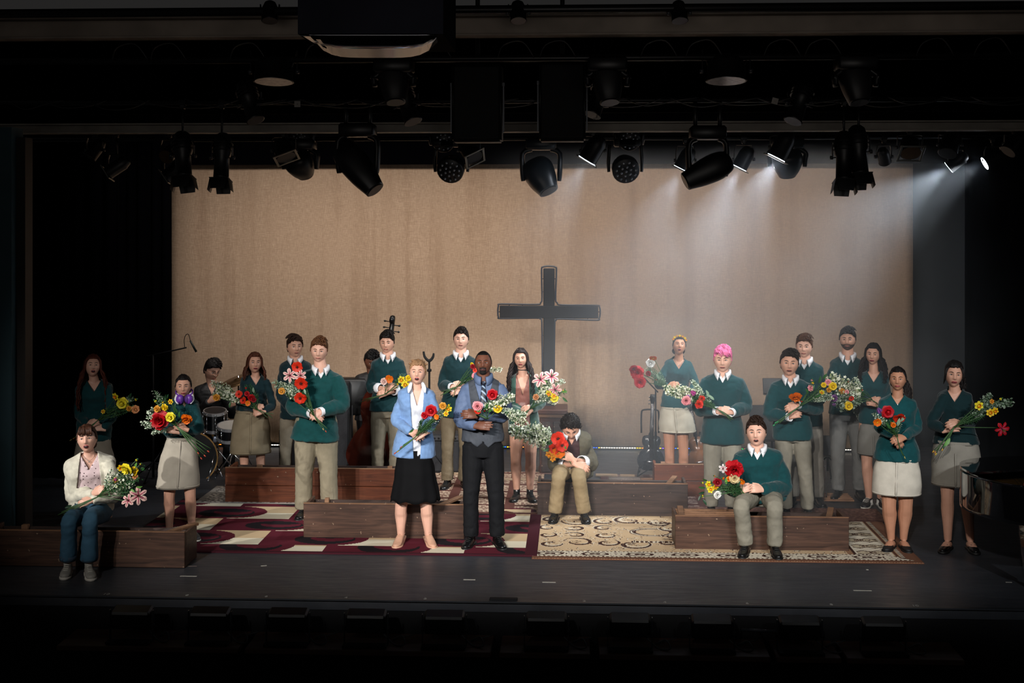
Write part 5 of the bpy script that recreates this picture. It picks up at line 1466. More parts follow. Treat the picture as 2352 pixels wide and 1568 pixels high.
def proto(kind, col, col2=None, seed=0):
    key = (kind, col, col2, seed)
    if key in PROTO: return PROTO[key]
    bm = bmesh.new(); pr = random.Random(hash(kind) % 1000 * 0 + len(PROTO)); mats = [fmat(col), green(), fmat(col2 or col)]
    if kind == 'rose':
        for lay, (n, L, W, cup, curl) in enumerate(((3, .5, .30, 75, 10), (5, .75, .42, 58, 12), (6, .95, .50, 36, -14), (7, 1.05, .52, 12, -38))):
            for i in range(n): petal(bm, 2 * PI * (i + .3 * lay) / n, L, W, .06, R(cup), R(curl), .75, ruff=.05, pr=pr, mi=0)
        ellipsoid(bm, (0, -.42, 0), (.25, .25, .25), 8, 5)
        sweep(bm, [(0, .05, 0), (0, .5, 0)], [.28, .08], seg=6, mi=1)
    elif kind == 'peony':
        for lay, (n, L, W, cup, curl) in enumerate(((5, .55, .30, 85, 0), (7, .8, .36, 62, 8), (9, .95, .42, 38, 5), (9, 1.08, .45, 12, -20))):
            for i in range(n): petal(bm, 2 * PI * (i + .4 * lay) / n + pr.uniform(-.1, .1), L * pr.uniform(.88, 1.05), W, .05, R(cup), R(curl), .4, ruff=.16, pr=pr)
        sweep(bm, [(0, .05, 0), (0, .5, 0)], [.28, .08], seg=6, mi=1)
    elif kind == 'poppy':
        for lay in (0, 1):
            for i in range(4): petal(bm, 2 * PI * (i + .5 * lay) / 4, 1.0, .62, .05, R(34 - 16 * lay), R(-18), .35, ruff=.12, pr=pr)
        ellipsoid(bm, (0, -.22, 0), (.16, .16, .16), 8, 5, mi=2)
        for i in range(8):
            a = 2 * PI * i / 8; sweep(bm, [(.1 * math.cos(a), -.1, .1 * math.sin(a)), (.3 * math.cos(a), -.36, .3 * math.sin(a))], [.025, .04], seg=4, mi=2)
        sweep(bm, [(0, .05, 0), (0, .5, 0)], [.2, .07], seg=6, mi=1)
    elif kind == 'lily':
        for i in range(6): petal(bm, 2 * PI * i / 6, 1.25, .26 if i % 2 else .33, .05, R(56), R(-80), 1.0, n=6, ruff=.03, pr=pr, w0=.35)
        for i in range(6):   # coloured midribs
            M = Matrix.Rotation(2 * PI * i / 6, 3, 'Y'); r, h = .06, .02; pts = []
            for q in range(6):
                pts.append(M @ Vector((0, -h - .03, r))); ang = R(56) + R(-80) * (q + 1) / 6; r += 1.25 / 6 * math.cos(ang); h += 1.25 / 6 * math.sin(ang)
            sweep(bm, pts, [.05, .075, .07, .06, .04, .015], seg=4, mi=2)
        for i in range(6):
            a = 2 * PI * i / 6; sweep(bm, [(0, -.1, 0), (.2 * math.cos(a), -1.0, .2 * math.sin(a))], [.02, .035], seg=4, mi=1)
        sweep(bm, [(0, .0, 0), (0, .7, 0)], [.16, .06], seg=6, mi=1)
    elif kind == 'tulip':
        for lay in (0, 1):
            for i in range(3): petal(bm, 2 * PI * (i + .5 * lay) / 3, 1.5, .62, .12, R(62 + 6 * lay), R(28), .9, n=5, pr=pr)
        sweep(bm, [(0, .1, 0), (0, .8, 0)], [.1, .07], seg=6, mi=1)
    elif kind == 'daffodil':
        for i in range(6): petal(bm, 2 * PI * i / 6, 1.0, .36, .08, R(14), R(-8), .9, pr=pr)
        for i in range(8): petal(bm, 2 * PI * i / 8, .6, .2, .18, R(74), R(-14), .1, n=3, ruff=.05, pr=pr, mi=2, w0=.8)
        sweep(bm, [(0, .05, 0), (0, .5, 0)], [.16, .06], seg=6, mi=1)
    elif kind == 'bud':
        for i in range(5): petal(bm, 2 * PI * i / 5, 1.1, .42, .15, R(66), R(34), .8, n=4, pr=pr)
        ellipsoid(bm, (0, -.45, 0), (.36, .5, .36), 8, 6)
        sweep(bm, [(0, .2, 0), (0, -.2, 0)], [.22, .45], seg=6, mi=1)
    elif kind == 'leaf':       # base at origin, grows along +z, faces -y
        rows = []
        for i in range(7):
            t = i / 6; w = .42 * math.sin(PI * min(1, t * .97 + .03)) ** .8 * (1 - .25 * t)
            rows.append([bm.verts.new((x * w, -.25 * math.sin(t * 2.2) + abs(x) * -.14 * w * 2, t * 2)) for x in (-1, 0, 1)])
        for i in range(6):
            for j in (0, 1): bm.faces.new((rows[i][j], rows[i][j+1], rows[i+1][j+1], rows[i+1][j]))
        mats = [mat('leaf_' + col, col, .5, .3, 4)]
    elif kind in ('spray', 'sprig'):   # along +z, length 1, many florets or small leaves
        stem = []
        bend = pr.uniform(-.12, .12)
        for i in range(7): stem.append(Vector((bend * math.sin(i / 6 * PI), 0, i / 6)))
        sweep(bm, stem, [.009] * 7, seg=4, mi=1)
        N = 34 if kind == 'spray' else 30
        for i in range(N):
            t = .12 + .88 * (i / N); a = i * 2.4; rr = (.115 if kind == 'spray' else .12) * (1 - .55 * t) * pr.uniform(.5, 1.1) + .02
            c = Vector((bend * math.sin(t * PI) + rr * math.cos(a), rr * math.sin(a), t + .03))
            sweep(bm, [Vector((bend * math.sin(t * PI), 0, t - .02)), c], [.005, .004], seg=3, mi=1)
            Mx = Matrix.Rotation(pr.uniform(0, 6), 3, 'Z') @ Matrix.Rotation(pr.uniform(.2, 1.6), 3, 'X')
            sz = pr.uniform(.037, .058) if kind == 'spray' else pr.uniform(.032, .05)
            for q in range(5 if kind == 'spray' else 2):
                b_ = 2 * PI * q / (5 if kind == 'spray' else 2)
                d = Mx @ Vector((math.cos(b_), math.sin(b_), .35)); e_ = Mx @ Vector((-math.sin(b_), math.cos(b_), 0))
                vs = [bm.verts.new(c), bm.verts.new(c + d * sz * .6 + e_ * sz * .42), bm.verts.new(c + d * sz * 1.15), bm.verts.new(c + d * sz * .6 - e_ * sz * .42)]
                f = bm.faces.new(vs); f.material_index = 0 if pr.random() < .8 else 2
    me = bpy.data.meshes.new(kind); bmesh.ops.recalc_face_normals(bm, faces=bm.faces) if kind not in ('spray', 'sprig', 'leaf') else None
    bm.to_mesh(me); bm.free()
    for m in mats: me.materials.append(m)
    me.shade_smooth()
    PROTO[key] = me
    return me
FL_COL = dict(red='a80a16', crimson='7d0a16', scarlet='c92a12', orange='d8660c', yellow='d9b413', lemon='dccb2a', gold='c8872a', pink='d98a90', blush='d9b3a8', magenta='a03a7a', lilac='8d5a94', purple='6d3f80', white='d8d6d0', cream='d0b98a', peach='d08a58')
def axis_to(d):
    """rotation taking +z to d with the flower side to the camera"""
    d = d.normalized(); y = Vector((0, 1, 0)); y = (y - d * y.dot(d))
    if y.length < 1e-3: y = Vector((1, 0, 0))
    y.normalize(); x = y.cross(d); return Matrix((x, y, d)).transposed()
def bouquet(label, c, hand_px, off, blooms, fillers=(), stems=(), leaves=(), group='bouquets carried by the cast', seed=0, name='bouquet'):
    """blooms (kind, colour, px, py, radius_px[, tilt x, tilt z]); fillers (kind, colour, x0, y0, x1, y1, n, spread_px); stems: px points of the cut ends"""
    pr = random.Random(seed + 77)
    P, S = c['P'], c['S']
    hp = P(hand_px[0], hand_px[1], off)
    root = empty(name, hp, label, 'bouquet', group)
    sm = mat('stem_green', '33552a', .55, .25, 8)
    def stemobj(a, b_, r=.0035, m=None):
        e = bmesh.new(); mid = (a + b_) / 2 + Vector((pr.uniform(-.012, .012), 0, pr.uniform(-.012, .012)))
        sweep(e, [a, mid, b_], [r, r, r * .9], seg=5, n=2); return obj('stem', e, m or sm, root)
    for b in blooms:
        kind, col, x, y, r = b[:5]; tx = b[5] if len(b) > 5 else pr.uniform(-20, 25); tz = b[6] if len(b) > 6 else pr.uniform(-30, 30)
        p = P(x, y, off + pr.uniform(.02, .07)); rr = r / S
        col2 = {'poppy': '3a1a10', 'lily': 'b8466a', 'daffodil': 'd07a10'}.get(kind)
        if kind == 'poppy' and col == 'orange': col2 = 'd9a012'
        me = proto(kind, FL_COL[col], col2)
        M = Matrix.Rotation(R(tz), 3, 'Z') @ Matrix.Rotation(R(tx), 3, 'X') @ Matrix.Rotation(pr.uniform(0, 6), 3, 'Y')
        if kind in ('tulip', 'bud'):
            d = (p - hp); d.y = -abs(d.length) * .4; M = axis_to(d) @ Matrix.Rotation(R(90), 3, 'X')
        share({'poppy': 'poppy', 'bud': 'flower_bud'}.get(kind, kind), me, root, p, M, (rr, rr, rr))
        back = M @ Vector((0, rr * .4, 0))
        if c.get('stemless') is None and y > -999: stemobj(hp + Vector((pr.uniform(-.01, .01), 0, 0)), p + back)
    for f in fillers:
        kind, col, x0, y0, x1, y1, n, sp = f
        for i in range(n):
            a = P(x0 + pr.uniform(-1, 1) * sp * .3, y0 + pr.uniform(-1, 1) * sp * .3, off + pr.uniform(-.02, .02)); b_ = P(x1 + pr.uniform(-1, 1) * sp, y1 + pr.uniform(-1, 1) * sp, off + pr.uniform(-.06, .05))
            d = b_ - a; L = d.length
            me = proto(kind, {'white': 'ccd6c2', 'green': '2f5a34', 'dark': '1f3f26', 'ivory': 'e2e4cf', 'grey': '8fa08c'}[col], {'white': '6f8a62', 'green': '5d8053', 'dark': '3d5a35', 'ivory': '9aa873', 'grey': '5f7a5c'}[col], pr.randint(0, 2))
            M = axis_to(d) @ Matrix.Rotation(pr.uniform(0, 6), 3, 'Z')
            share('flower_spray' if kind == 'spray' else 'leafy_sprig', me, root, a, M, (max(L, .16) * 1.0, max(L, .16), L))
    for l in leaves:
        x, y, r, ang, col = l
        me = proto('leaf', {'g': '2c5b2a', 'l': '5f9440', 'd': '173a20', 's': '8aa58c'}[col])
        d = Vector((math.cos(R(ang)), pr.uniform(-.5, .1), math.sin(R(ang))))
        share('leaf', me, root, P(x, y, off + .04), axis_to(d) @ Matrix.Rotation(pr.uniform(-.5, .5), 3, 'Z'), (r / S,) * 3)
    for s_ in stems:
        e_ = P(s_[0], s_[1], off - .01); o = stemobj(hp, e_, .004)
        if len(s_) > 2:
            q = bmesh.new(); d = (e_ - hp).normalized(); cyl(q, e_ - d * .008, e_ + d * .014, .0048, seg=6); sub_part('cut_end', q, mat('cut_end_' + s_[2], s_[2], .6, 0), o)
    return root
B = bouquet
B('bouquet of yellow roses and daffodils held in the shadow at far left', CAST['auburn_long'], (225, 965), .30,
  [('daffodil', 'lemon', 266, 910, 9), ('rose', 'lemon', 281, 926, 13, 0, 0), ('bud', 'yellow', 315, 916, 6), ('rose', 'peach', 311, 940, 9), ('rose', 'gold', 296, 938, 6), ('daffodil', 'yellow', 237, 945, 5)],
  [('sprig', 'green', 235, 955, 300, 925, 8, 14), ('spray', 'grey', 270, 930, 305, 910, 3, 8)], [(170, 1006, 'b8502a'), (163, 1010, '8d7a50'), (174, 1012), (182, 998)], [(268, 940, 8, -20, 'd'), (296, 915, 8, 60, 'd')], seed=1)
B('bouquet with yellow roses and hanging pink lilies in the lap of the cream-cardigan woman', CAST['cardigan_girl'], (226, 1140), .33,
  [('lily', 'blush', 317, 1138, 18, -10, 25), ('lily', 'blush', 296, 1150, 14, -30, -10), ('bud', 'lemon', 316, 1054, 6), ('peony', 'lemon', 292, 1076, 13), ('peony', 'yellow', 308, 1082, 10), ('rose', 'peach', 310, 1094, 7), ('rose', 'gold', 266, 1102, 6), ('tulip', 'magenta', 268, 1098, 5), ('bud', 'yellow', 325, 1064, 5), ('daffodil', 'yellow', 278, 1074, 8)],
  [('spray', 'ivory', 244, 1120, 295, 1095, 9, 20), ('spray', 'white', 240, 1125, 270, 1090, 6, 14), ('sprig', 'green', 240, 1125, 305, 1110, 9, 18), ('sprig', 'dark', 236, 1130, 320, 1080, 3, 10)], [(133, 1182), (141, 1176), (150, 1172), (158, 1166), (146, 1181)],
  [(310, 1072, 7, 60, 'l'), (312, 1118, 8, 10, 'l'), (325, 1080, 6, 40, 'g'), (300, 1124, 7, -20, 'l'), (165, 1160, 8, 200, 'd')], seed=2)
B('bouquet with a big red peony, yellow roses and one orange bloom beside purple headphones', CAST['headphones'], (405, 978), .30,
  [('peony', 'red', 367, 964, 20, 0, 0), ('rose', 'lemon', 391, 958, 11, 0, 0), ('peony', 'orange', 429, 961, 12, 30, 0), ('rose', 'gold', 361, 939, 8), ('rose', 'yellow', 378, 935, 8), ('bud', 'lemon', 354, 918, 6), ('daffodil', 'yellow', 392, 922, 6), ('bud', 'yellow', 372, 921, 5)],
  [('spray', 'white', 385, 965, 350, 945, 6, 14), ('spray', 'white', 380, 975, 330, 975, 4, 9), ('spray', 'white', 385, 985, 348, 995, 3, 6), ('sprig', 'dark', 390, 960, 372, 915, 8, 16), ('sprig', 'white', 385, 945, 358, 900, 3, 4)],
  [(470, 1046, 'c0452a'), (478, 1036, 'c0452a'), (462, 1052, 'b8402a'), (484, 1030), (455, 1040, 'b03a25'), (474, 1042)], [(406, 950, 9, 100, 'g'), (400, 940, 8, 70, 'd'), (384, 915, 7, 60, 'd'), (412, 958, 8, 80, 'g')], seed=3)
B('bouquet of white stock, red flowers and one small yellow rose above the khaki skirt', CAST['khaki_skirt'], (590, 940), .27,
  [('rose', 'gold', 497, 913, 8, 0, 0), ('poppy', 'scarlet', 549, 905, 8), ('poppy', 'scarlet', 559, 919, 8), ('rose', 'red', 577, 913, 8), ('rose', 'red', 567, 904, 6), ('poppy', 'orange', 569, 926, 6), ('bud', 'red', 563, 888, 5), ('rose', 'crimson', 583, 918, 6)],
  [('spray', 'ivory', 560, 918, 496, 900, 6, 7), ('spray', 'ivory', 540, 900, 485, 880, 3, 3), ('sprig', 'dark', 590, 935, 570, 890, 6, 14), ('spray', 'white', 560, 922, 520, 912, 4, 8)],
  [(622, 955), (628, 950), (616, 960), (626, 960)], [(583, 902, 8, 85, 's'), (530, 922, 7, -100, 'g'), (590, 915, 6, 70, 'd')], seed=4)
B('tall bouquet of orange poppies and a pink lily against the large blond singer', CAST['big_blond'], (722, 955), .33,
  [('poppy', 'scarlet', 683, 842, 12, 10, 0), ('poppy', 'scarlet', 692, 879, 14, 20, 0), ('poppy', 'scarlet', 690, 913, 13, 20, 0), ('lily', 'blush', 666, 862, 14, -10, 0), ('lily', 'blush', 690, 862, 12, -10, 20), ('rose', 'gold', 647, 898, 8, 0, 0)],
  [('spray', 'ivory', 690, 915, 650, 880, 7, 14), ('spray', 'grey', 685, 905, 632, 882, 4, 8), ('spray', 'white', 690, 905, 665, 880, 4, 10), ('sprig', 'green', 715, 945, 695, 890, 3, 6)],
  [(742, 985, 'b8a070'), (748, 990, 'b0402a'), (736, 978), (752, 984)], [(702, 905, 7, 110, 's'), (700, 925, 7, 120, 'g')], seed=5)
B('small posy of yellow daffodils and one orange flower, held by the rolled-sleeve singer', CAST['rolled_sleeves'], (885, 905), .30,
  [('poppy', 'orange', 894, 870, 9, 10, 0), ('rose', 'blush', 882, 876, 8, 0, 0), ('daffodil', 'lemon', 922, 872, 9, 0, 0), ('daffodil', 'lemon', 931, 883, 9, 0, 0), ('rose', 'yellow', 938, 868, 7), ('bud', 'yellow', 916, 880, 5)],
  [('sprig', 'grey', 905, 885, 925, 862, 4, 6)], [(829, 918), (836, 920), (826, 924), (842, 922)], [(908, 878, 6, 60, 'g')], seed=6)
B('posy of two red roses with yellow freesias, held low by the blue-cardigan woman', CAST['blue_cardigan'], (958, 1000), .31,
  [('rose', 'red', 990, 943, 13, -5, 0), ('rose', 'red', 975, 954, 8, 0, -10), ('rose', 'gold', 1017, 932, 8), ('poppy', 'orange', 1003, 957, 6), ('daffodil', 'lemon', 1030, 938, 8), ('daffodil', 'yellow', 1024, 950, 6), ('bud', 'yellow', 1034, 928, 6)],
  [('sprig', 'dark', 962, 992, 978, 965, 12, 13), ('sprig', 'dark', 975, 980, 1000, 965, 7, 10), ('spray', 'ivory', 990, 970, 1020, 945, 4, 8), ('sprig', 'green', 960, 990, 995, 975, 5, 12)],
  [(908, 1040, 'b8402a'), (914, 1036, 'd8a020'), (922, 1026, 'b8402a'), (918, 1030), (926, 1022)], [(950, 985, 7, 215, 'g'), (965, 975, 7, 70, 'd')], seed=7)
B('bouquet of white sprays with one red, pink and yellow bloom across the grey waistcoat', CAST['vest_man'], (1120, 962), .33,
  [('rose', 'red', 1131, 906, 12, 0, 0), ('peony', 'pink', 1097, 933, 11, 0, 0), ('poppy', 'scarlet', 1097, 942, 8), ('rose', 'yellow', 1143, 938, 10, 0, 0), ('bud', 'crimson', 1112, 940, 5)],
  [('spray', 'ivory', 1110, 940, 1160, 915, 7, 14), ('spray', 'ivory', 1130, 935, 1178, 912, 5, 8), ('spray', 'white', 1145, 940, 1200, 945, 5, 10), ('spray', 'ivory', 1160, 945, 1205, 970, 4, 8), ('sprig', 'green', 1115, 945, 1128, 925, 5, 8)],
  [(1092, 950), (1088, 942)], [(1116, 938, 8, 60, 'g'), (1122, 946, 7, 30, 'g'), (1105, 944, 7, 170, 'l')], seed=8)
B('posy of pink and crimson flowers half hidden behind the head of the waistcoat man', CAST['tall_back'], (1048, 888), .30,
  [('rose', 'crimson', 1086, 842, 6, 0, 0), ('poppy', 'scarlet', 1091, 850, 5), ('peony', 'pink', 1091, 862, 7), ('rose', 'yellow', 1084, 836, 4), ('bud', 'yellow', 1087, 870, 4)],
  [('sprig', 'dark', 1055, 882, 1085, 858, 8, 9), ('spray', 'ivory', 1110, 850, 1150, 850, 3, 5)], [(1018, 906), (1014, 900), (1012, 908), (1042, 912)], [(1060, 876, 6, 20, 'd')], seed=9)
B('large bouquet of pale pink lilies and yellow flowers held by the curly-haired woman', CAST['curly_woman'], (1216, 940), .28,
  [('lily', 'blush', 1242, 873, 17, -35, -20), ('lily', 'blush', 1266, 866, 16, -35, 15), ('lily', 'blush', 1274, 894, 14, 10, 20), ('daffodil', 'lemon', 1262, 903, 9), ('rose', 'lemon', 1273, 914, 10, 0, 0), ('rose', 'peach', 1231, 912, 7, 0, 0), ('bud', 'yellow', 1297, 896, 5), ('daffodil', 'yellow', 1271, 910, 7)],
  [('spray', 'ivory', 1225, 925, 1255, 888, 8, 16), ('spray', 'ivory', 1240, 915, 1280, 920, 6, 12), ('spray', 'white', 1270, 890, 1294, 874, 3, 4), ('sprig', 'green', 1235, 915, 1290, 905, 6, 12)],
  [(1170, 968), (1178, 972), (1186, 976), (1174, 975)], [(1290, 900, 8, 20, 'l'), (1292, 912, 8, -40, 'g'), (1250, 885, 9, 60, 'l'), (1240, 895, 8, 110, 'g')], seed=10)
B('long white spray with scarlet amaryllis blooms held by the seated man with bowed head', CAST['curly_man'], (1296, 1052), .40,
  [('poppy', 'scarlet', 1282, 1007, 15, 0, 0), ('poppy', 'scarlet', 1290, 1022, 14, 0, 20), ('poppy', 'orange', 1283, 1037, 14, 20, 0), ('poppy', 'scarlet', 1273, 1030, 12, 10, -20), ('daffodil', 'gold', 1262, 1043, 9), ('daffodil', 'gold', 1270, 1052, 8), ('rose', 'white', 1296, 1019, 6)],
  [('spray', 'ivory', 1270, 1020, 1178, 988, 9, 7), ('spray', 'ivory', 1262, 1010, 1216, 985, 6, 12), ('spray', 'ivory', 1268, 1012, 1232, 978, 5, 7), ('spray', 'white', 1270, 1018, 1255, 990, 5, 10), ('sprig', 'green', 1290, 1045, 1270, 1020, 5, 12)],
  [(1306, 1060), (1312, 1066)], [(1298, 1036, 8, 80, 'l'), (1262, 1030, 8, 200, 'g')], seed=11)
B('bouquet of dark red peonies with one white bloom, above the black guitar', CAST['crown_woman'], (1532, 888), .25,
  [('peony', 'red', 1464, 856, 14, 0, 0), ('peony', 'red', 1470, 877, 13, 10, 0), ('rose', 'white', 1494, 834, 10, 0, 0), ('poppy', 'orange', 1500, 821, 8, 50, 0), ('rose', 'crimson', 1489, 858, 6), ('bud', 'scarlet', 1505, 869, 5), ('peony', 'crimson', 1455, 848, 9)],
  [('sprig', 'grey', 1528, 885, 1505, 855, 8, 14), ('spray', 'grey', 1520, 880, 1490, 850, 5, 10), ('sprig', 'green', 1528, 886, 1500, 875, 6, 8)], [(1548, 898), (1545, 903)], [(1515, 870, 7, 120, 's')], seed=12)
B('bouquet of white stock, magenta tulips and red carnations across the pink-haired singer', CAST['pink_hair'], (1648, 940), .32,
  [('tulip', 'magenta', 1586, 898, 9), ('tulip', 'lilac', 1575, 908, 8), ('peony', 'pink', 1576, 920, 10, 0, 0), ('peony', 'scarlet', 1612, 915, 7), ('peony', 'scarlet', 1606, 928, 9), ('bud', 'crimson', 1598, 926, 5)],
  [('spray', 'ivory', 1600, 915, 1530, 892, 7, 9), ('spray', 'ivory', 1610, 905, 1560, 885, 5, 8), ('spray', 'white', 1615, 910, 1595, 875, 5, 7), ('spray', 'grey', 1635, 925, 1605, 895, 4, 10), ('sprig', 'green', 1645, 935, 1600, 915, 6, 14)],
  [(1682, 960), (1685, 964), (1678, 966)], [(1636, 912, 8, 150, 's'), (1640, 918, 8, 140, 's'), (1628, 908, 8, 120, 's')], seed=13)
B('bouquet of pink and yellow roses with one orange bloom, tucked under crossed green arms', CAST['orange_flower_man'], (1838, 932), .33,
  [('peony', 'orange', 1827, 910, 13, 45, 0), ('rose', 'yellow', 1913, 887, 9, 0, 0), ('rose', 'pink', 1902, 878, 7), ('rose', 'pink', 1862, 891, 7), ('bud', 'yellow', 1869, 876, 6), ('rose', 'yellow', 1892, 884, 6), ('daffodil', 'lemon', 1888, 900, 6), ('bud', 'pink', 1866, 870, 5), ('rose', 'gold', 1904, 895, 6), ('bud', 'scarlet', 1842, 919, 4)],
  [('spray', 'ivory', 1870, 915, 1905, 900, 7, 14), ('spray', 'white', 1870, 918, 1895, 915, 6, 8), ('sprig', 'green', 1850, 922, 1880, 890, 6, 14), ('spray', 'grey', 1860, 915, 1900, 910, 4, 10)],
  [(1782, 970, '2fa060'), (1778, 976, '2fa060'), (1790, 972), (1786, 968, '2fa060')], [(1862, 900, 9, 60, 'g'), (1870, 912, 9, 30, 'g'), (1880, 880, 9, 80, 'g'), (1856, 905, 8, 120, 'g'), (1890, 870, 8, 60, 'g')], seed=14)
B('wide airy bouquet of white blossom with one yellow rose at back right', CAST['wavy_back'], (2002, 918), .26,
  [('rose', 'yellow', 1949, 932, 10, 0, 0), ('poppy', 'scarlet', 1955, 914, 6), ('rose', 'gold', 1934, 898, 7), ('bud', 'red', 1946, 874, 5), ('rose', 'lilac', 1916, 914, 8), ('tulip', 'lilac', 1911, 930, 6), ('bud', 'scarlet', 1978, 893, 5), ('rose', 'pink', 1945, 900, 5)],
  [('spray', 'ivory', 1985, 905, 1905, 868, 7, 6), ('spray', 'ivory', 1980, 905, 1935, 880, 7, 14), ('spray', 'white', 1985, 910, 1925, 910, 7, 12), ('spray', 'white', 1980, 905, 1965, 870, 4, 8), ('spray', 'grey', 1985, 915, 1930, 935, 5, 8)],
  [(2015, 925), (2018, 930)], [(1980, 900, 7, 140, 'g')], seed=15)
B('drooping green and white foliage spray between the two women at back right', CAST['bearded_back'], (1962, 918), .24,
  [('bud', 'white', 1985, 930, 4)],
  [('spray', 'white', 1955, 925, 2005, 955, 7, 9), ('sprig', 'green', 1960, 925, 2000, 945, 8, 14), ('spray', 'white', 1960, 935, 1978, 960, 3, 6)], [(1948, 905), (1944, 910)], [(1975, 928, 9, 20, 'l'), (1985, 940, 8, -10, 'g')], seed=16)
B('bouquet of purple tulip, red rose and orange poppies held above the white skirt', CAST['white_skirt'], (2060, 1002), .33,
  [('tulip', 'purple', 2016, 936, 10), ('rose', 'red', 2039, 946, 14, -5, 0), ('poppy', 'scarlet', 2065, 958, 13, 40, 0), ('poppy', 'orange', 2015, 969, 9, 20, 0), ('rose', 'orange', 2052, 976, 6), ('bud', 'orange', 2046, 968, 4)],
  [('sprig', 'green', 2055, 995, 2035, 965, 7, 12), ('spray', 'white', 2040, 975, 2010, 955, 4, 7), ('sprig', 'grey', 2058, 995, 2068, 970, 5, 8)],
  [(2078, 1050, 'a8a060'), (2074, 1046)], [(2068, 968, 9, 60, 's'), (2062, 978, 10, 80, 's'), (2055, 985, 10, 100, 'g'), (2045, 985, 9, 130, 'g')], seed=17)
B('yellow bouquet trailing to the right, held by the woman beside the piano', CAST['loafers'], (2192, 980), .33,
  [('daffodil', 'lemon', 2248, 931, 10, 0, 0), ('daffodil', 'yellow', 2274, 948, 9), ('daffodil', 'yellow', 2285, 943, 8), ('bud', 'lemon', 2302, 914, 6), ('daffodil', 'gold', 2278, 922, 6), ('lily', 'red', 2300, 984, 15, 10, 10)],
  [('spray', 'grey', 2230, 960, 2270, 925, 7, 14), ('spray', 'grey', 2260, 935, 2320, 926, 4, 6), ('sprig', 'dark', 2205, 970, 2250, 950, 8, 12), ('spray', 'grey', 2262, 935, 2275, 905, 4, 6), ('sprig', 'green', 2200, 975, 2225, 955, 4, 6)],
  [(2144, 1036, 'd8a020'), (2150, 1042, 'd8b020'), (2165, 1032, 'd8a020'), (2158, 1036), (2148, 1038, 'c87a20')], [(2182, 1006, 12, 235, 'l'), (2178, 1012, 10, 230, 'g')], seed=18)
B('bouquet with one large red rose and small yellow blooms on the seated singer\'s knee', CAST['seated_singer'], (1702, 1125), .38,
  [('peony', 'red', 1686, 1077, 20, 15, 0), ('peony', 'cream', 1687, 1098, 11, 0, 0), ('rose', 'crimson', 1648, 1107, 10, 0, 0), ('bud', 'orange', 1658, 1096, 6), ('bud', 'orange', 1639, 1092, 4), ('daffodil', 'lemon', 1626, 1112, 8), ('daffodil', 'yellow', 1643, 1118, 7), ('daffodil', 'lemon', 1631, 1124, 8), ('bud', 'lemon', 1608, 1140, 7), ('lily', 'white', 1661, 1075, 9), ('poppy', 'orange', 1704, 1105, 7), ('peony', 'white', 1648, 1136, 8), ('bud', 'lemon', 1611, 1108, 5), ('rose', 'orange', 1674, 1100, 6)],
  [('sprig', 'dark', 1700, 1130, 1680, 1108, 16, 16), ('sprig', 'dark', 1698, 1135, 1690, 1120, 10, 12), ('sprig', 'green', 1690, 1130, 1640, 1112, 6, 10), ('spray', 'white', 1660, 1130, 1642, 1138, 3, 6)],
  [(1712, 1136), (1716, 1140)], [(1618, 1130, 8, 190, 'd'), (1612, 1136, 8, 240, 'd'), (1614, 1146, 8, 300, 'd'), (1668, 1112, 8, 90, 'l'), (1625, 1104, 7, 150, 'g'), (1692, 1118, 9, 60, 'd'), (1620, 1120, 8, 170, 'g')], seed=19)
# flowers worn in the hair, headphones
c = CAST['crown_woman']
fc = empty('flower_headband', c['MH'] @ Vector((0, 0, .09)), 'band of small yellow flowers worn on the head of the singer on the small bench', 'headband')
for i in range(7):
    a = R(-75 + 25 * i); p = c['MH'] @ Vector((math.sin(a) * .082, -.045, .055 + math.cos(a) * .065))
    share('flower', proto('rose', FL_COL['yellow' if i % 2 else 'gold']), fc, p, Matrix.Rotation(R(-20), 3, 'X'), (.013,) * 3)
e = bmesh.new(); sweep(e, [c['MH'] @ Vector((math.sin(R(q)) * .084, -.030, .045 + math.cos(R(q)) * .068)) for q in range(-90, 91, 15)], [.004] * 13, seg=5)
obj('band', e, green(), fc)
c = CAST['headphones']; n = c['neck']; S_, F_ = c['SIDE'], c['FRONT']
hp = empty('headphones', n, 'purple over-ear headphones hanging around the neck', 'headphones')
pm = mat('purple_plastic', '6a35a5', .4, .05); e = bmesh.new()
sweep(e, [n + S_ * math.sin(R(a)) * .078 + F_ * (math.cos(R(a)) * .078) + Vector((0, 0, .035 - .03 * math.cos(R(a)))) for a in range(35, 326, 18)], [(.010, .006)] * 17, seg=8, side=(0, 0, 1))
obj('headphone_band', e, pm, hp)
for s in (-1, 1):
    e = bmesh.new(); q = n + S_ * s * .040 + F_ * .100 + Vector((0, 0, -.018))
    ellipsoid(e, q, (.038, .028, .046), 16, 10); oo = obj('ear_cup', e, pm, hp)
    e = bmesh.new(); ellipsoid(e, q - S_ * s * .014 + F_ * .0, (.026, .030, .040), 14, 8); sub_part('ear_pad', e, mat('purple_pad', '4a2478', .7, .05), oo)

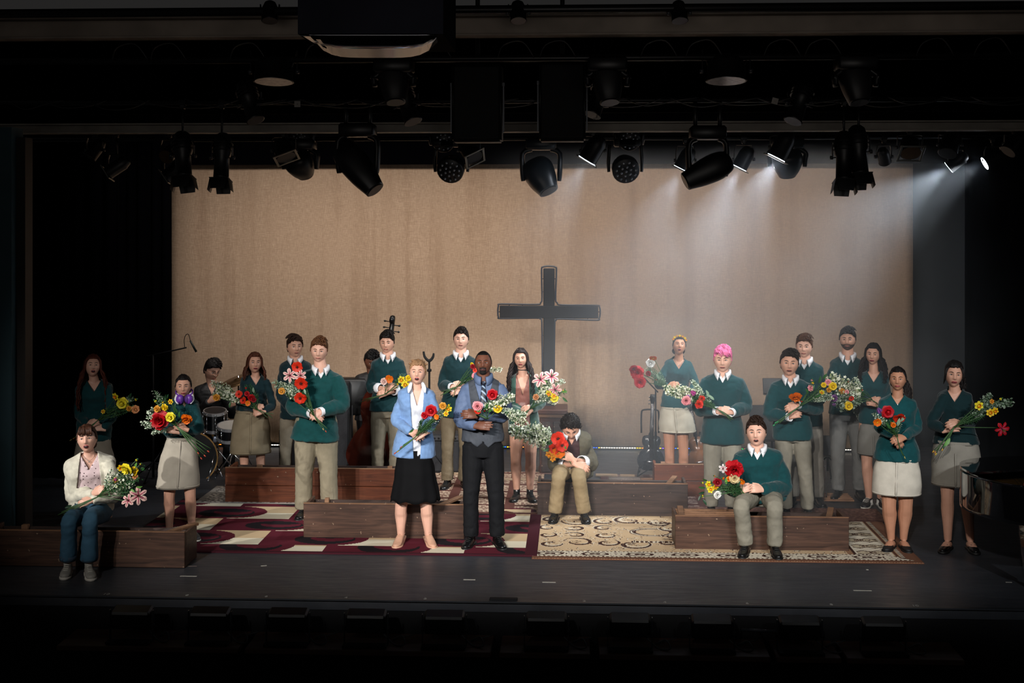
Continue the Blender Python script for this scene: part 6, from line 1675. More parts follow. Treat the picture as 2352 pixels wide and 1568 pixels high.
# ------------------------------------------------------------------ band, instruments and stage furniture
def black_jacket(c):
    garment(c, '141214', sleeve=(.085, .074, .064, .05), v=(.12, .07), loose=.02, name='jacket', m=mat('dark_jacket', '131214', .6, .2, 20))
drummer = person('drummer with dark hair and round glasses, seated in the dark behind the headphone wearer', 'm', 1088, (470, 510), 822, 874, 487, ((445, 892), (529, 892)),
    [(448, 950, .10), (480, 922, .36), (498, 912, .38)], [(545, 950, .10), (530, 930, .36), (548, 918, .40)], (455, 522, 1000), look=(32, 22, 4), skin='fair',
    hair=('short', '0f0c0b', dict(vol=.02)), top_style=black_jacket, bottom=trousers('0f0f11', 1.0), mouth=0, seated=dict(knees=[(460, 1010, .40), (525, 1010, .40)], ankles=[(462, 1085, .38), (526, 1085, .38)]), seat_z=.45, group='band musicians', seed=30)
e = bmesh.new(); c = drummer
for s in (-1, 1):
    pts = [c['MH'] @ Vector((s * .032 + .021 * math.cos(a), -.104, .002 + .019 * math.sin(a))) for a in [2 * PI * i / 14 for i in range(15)]]
    sweep(e, pts, [.0016] * 15, seg=5)
sweep(e, [c['MH'] @ Vector((q, -.106, .006)) for q in (-.011, .011)], [.0016] * 2, seg=5)
for s in (-1, 1): sweep(e, [c['MH'] @ Vector((s * .053, -.102, .004)), c['MH'] @ Vector((s * .078, -.06, .004)), c['MH'] @ Vector((s * .080, .0, .006))], [.0016] * 3, seg=5)
obj('glasses', e, mat('wire_frame', '9a8f86', .3, 0, metal=1), drummer['root'])
bassist = person('bass player with short black hair bent over his instrument behind the rolled-sleeve singer', 'm', 1086, (838, 870), 800, 850, 853, ((817, 868), (893, 872)),
    [(806, 925, .06), (850, 915, .26), (876, 905, .3)], [(902, 925, .06), (905, 860, .22), (902, 842, .26)], (818, 880, 965), look=(18, 30, 6), skin='brown',
    hair=('short', '0c0a0a', dict(vol=.008)), top_style=black_jacket, bottom=trousers('0e0e10', 1.0), group='band musicians', seed=31)
# double bass
def outline(pts, n=10):
    P2 = [Vector((p[0], p[1], 0)) for p in pts]; N = len(P2); out = []
    for i in range(N):
        for k in range(n): out.append(cr(P2[(i-1) % N], P2[i], P2[(i+1) % N], P2[(i+2) % N], k / n))
    return out
def plate(bm, pts, y0, y1, M, mi=0, bulge=0):
    a = [bm.verts.new(M @ Vector((p.x, y0, p.y))) for p in pts]; b = [bm.verts.new(M @ Vector((p.x, y1, p.y))) for p in pts]; n = len(a)
    cx = sum(p.x for p in pts) / n; cy = sum(p.y for p in pts) / n
    ca = bm.verts.new(M @ Vector((cx, y0 - bulge, cy))); cb = bm.verts.new(M @ Vector((cx, y1 + bulge, cy)))
    for i in range(n):
        j = (i + 1) % n
        bm.faces.new((a[i], a[j], b[j], b[i])); bm.faces.new((ca, a[j], a[i])); bm.faces.new((cb, b[i], b[j]))
yb_ = G(860, 1110).y
base = AT(858, 1085, yb_ + .0); base.z = .1
M = Matrix.Translation(base) @ Matrix.Rotation(R(7), 4, 'Y') @ Matrix.Rotation(R(-3), 4, 'X')
bass = empty('double_bass', (base.x, base.y, 0), 'dark reddish double bass, its scroll showing above the rolled-sleeve singer', 'double bass')
bw = mat('bass_varnish', '4a1c12', .25, .3, 5, coat=.5); bd = mat('ebony', '0d0b0b', .35, .1)
bm = bmesh.new(); plate(bm, outline([(0, 0), (-.22, .03), (-.33, .20), (-.27, .42), (-.19, .56), (-.23, .72), (-.20, .90), (-.06, 1.06), (0, 1.09), (.06, 1.06), (.20, .90), (.23, .72), (.19, .56), (.27, .42), (.33, .20), (.22, .03)], 5), -.09, .10, M, bulge=.03); obj('body', bm, bw, bass)
bm = bmesh.new(); sweep(bm, [M @ Vector((0, -.11, .62)), M @ Vector((0, -.11, 1.1)), M @ Vector((0, -.09, 1.62))], [(.045, .02), (.035, .025), (.022, .022)], seg=10, side=(1, 0, 0)); obj('neck', bm, bd, bass)
bm = bmesh.new(); sweep(bm, [M @ Vector((0, -.09, 1.60)), M @ Vector((0, -.07, 1.72)), M @ Vector((0, -.10, 1.80)), M @ Vector((0, -.14, 1.77)), M @ Vector((0, -.12, 1.74))], [(.03, .03), (.028, .03), (.03, .025), (.03, .02), (.03, .015)], seg=8, side=(1, 0, 0), n=3)
obj('scroll', bm, bd, bass)
for i in range(4):
    bm = bmesh.new(); s = -1 if i % 2 else 1; z = 1.64 + .035 * i; cyl(bm, M @ Vector((0, -.08, z)), M @ Vector((s * .075, -.08, z)), .006, seg=6); ellipsoid(bm, M @ Vector((s * .085, -.08, z)), (.014, .006, .012), 8, 5); obj('tuning_peg', bm, bd, bass)
for i in range(4):
    bm = bmesh.new(); cyl(bm, M @ Vector((-.02 + .013 * i, -.17, .30)), M @ Vector((-.012 + .008 * i, -.125, 1.62)), .0015, seg=4); obj('string', bm, mat('string_steel', '8a8a88', .3, 0, metal=1), bass)
bm = bmesh.new(); plate(bm, [Vector(q + (0,)) for q in ((-.07, .50), (.07, .50), (.045, .62), (-.045, .62))], -.19, -.12, M); obj('bridge', bm, mat('maple', 'a07a4a', .5), bass)
bm = bmesh.new(); cyl(bm, M @ Vector((0, 0, .0)), Vector((base.x, base.y, 0.0)), .006, seg=6); obj('endpin', bm, bd, bass)
chrome = mat('chrome', 'c9cbd0', .15, 0, metal=1); shellb = mat('drum_shell_black', '0c0d10', .18, .1, 8, coat=.6)
def tripod(parent, x, y, z0, r=.25, m=None, n=3, a0=.5):
    for i in range(n):
        a = a0 + 2 * PI * i / n; bm = bmesh.new(); cyl(bm, (x, y, z0), (x + r * math.cos(a), y + r * math.sin(a), .012), .008, seg=6); ellipsoid(bm, (x + r * math.cos(a), y + r * math.sin(a), .012), (.014, .014, .011), 8, 5); obj('leg', bm, m or dark, parent)
# drum kit: every drum and cymbal a thing
def drum(label, px, py, y, rad, dep, axis, name='drum', hoop='b58a50', head='101012', legs=0, cat='drum'):
    c_ = AT(px, py, y); ax = Vector(axis).normalized(); r = empty(name, c_, label, cat, 'drum kit')
    bm = bmesh.new(); cyl(bm, c_ - ax * dep / 2, c_ + ax * dep / 2, rad, seg=32); obj('shell', bm, shellb, r, smooth=False)
    for s in (-1, 1):
        bm = bmesh.new(); cyl(bm, c_ + ax * s * (dep / 2 - .012), c_ + ax * s * (dep / 2 + .022), rad + .010, seg=32); obj('hoop', bm, mat('hoop_' + hoop, hoop, .35, .1, metal=.8 if hoop == 'c9cbd0' else 0), r, smooth=False)
        bm = bmesh.new(); cyl(bm, c_ + ax * s * (dep / 2 + .018), c_ + ax * s * (dep / 2 + .0235), rad - .004, seg=32); obj('drum_head', bm, mat('head_' + head, head, .5, .05), r, smooth=False)
    u = ax.orthogonal().normalized(); v = ax.cross(u); nl = 8
    for i in range(nl):
        a = 2 * PI * i / nl + .3; d = u * math.cos(a) + v * math.sin(a); bm = bmesh.new()
        cyl(bm, c_ + d * (rad + .012) - ax * dep * .5, c_ + d * (rad + .012) + ax * dep * .5, .005, seg=6); ellipsoid(bm, c_ + d * (rad + .012), (.012, .012, .022), 8, 6); ellipsoid(bm, c_ + d * (rad + .014) - ax * dep * .5, (.012, .012, .012), 8, 6); ellipsoid(bm, c_ + d * (rad + .014) + ax * dep * .5, (.012, .012, .012), 8, 6)
        obj('lug', bm, chrome, r)
    return r, c_
r_, c_ = drum('large black bass drum with a wooden hoop behind the headphone wearer', 440, 1044, 14.6, .30, .40, (.25, -1, 0), 'bass_drum')
for s in (-1, 1):
    bm = bmesh.new(); cyl(bm, c_ + Vector((s * .28, 0, -.08)), (c_.x + s * .40, c_.y - .12, .012), .009, seg=6); obj('spur', bm, chrome, r_)
for nm, px, py, rad, dp, lb in (('tom_drum', 494, 965, .125, .20, 'small black tom drum with chrome lugs above the bass drum'), ('snare_drum', 532, 992, .155, .13, 'chrome-rimmed snare drum half hidden by the khaki skirt')):
    yy = 14.5 if nm == 'tom_drum' else 14.25; r_, c_ = drum(lb, px, py, yy, rad, dp, (.05, -.18, 1), nm, 'c9cbd0', 'b9b4ac' if nm == 'snare_drum' else '1a1a1c')
    bm = bmesh.new(); cyl(bm, (c_.x, c_.y + .02, c_.z - dp / 2), (c_.x, c_.y + .02, .28), .011, seg=8); obj('stand_pole', bm, chrome, r_)
    bm = bmesh.new(); bbox(bm, c_.x, c_.y + .01, c_.z - dp / 2 - .12, .045, .05, .07, bev=.006); obj('clamp', bm, mat('clamp_blue_grey', '9aa7bd', .3, 0, metal=.6), r_)
    tripod(r_, c_.x, c_.y + .02, .34, .27, chrome)
def cymbal(label, px, py, y, rad, tilt):
    c_ = AT(px, py, y); r = empty('cymbal_stand', (c_.x, c_.y, 0), label, 'cymbal', 'drum kit'); bm = bmesh.new(); T_ = Matrix.Rotation(R(tilt), 3, 'Y') @ Matrix.Rotation(R(12), 3, 'X'); rings = []
    for r2, z in ((.012, .03), (.05, .022), (.06, .012), (rad * .6, .006), (rad, -.006)): rings.append([bm.verts.new(c_ + T_ @ Vector((r2 * math.cos(a), r2 * math.sin(a), z))) for a in [2 * PI * i / 32 for i in range(32)]])
    for q in range(4):
        for i in range(32): bm.faces.new((rings[q][i], rings[q][(i+1) % 32], rings[q+1][(i+1) % 32], rings[q+1][i]))
    bm.faces.new(rings[0]); shell(bm, .002); obj('cymbal', bm, mat('cymbal_brass', '6b5236', .35, .2, 12, metal=.8), r)
    bm = bmesh.new(); cyl(bm, c_ + Vector((0, 0, .05)), (c_.x, c_.y, .25), .011, seg=8); obj('stand_pole', bm, chrome, r); tripod(r, c_.x, c_.y, .38, .26, chrome, a0=1.1)
cymbal('brass cymbal on a stand beside the left elbow of the khaki-skirt woman', 548, 872, 14.75, .24, -16)
cymbal('low brass cymbal on a stand between drummer and headphone wearer', 392, 968, 14.9, .20, 8)
# microphones and stands
def mic_stand(label, px, gy, top_px, boom=None, mic=True):
    g_ = G(px, gy); y = g_.y; r = empty('microphone_stand', g_, label, 'microphone stand', 'stands among the band')
    zt = Z_at(top_px[1], y, top_px[0]); bm = bmesh.new(); cyl(bm, (g_.x, y, .02), (g_.x, y, zt * .55), .014, seg=8); cyl(bm, (g_.x, y, zt * .5), (g_.x, y, zt), .009, seg=8); obj('pole', bm, dark, r); tripod(r, g_.x, y, .20, .28)
    if boom:
        e0 = Vector((g_.x, y, zt)); e1 = AT(boom[0], boom[1], y - .1); bm = bmesh.new(); cyl(bm, e0 - (e1 - e0) * .2, e1, .008, seg=8); obj('boom_arm', bm, dark, r)
        return r, e1
    return r, Vector((g_.x, y, zt))
r_, tip = mic_stand('boom microphone stand at the left edge of the backdrop, thin condenser microphone on top', 352, 1100, (352, 815), (428, 798))
bm = bmesh.new(); a, b_ = AT(437, 782, tip.y), AT(451, 808, tip.y); cyl(bm, a, b_, .011, .014, seg=10); mic = obj('microphone', bm, mat('mic_green_black', '1d2622', .3, .1), r_)
bm = bmesh.new(); pts = [AT(x_, y_, tip.y) for x_, y_ in ((424, 797), (423, 780), (427, 769), (433, 768), (437, 782))]; sweep(bm, pts, [.004] * 5, seg=6, n=5); obj('cable', bm, dark, r_)
mic_stand('short black stand with a telescoping pole beside the double bass', 809, 1098, (809, 930))
mic_stand('black stand next to the dark electric guitar', 1506, 1108, (1506, 895), (1480, 868))
# headless cradle stand at centre
g_ = G(986, 1108); y = g_.y; r_ = empty('instrument_stand', g_, 'tall black stand with an empty U-shaped cradle behind the blue-cardigan woman', 'stand')
zt = Z_at(830, y, 986); bm = bmesh.new(); cyl(bm, (g_.x, y, .02), (g_.x, y, zt), .012, seg=8); obj('pole', bm, dark, r_); tripod(r_, g_.x, y, .4, .30)
bm = bmesh.new(); sweep(bm, [AT(x_, y_, y) for x_, y_ in ((973, 807), (975, 818), (981, 826), (986, 828), (991, 825), (995, 818), (996, 811))], [(.012, .02), (.014, .02), (.016, .02), (.018, .02), (.016, .02), (.014, .02), (.010, .02)], seg=8, n=3); obj('cradle', bm, mat('foam_black', '0e0e0f', .9, .1), r_)
bm = bmesh.new(); bbox(bm, g_.x, y, zt - .10, .05, .03, .03, bev=.004); obj('clamp', bm, dark, r_)
# amplifiers
def amp(label, x0, x1, y0, gy):
    g_ = G((x0 + x1) / 2, gy); y = g_.y; w = AT(x1, gy, y).x - AT(x0, gy, y).x; h = Z_at(y0, y); r = empty('amplifier', g_, label, 'amplifier', 'amplifiers among the band')
    bm = bmesh.new(); bbox(bm, g_.x, y + .15, h / 2, w, .28, h, bev=.012); obj('cabinet', bm, mat('amp_tolex', '121214', .8, .2, 60, bump=.3, bscale=200), r, smooth=False)
    bm = bmesh.new(); bbox(bm, g_.x, y + .005, h * .44, w * .9, .02, h * .74, bev=.004); obj('grille_cloth', bm, mat('amp_grille', '232326', .9, .2, 90), r, smooth=False)
    bm = bmesh.new(); bbox(bm, g_.x, y + .004, h * .9, w * .9, .02, h * .12, bev=.003); pn = obj('control_panel', bm, mat('panel_grey', '2d2d30', .5), r, smooth=False)
    for i in range(6):
        bm = bmesh.new(); cyl(bm, (g_.x - w * .35 + i * w * .14, y - .006, h * .9), (g_.x - w * .35 + i * w * .14, y - .022, h * .9), .010, seg=10); sub_part('knob', bm, dark, pn)
amp('black guitar amplifier between the two central standing men', 988, 1056, 998, 1088); amp('black amplifier cabinet between drummer and large blond singer', 640, 700, 990, 1098)
amp('tall dark equipment cabinet behind the large blond singer', 760, 800, 880, 1096)
# keyboard-like black rig behind the singer at 790-830
g_ = G(805, 1096); y = g_.y + .25; r_ = empty('keyboard', (g_.x, y, 0), 'dark covered keyboard on its stand left of the bass player', 'keyboard')
za, zb = Z_at(950, y, 805), Z_at(868, y, 805); bm = bmesh.new(); bbox(bm, AT(806, 900, y).x, y, (za + zb) / 2, .42, .25, zb - za, bev=.03); wrinkle(bm, .01, 6); obj('cover', bm, mat('cover_black', '0b0b0c', .45, .2, 10), r_)
for s in (-1, 1):
    bm = bmesh.new(); cyl(bm, (g_.x + s * .16, y, za), (g_.x - s * .16, y, .02), .014, seg=8); obj('leg', bm, dark, r_)
# guitars
def guitar(label, px, gy, top, tilt, body_c, acoustic=False, wpx=52):
    g_ = G(px, gy); y = g_.y; H = Z_at(top, y, px); M = Matrix.Translation(g_ + Vector((0, 0, .10))) @ Matrix.Rotation(R(tilt), 4, 'Y') @ Matrix.Rotation(R(-6), 4, 'X')
    r = empty('guitar', g_, label, 'guitar', 'guitars on stands'); k = (H - .10) / 1.02
    bm = bmesh.new(); out = [(0, 0), (-.13, .02), (-.185, .13), (-.15, .24), (-.10, .30), (-.125, .38), (-.11, .455), (-.045, .47) if not acoustic else (-.05, .50), (0, .43) if not acoustic else (0, .51), (.045, .47) if not acoustic else (.05, .50), (.11, .455), (.125, .38), (.10, .30), (.15, .24), (.185, .13), (.13, .02)]
    plate(bm, outline([(a * k, b * k) for a, b in out], 5), -.03 if not acoustic else -.05, .03 if not acoustic else .05, M, bulge=.008); obj('body', bm, mat('guitar_' + body_c, body_c, .22, .2, 6, coat=.5), r)
    bm = bmesh.new(); sweep(bm, [M @ Vector((0, -.045, .30 * k)), M @ Vector((0, -.035, .90 * k))], [(.026, .012), (.021, .012)], seg=8, side=(1, 0, 0)); nk = obj('neck', bm, mat('fretboard', '1c1512', .4, .1), r)
    for i in range(9):
        q = bmesh.new(); z = (.42 + i * .052) * k; cyl(q, M @ Vector((-.022, -.048, z)), M @ Vector((.022, -.048, z)), .0016, seg=4); sub_part('fret', q, chrome, nk)
    bm = bmesh.new(); plate(bm, [Vector(q + (0,)) for q in ((-.02 * k, .88 * k), (.02 * k, .88 * k), (.038 * k, .98 * k), (.03 * k, 1.03 * k), (-.03 * k, 1.03 * k), (-.038 * k, .98 * k))], -.03, -.012, M); obj('headstock', bm, bd, r)
    for i in range(6):
        s = -1 if i < 3 else 1; q = bmesh.new(); z = (.90 + .045 * (i % 3)) * k; ellipsoid(q, M @ Vector((s * .045 * k, -.02, z)), (.010, .006, .008), 8, 5); cyl(q, M @ Vector((s * .028 * k, -.02, z)), M @ Vector((s * .045 * k, -.02, z)), .003, seg=5); obj('tuning_peg', q, chrome, r)
    for i in range(6):
        q = bmesh.new(); cyl(q, M @ Vector((-.014 + .0056 * i, -.05, .12 * k)), M @ Vector((-.012 + .0048 * i, -.05, .90 * k)), .0009, seg=4); obj('string', q, chrome, r)
    q = bmesh.new(); bbox(q, 0, 0, 0, .09, .02, .016, bev=.003)
    for v in q.verts: v.co = M @ (v.co + Vector((0, -.045, .12 * k)))
    obj('bridge', q, chrome, r)
    # A-frame stand is part of a separate thing
    s_ = empty('guitar_stand', g_ + Vector((0, .08, 0)), label.replace('guitar', 'guitar stand', 1).split(',')[0] + ' tubular rack', 'stand', 'stands among the band')
    for s in (-1, 1):
        q = bmesh.new(); sweep(q, [g_ + Vector((s * .16, -.06, .012)), g_ + Vector((s * .12, .03, .14)), g_ + Vector((0, .10, .52))], [.010] * 3, seg=6, n=2); obj('leg', q, dark, s_)
        q = bmesh.new(); sweep(q, [g_ + Vector((s * .13, .02, .13)), g_ + Vector((s * .13, -.08, .10)), g_ + Vector((s * .13, -.09, .14))], [.009] * 3, seg=6, n=2); obj('arm', q, dark, s_)
    q = bmesh.new(); sweep(q, [g_ + Vector((-.10, .08, .52)), g_ + Vector((-.10, .08, .74)), g_ + Vector((-.07, .06, .79)), g_ + Vector((.07, .06, .79)), g_ + Vector((.10, .08, .74)), g_ + Vector((.10, .08, .52))], [.010] * 6, seg=6, n=3); obj('yoke', q, dark, s_)
guitar('dark electric guitar standing left of the small raised bench', 1494, 1100, 908, 2, '23262b')
guitar('tan acoustic guitar leaning behind the pink-haired singer', 1610, 1098, 925, -9, '7a4f30', True)
# music stands (solid black desks)
def music_stand(label, px, gy, x0, x1, y0, y1):
    g_ = G(px, gy); y = g_.y; r = empty('music_stand', g_, label, 'music stand', 'music stands'); a, b_ = AT(x0, y1, y), AT(x1, y0, y)
    bm = bmesh.new(); cx, cz = (a.x + b_.x) / 2, (a.z + b_.z) / 2; bbox(bm, cx, y, cz, b_.x - a.x, .012, b_.z - a.z, rot=Matrix.Rotation(R(-18), 3, 'X'), bev=.005); obj('desk', bm, mat('stand_black', '101113', .5, .1), r, smooth=False)
    bm = bmesh.new(); bbox(bm, cx, y - .03, a.z - .002, b_.x - a.x, .06, .010, bev=.003); obj('ledge', bm, mat('stand_black', '101113'), r, smooth=False)
    bm = bmesh.new(); cyl(bm, (cx, y + .03, a.z + .05), (cx, y + .03, .05), .012, seg=8); obj('pole', bm, dark, r); tripod(r, cx, y + .03, .22, .24)
music_stand('black music stand with its desk up, left shoulder of the orange-flower singer', 1772, 1098, 1752, 1796, 868, 904); music_stand('low wide black music stand desk behind the pink-haired singer', 1748, 1102, 1722, 1790, 930, 1010)
music_stand('black music stand in the haze behind the white skirt', 1900, 1092, 1880, 1924, 1000, 1046)
# brown pulpit below the cross
g_ = G(1268, 1092); y = g_.y + .3; r_ = empty('pulpit', (AT(1268, 1092, y).x, y, 0), 'brown wooden pulpit with a moulded top at the foot of the cross', 'pulpit')
PW = wood('pulpit_wood', '3a221a', '553428'); cx = AT(1268, 1000, y).x
def pbox(nm, x0, x1, y0, y1, dep, mm, yo=0):
    a, b_ = AT(x0, y1, y), AT(x1, y0, y); bm = bmesh.new(); bbox(bm, (a.x + b_.x) / 2, y + yo, (a.z + b_.z) / 2, b_.x - a.x, dep, b_.z - a.z, bev=.008); return obj(nm, bm, mm, r_, smooth=False)
pbox('top_moulding', 1230, 1304, 934, 944, .50, PW); pbox('top_cornice', 1236, 1298, 944, 952, .46, WE); pbox('case', 1240, 1294, 952, 1088, .40, PW)
for a in (0, 1):
    pbox('panel', 1245 + a * 26, 1266 + a * 26, 962, 1000, .02, W3, -.205); pbox('panel', 1245 + a * 26, 1266 + a * 26, 1008, 1076, .02, W3, -.205)
pbox('base_moulding', 1236, 1298, 1078, 1092, .46, PW)
# the cross
YC = y + .10
r_ = empty('cross', (AT(1261, 940, YC).x, YC, Z_at(936, YC)), 'tall black cross outlined by a bent tube, standing on the brown pulpit', 'cross')
bmw = mat('cross_black', '121215', .6, .15, 5)
def cbar(nm, x0, x1, y0, y1, dep=.06, yo=0):
    a, b_ = AT(x0, y1, YC), AT(x1, y0, YC); bm = bmesh.new(); bbox(bm, (a.x + b_.x) / 2, YC + yo, (a.z + b_.z) / 2, b_.x - a.x, dep, b_.z - a.z, bev=.006); obj(nm, bm, bmw, r_, smooth=False)
cbar('upright', 1248, 1274, 616, 936); cbar('cross_arm', 1148, 1374, 702, 730, .056, -.003)
tubep = [(1246, 860), (1244.5, 740), (1240, 732), (1230, 730), (1152, 731), (1145, 728), (1143.5, 716), (1145, 702), (1152, 698), (1232, 699), (1242, 694), (1245, 684), (1244, 622), (1247, 613), (1261, 611), (1275, 613), (1278, 622), (1276, 684), (1280, 695), (1290, 700), (1368, 701), (1377, 705), (1378.5, 718), (1376, 731), (1368, 735), (1286, 732), (1277, 736), (1274, 746), (1272.5, 860)]
bm = bmesh.new(); pts = [AT(x_, y_, YC - .02) for x_, y_ in tubep]; sweep(bm, pts, [.0105] * len(pts), seg=8, n=4); obj('outline_tube', bm, mat('tube_grey', '33363d', .35, .1), r_)
for (x_, y_, dx, dy) in [(1248, 640, -4, 0), (1248, 670, -4, 0), (1274, 640, 4, 0), (1274, 670, 4, 0), (1248, 770, -3, 0), (1248, 810, -3, 0), (1274, 770, -2, 0), (1274, 810, -2, 0), (1170, 702, 0, -4), (1200, 702, 0, -4), (1170, 730, 0, 1), (1200, 730, 0, 1), (1320, 702, 0, -2), (1350, 702, 0, -1), (1320, 730, 0, 3), (1350, 730, 0, 4), (1148, 716, -4, 0), (1374, 716, 4, 0)]:
    bm = bmesh.new(); cyl(bm, AT(x_, y_, YC - .01), AT(x_ + dx, y_ + dy, YC - .02), .006, seg=6); obj('standoff', bm, bmw, r_)
# chair behind, stool
g_ = G(1893, 1150)
bm = bmesh.new(); y = G(1860, 1148).y; sweep(bm, [AT(1888, 1150, y), AT(1889, 1075, y), AT(1893, 1072, y), AT(1897, 1075, y), AT(1898, 1150, y)], [.006] * 5, seg=6, n=3); tag(obj('wire_stand', bm, chrome), 'thin bent metal wire frame right of the crossed-arms singer', 'stand')
# grand piano at the right
piano = empty('grand_piano', G(2310, 1335), 'glossy black grand piano cut by the right edge of the picture', 'piano')
pl = mat('piano_lacquer', '060607', .06, 0, coat=1.0, spec=.6); gold = mat('iron_plate_gold', '5a431f', .4, .2, 20, metal=.8)
zt = .86; zb = .53; yc = G(2300, 1225).y
x0 = AT(2218, 1100, 10.75).x
rim = [(x0 + 2.2, 9.95), (x0 + 1.2, 9.98), (x0 + .55, 10.12), (x0 + .20, 10.34), (x0 + .03, 10.66), (x0 + .02, 10.98), (x0 + .16, 11.24), (x0 + .50, 11.40), (x0 + 1.0, 11.42), (x0 + 2.2, 11.42)]
R2 = []
for i in range(len(rim) - 1):
    P0, P1, P2, P3 = [Vector((*rim[max(0, min(len(rim) - 1, i + q))], 0)) for q in (-1, 0, 1, 2)]
    for k in range(6): R2.append(cr(P0, P1, P2, P3, k / 6))
R2.append(Vector((*rim[-1], 0)))
bm = bmesh.new(); cols = []
for p in R2: cols.append([bm.verts.new((p.x, p.y, z)) for z in (zb + .02, zb + .05, zt - .01, zt)])
for i in range(len(R2) - 1):
    for j in range(3): bm.faces.new((cols[i][j], cols[i+1][j], cols[i+1][j+1], cols[i][j+1]))
shell(bm, .045); obj('rim', bm, pl, piano)
bm = bmesh.new(); bm.faces.new([bm.verts.new((p.x + .02 if p.x < x0 + 1 else p.x, p.y, zb + .03)) for p in R2]); shell(bm, .03); obj('bottom', bm, pl, piano, smooth=False)
cen = Vector((x0 + 1.4, 10.7, 0)); bm = bmesh.new(); bm.faces.new([bm.verts.new(((p.x - cen.x) * .93 + cen.x, (p.y - cen.y) * .90 + cen.y, zt - .10)) for p in R2]); shell(bm, .01); obj('iron_plate', bm, gold, piano, smooth=False)
bm = bmesh.new()
for i in range(46): xx = x0 + .35 + i * .038; cyl(bm, (xx, 10.2, zt - .075), (xx + .16, 11.25, zt - .075), .0016, seg=4)
o = obj('string', bm, mat('string_steel', '8a8a88'), piano); o['kind'] = 'stuff'
for i in range(30):
    bm = bmesh.new(); xx = x0 + .42 + i * .05; bbox(bm, xx, 10.52 - i * .004, zt - .055, .020, .10, .035, bev=.003); obj('damper', bm, mat('felt_white', 'b9b0a8', .9) if i % 2 else mat('felt_red', '8a2a30', .9), piano, smooth=False)
bm = bmesh.new(); bbox(bm, x0 + 1.2, 10.36, zt - .06, 1.7, .03, .02, bev=.004, rot=Matrix.Rotation(R(-1), 3, 'Z')); obj('felt_strip', bm, mat('felt_red', '8a2a30', .9), piano, smooth=False)
for (lx, ly) in ((x0 + .42, 10.45), (x0 + 1.75, 10.25), (x0 + 1.75, 11.2)):
    bm = bmesh.new(); sweep(bm, [(lx, ly, zb + .02), (lx, ly, zb - .10), (lx, ly, .14)], [(.085, .085), (.075, .075), (.045, .045)], seg=8, power=4, n=2); lg = obj('leg', bm, pl, piano, smooth=False)
    q = bmesh.new(); cyl(q, (lx - .02, ly, .045), (lx + .02, ly, .045), .04, seg=16); cyl(q, (lx, ly, .05), (lx, ly, .15), .015, seg=8); sub_part('caster', q, mat('brass', 'a08040', .3, 0, metal=1), lg)
bm = bmesh.new(); bm.faces.new([bm.verts.new((p.x, p.y, zt + .012)) for p in R2 if p.y > 10.62]); shell(bm, .018); obj('lid', bm, pl, piano, smooth=False)
# tape marks and small litter on the floor
def tape(label, px, py, w, h=.018, a=0, col='b9b5aa', cat='tape mark'):
    p = G(px, py); bm = bmesh.new(); box(bm, 0, 0, 0, w, h, .0012, rot=Matrix.Rotation(R(a), 3, 'Z'))
    for v in bm.verts: v.co += p + Vector((0, 0, .001))
    return tag(obj('floor_tape', bm, mat('tape_' + col, col, .7, .1), smooth=False), label, cat, 'marks on the stage floor')
tape('white dash of tape in front of the dark front-left bench', 433, 1323, .14); tape('white dash of tape below the nude shoes', 1078, 1331, .10); tape('white dash of tape below the front edge of the beige rug', 1261, 1337, .11); tape('white dash of tape at the front right of the stage', 1981, 1356, .145)
tape('small white scrap on the floor below the left bench', 606, 1299, .05, .02, 20); tape('short pale dash right beside the end of the front-left bench', 440, 1300, .09, .012, 5, '7a6a62'); tape('tiny pale scrap below the beige rug corner', 1992, 1308, .02, .02)
tape('pale dash beside the piano leg at far right', 2317, 1337, .05, .012); tape('small orange-red mark on the maroon rug', 665, 1246, .07, .018, 8, 'c2452e'); bpy.data.objects[-1] if False else None
MARKS = [(245, 1372, '10'), (430, 1372, '8'), (612, 1373.5, '6'), (795, 1375.5, '4'), (977, 1377.5, '2'), (1342, 1384, '2'), (1527, 1387.5, '4'), (1716, 1391.5, '6'), (1909, 1395, '8'), (2102, 1404.5, '10')]
for px, py, tx in MARKS:
    cu = bpy.data.curves.new('edge_number', 'FONT'); cu.body = tx; cu.size = .055; cu.align_x = 'CENTER'; cu.align_y = 'CENTER'; cu.extrude = .0006
    o = bpy.data.objects.new('tmp', cu); COL.objects.link(o); p = AT(px, HOR, EDGE + .06)
    me = bpy.data.meshes.new_from_object(o.evaluated_get(bpy.context.evaluated_depsgraph_get())); bpy.data.objects.remove(o); me.materials.clear(); me.materials.append(mat('chalk_white', 'a5a39c', .8, .1))
    o = bpy.data.objects.new('edge_number', me); COL.objects.link(o); o.location = (p.x, EDGE + .055, .0015)
    side = 'left' if px < 1176 else 'right'; nth = {'2': 'first', '4': 'second', '6': 'third', '8': 'fourth', '10': 'fifth'}[tx]
    tag(o, 'small white number painted at the stage edge, %s to the %s of centre' % (nth, side), 'floor number', 'numbers along the stage edge')
bm = bmesh.new(); p = G(1156, 1383); bbox(bm, p.x, EDGE + .03, .012, .22, .05, .022, bev=.004); tag(obj('edge_box', bm, dark, smooth=False), 'flat black plate at the centre of the stage edge', 'plate')
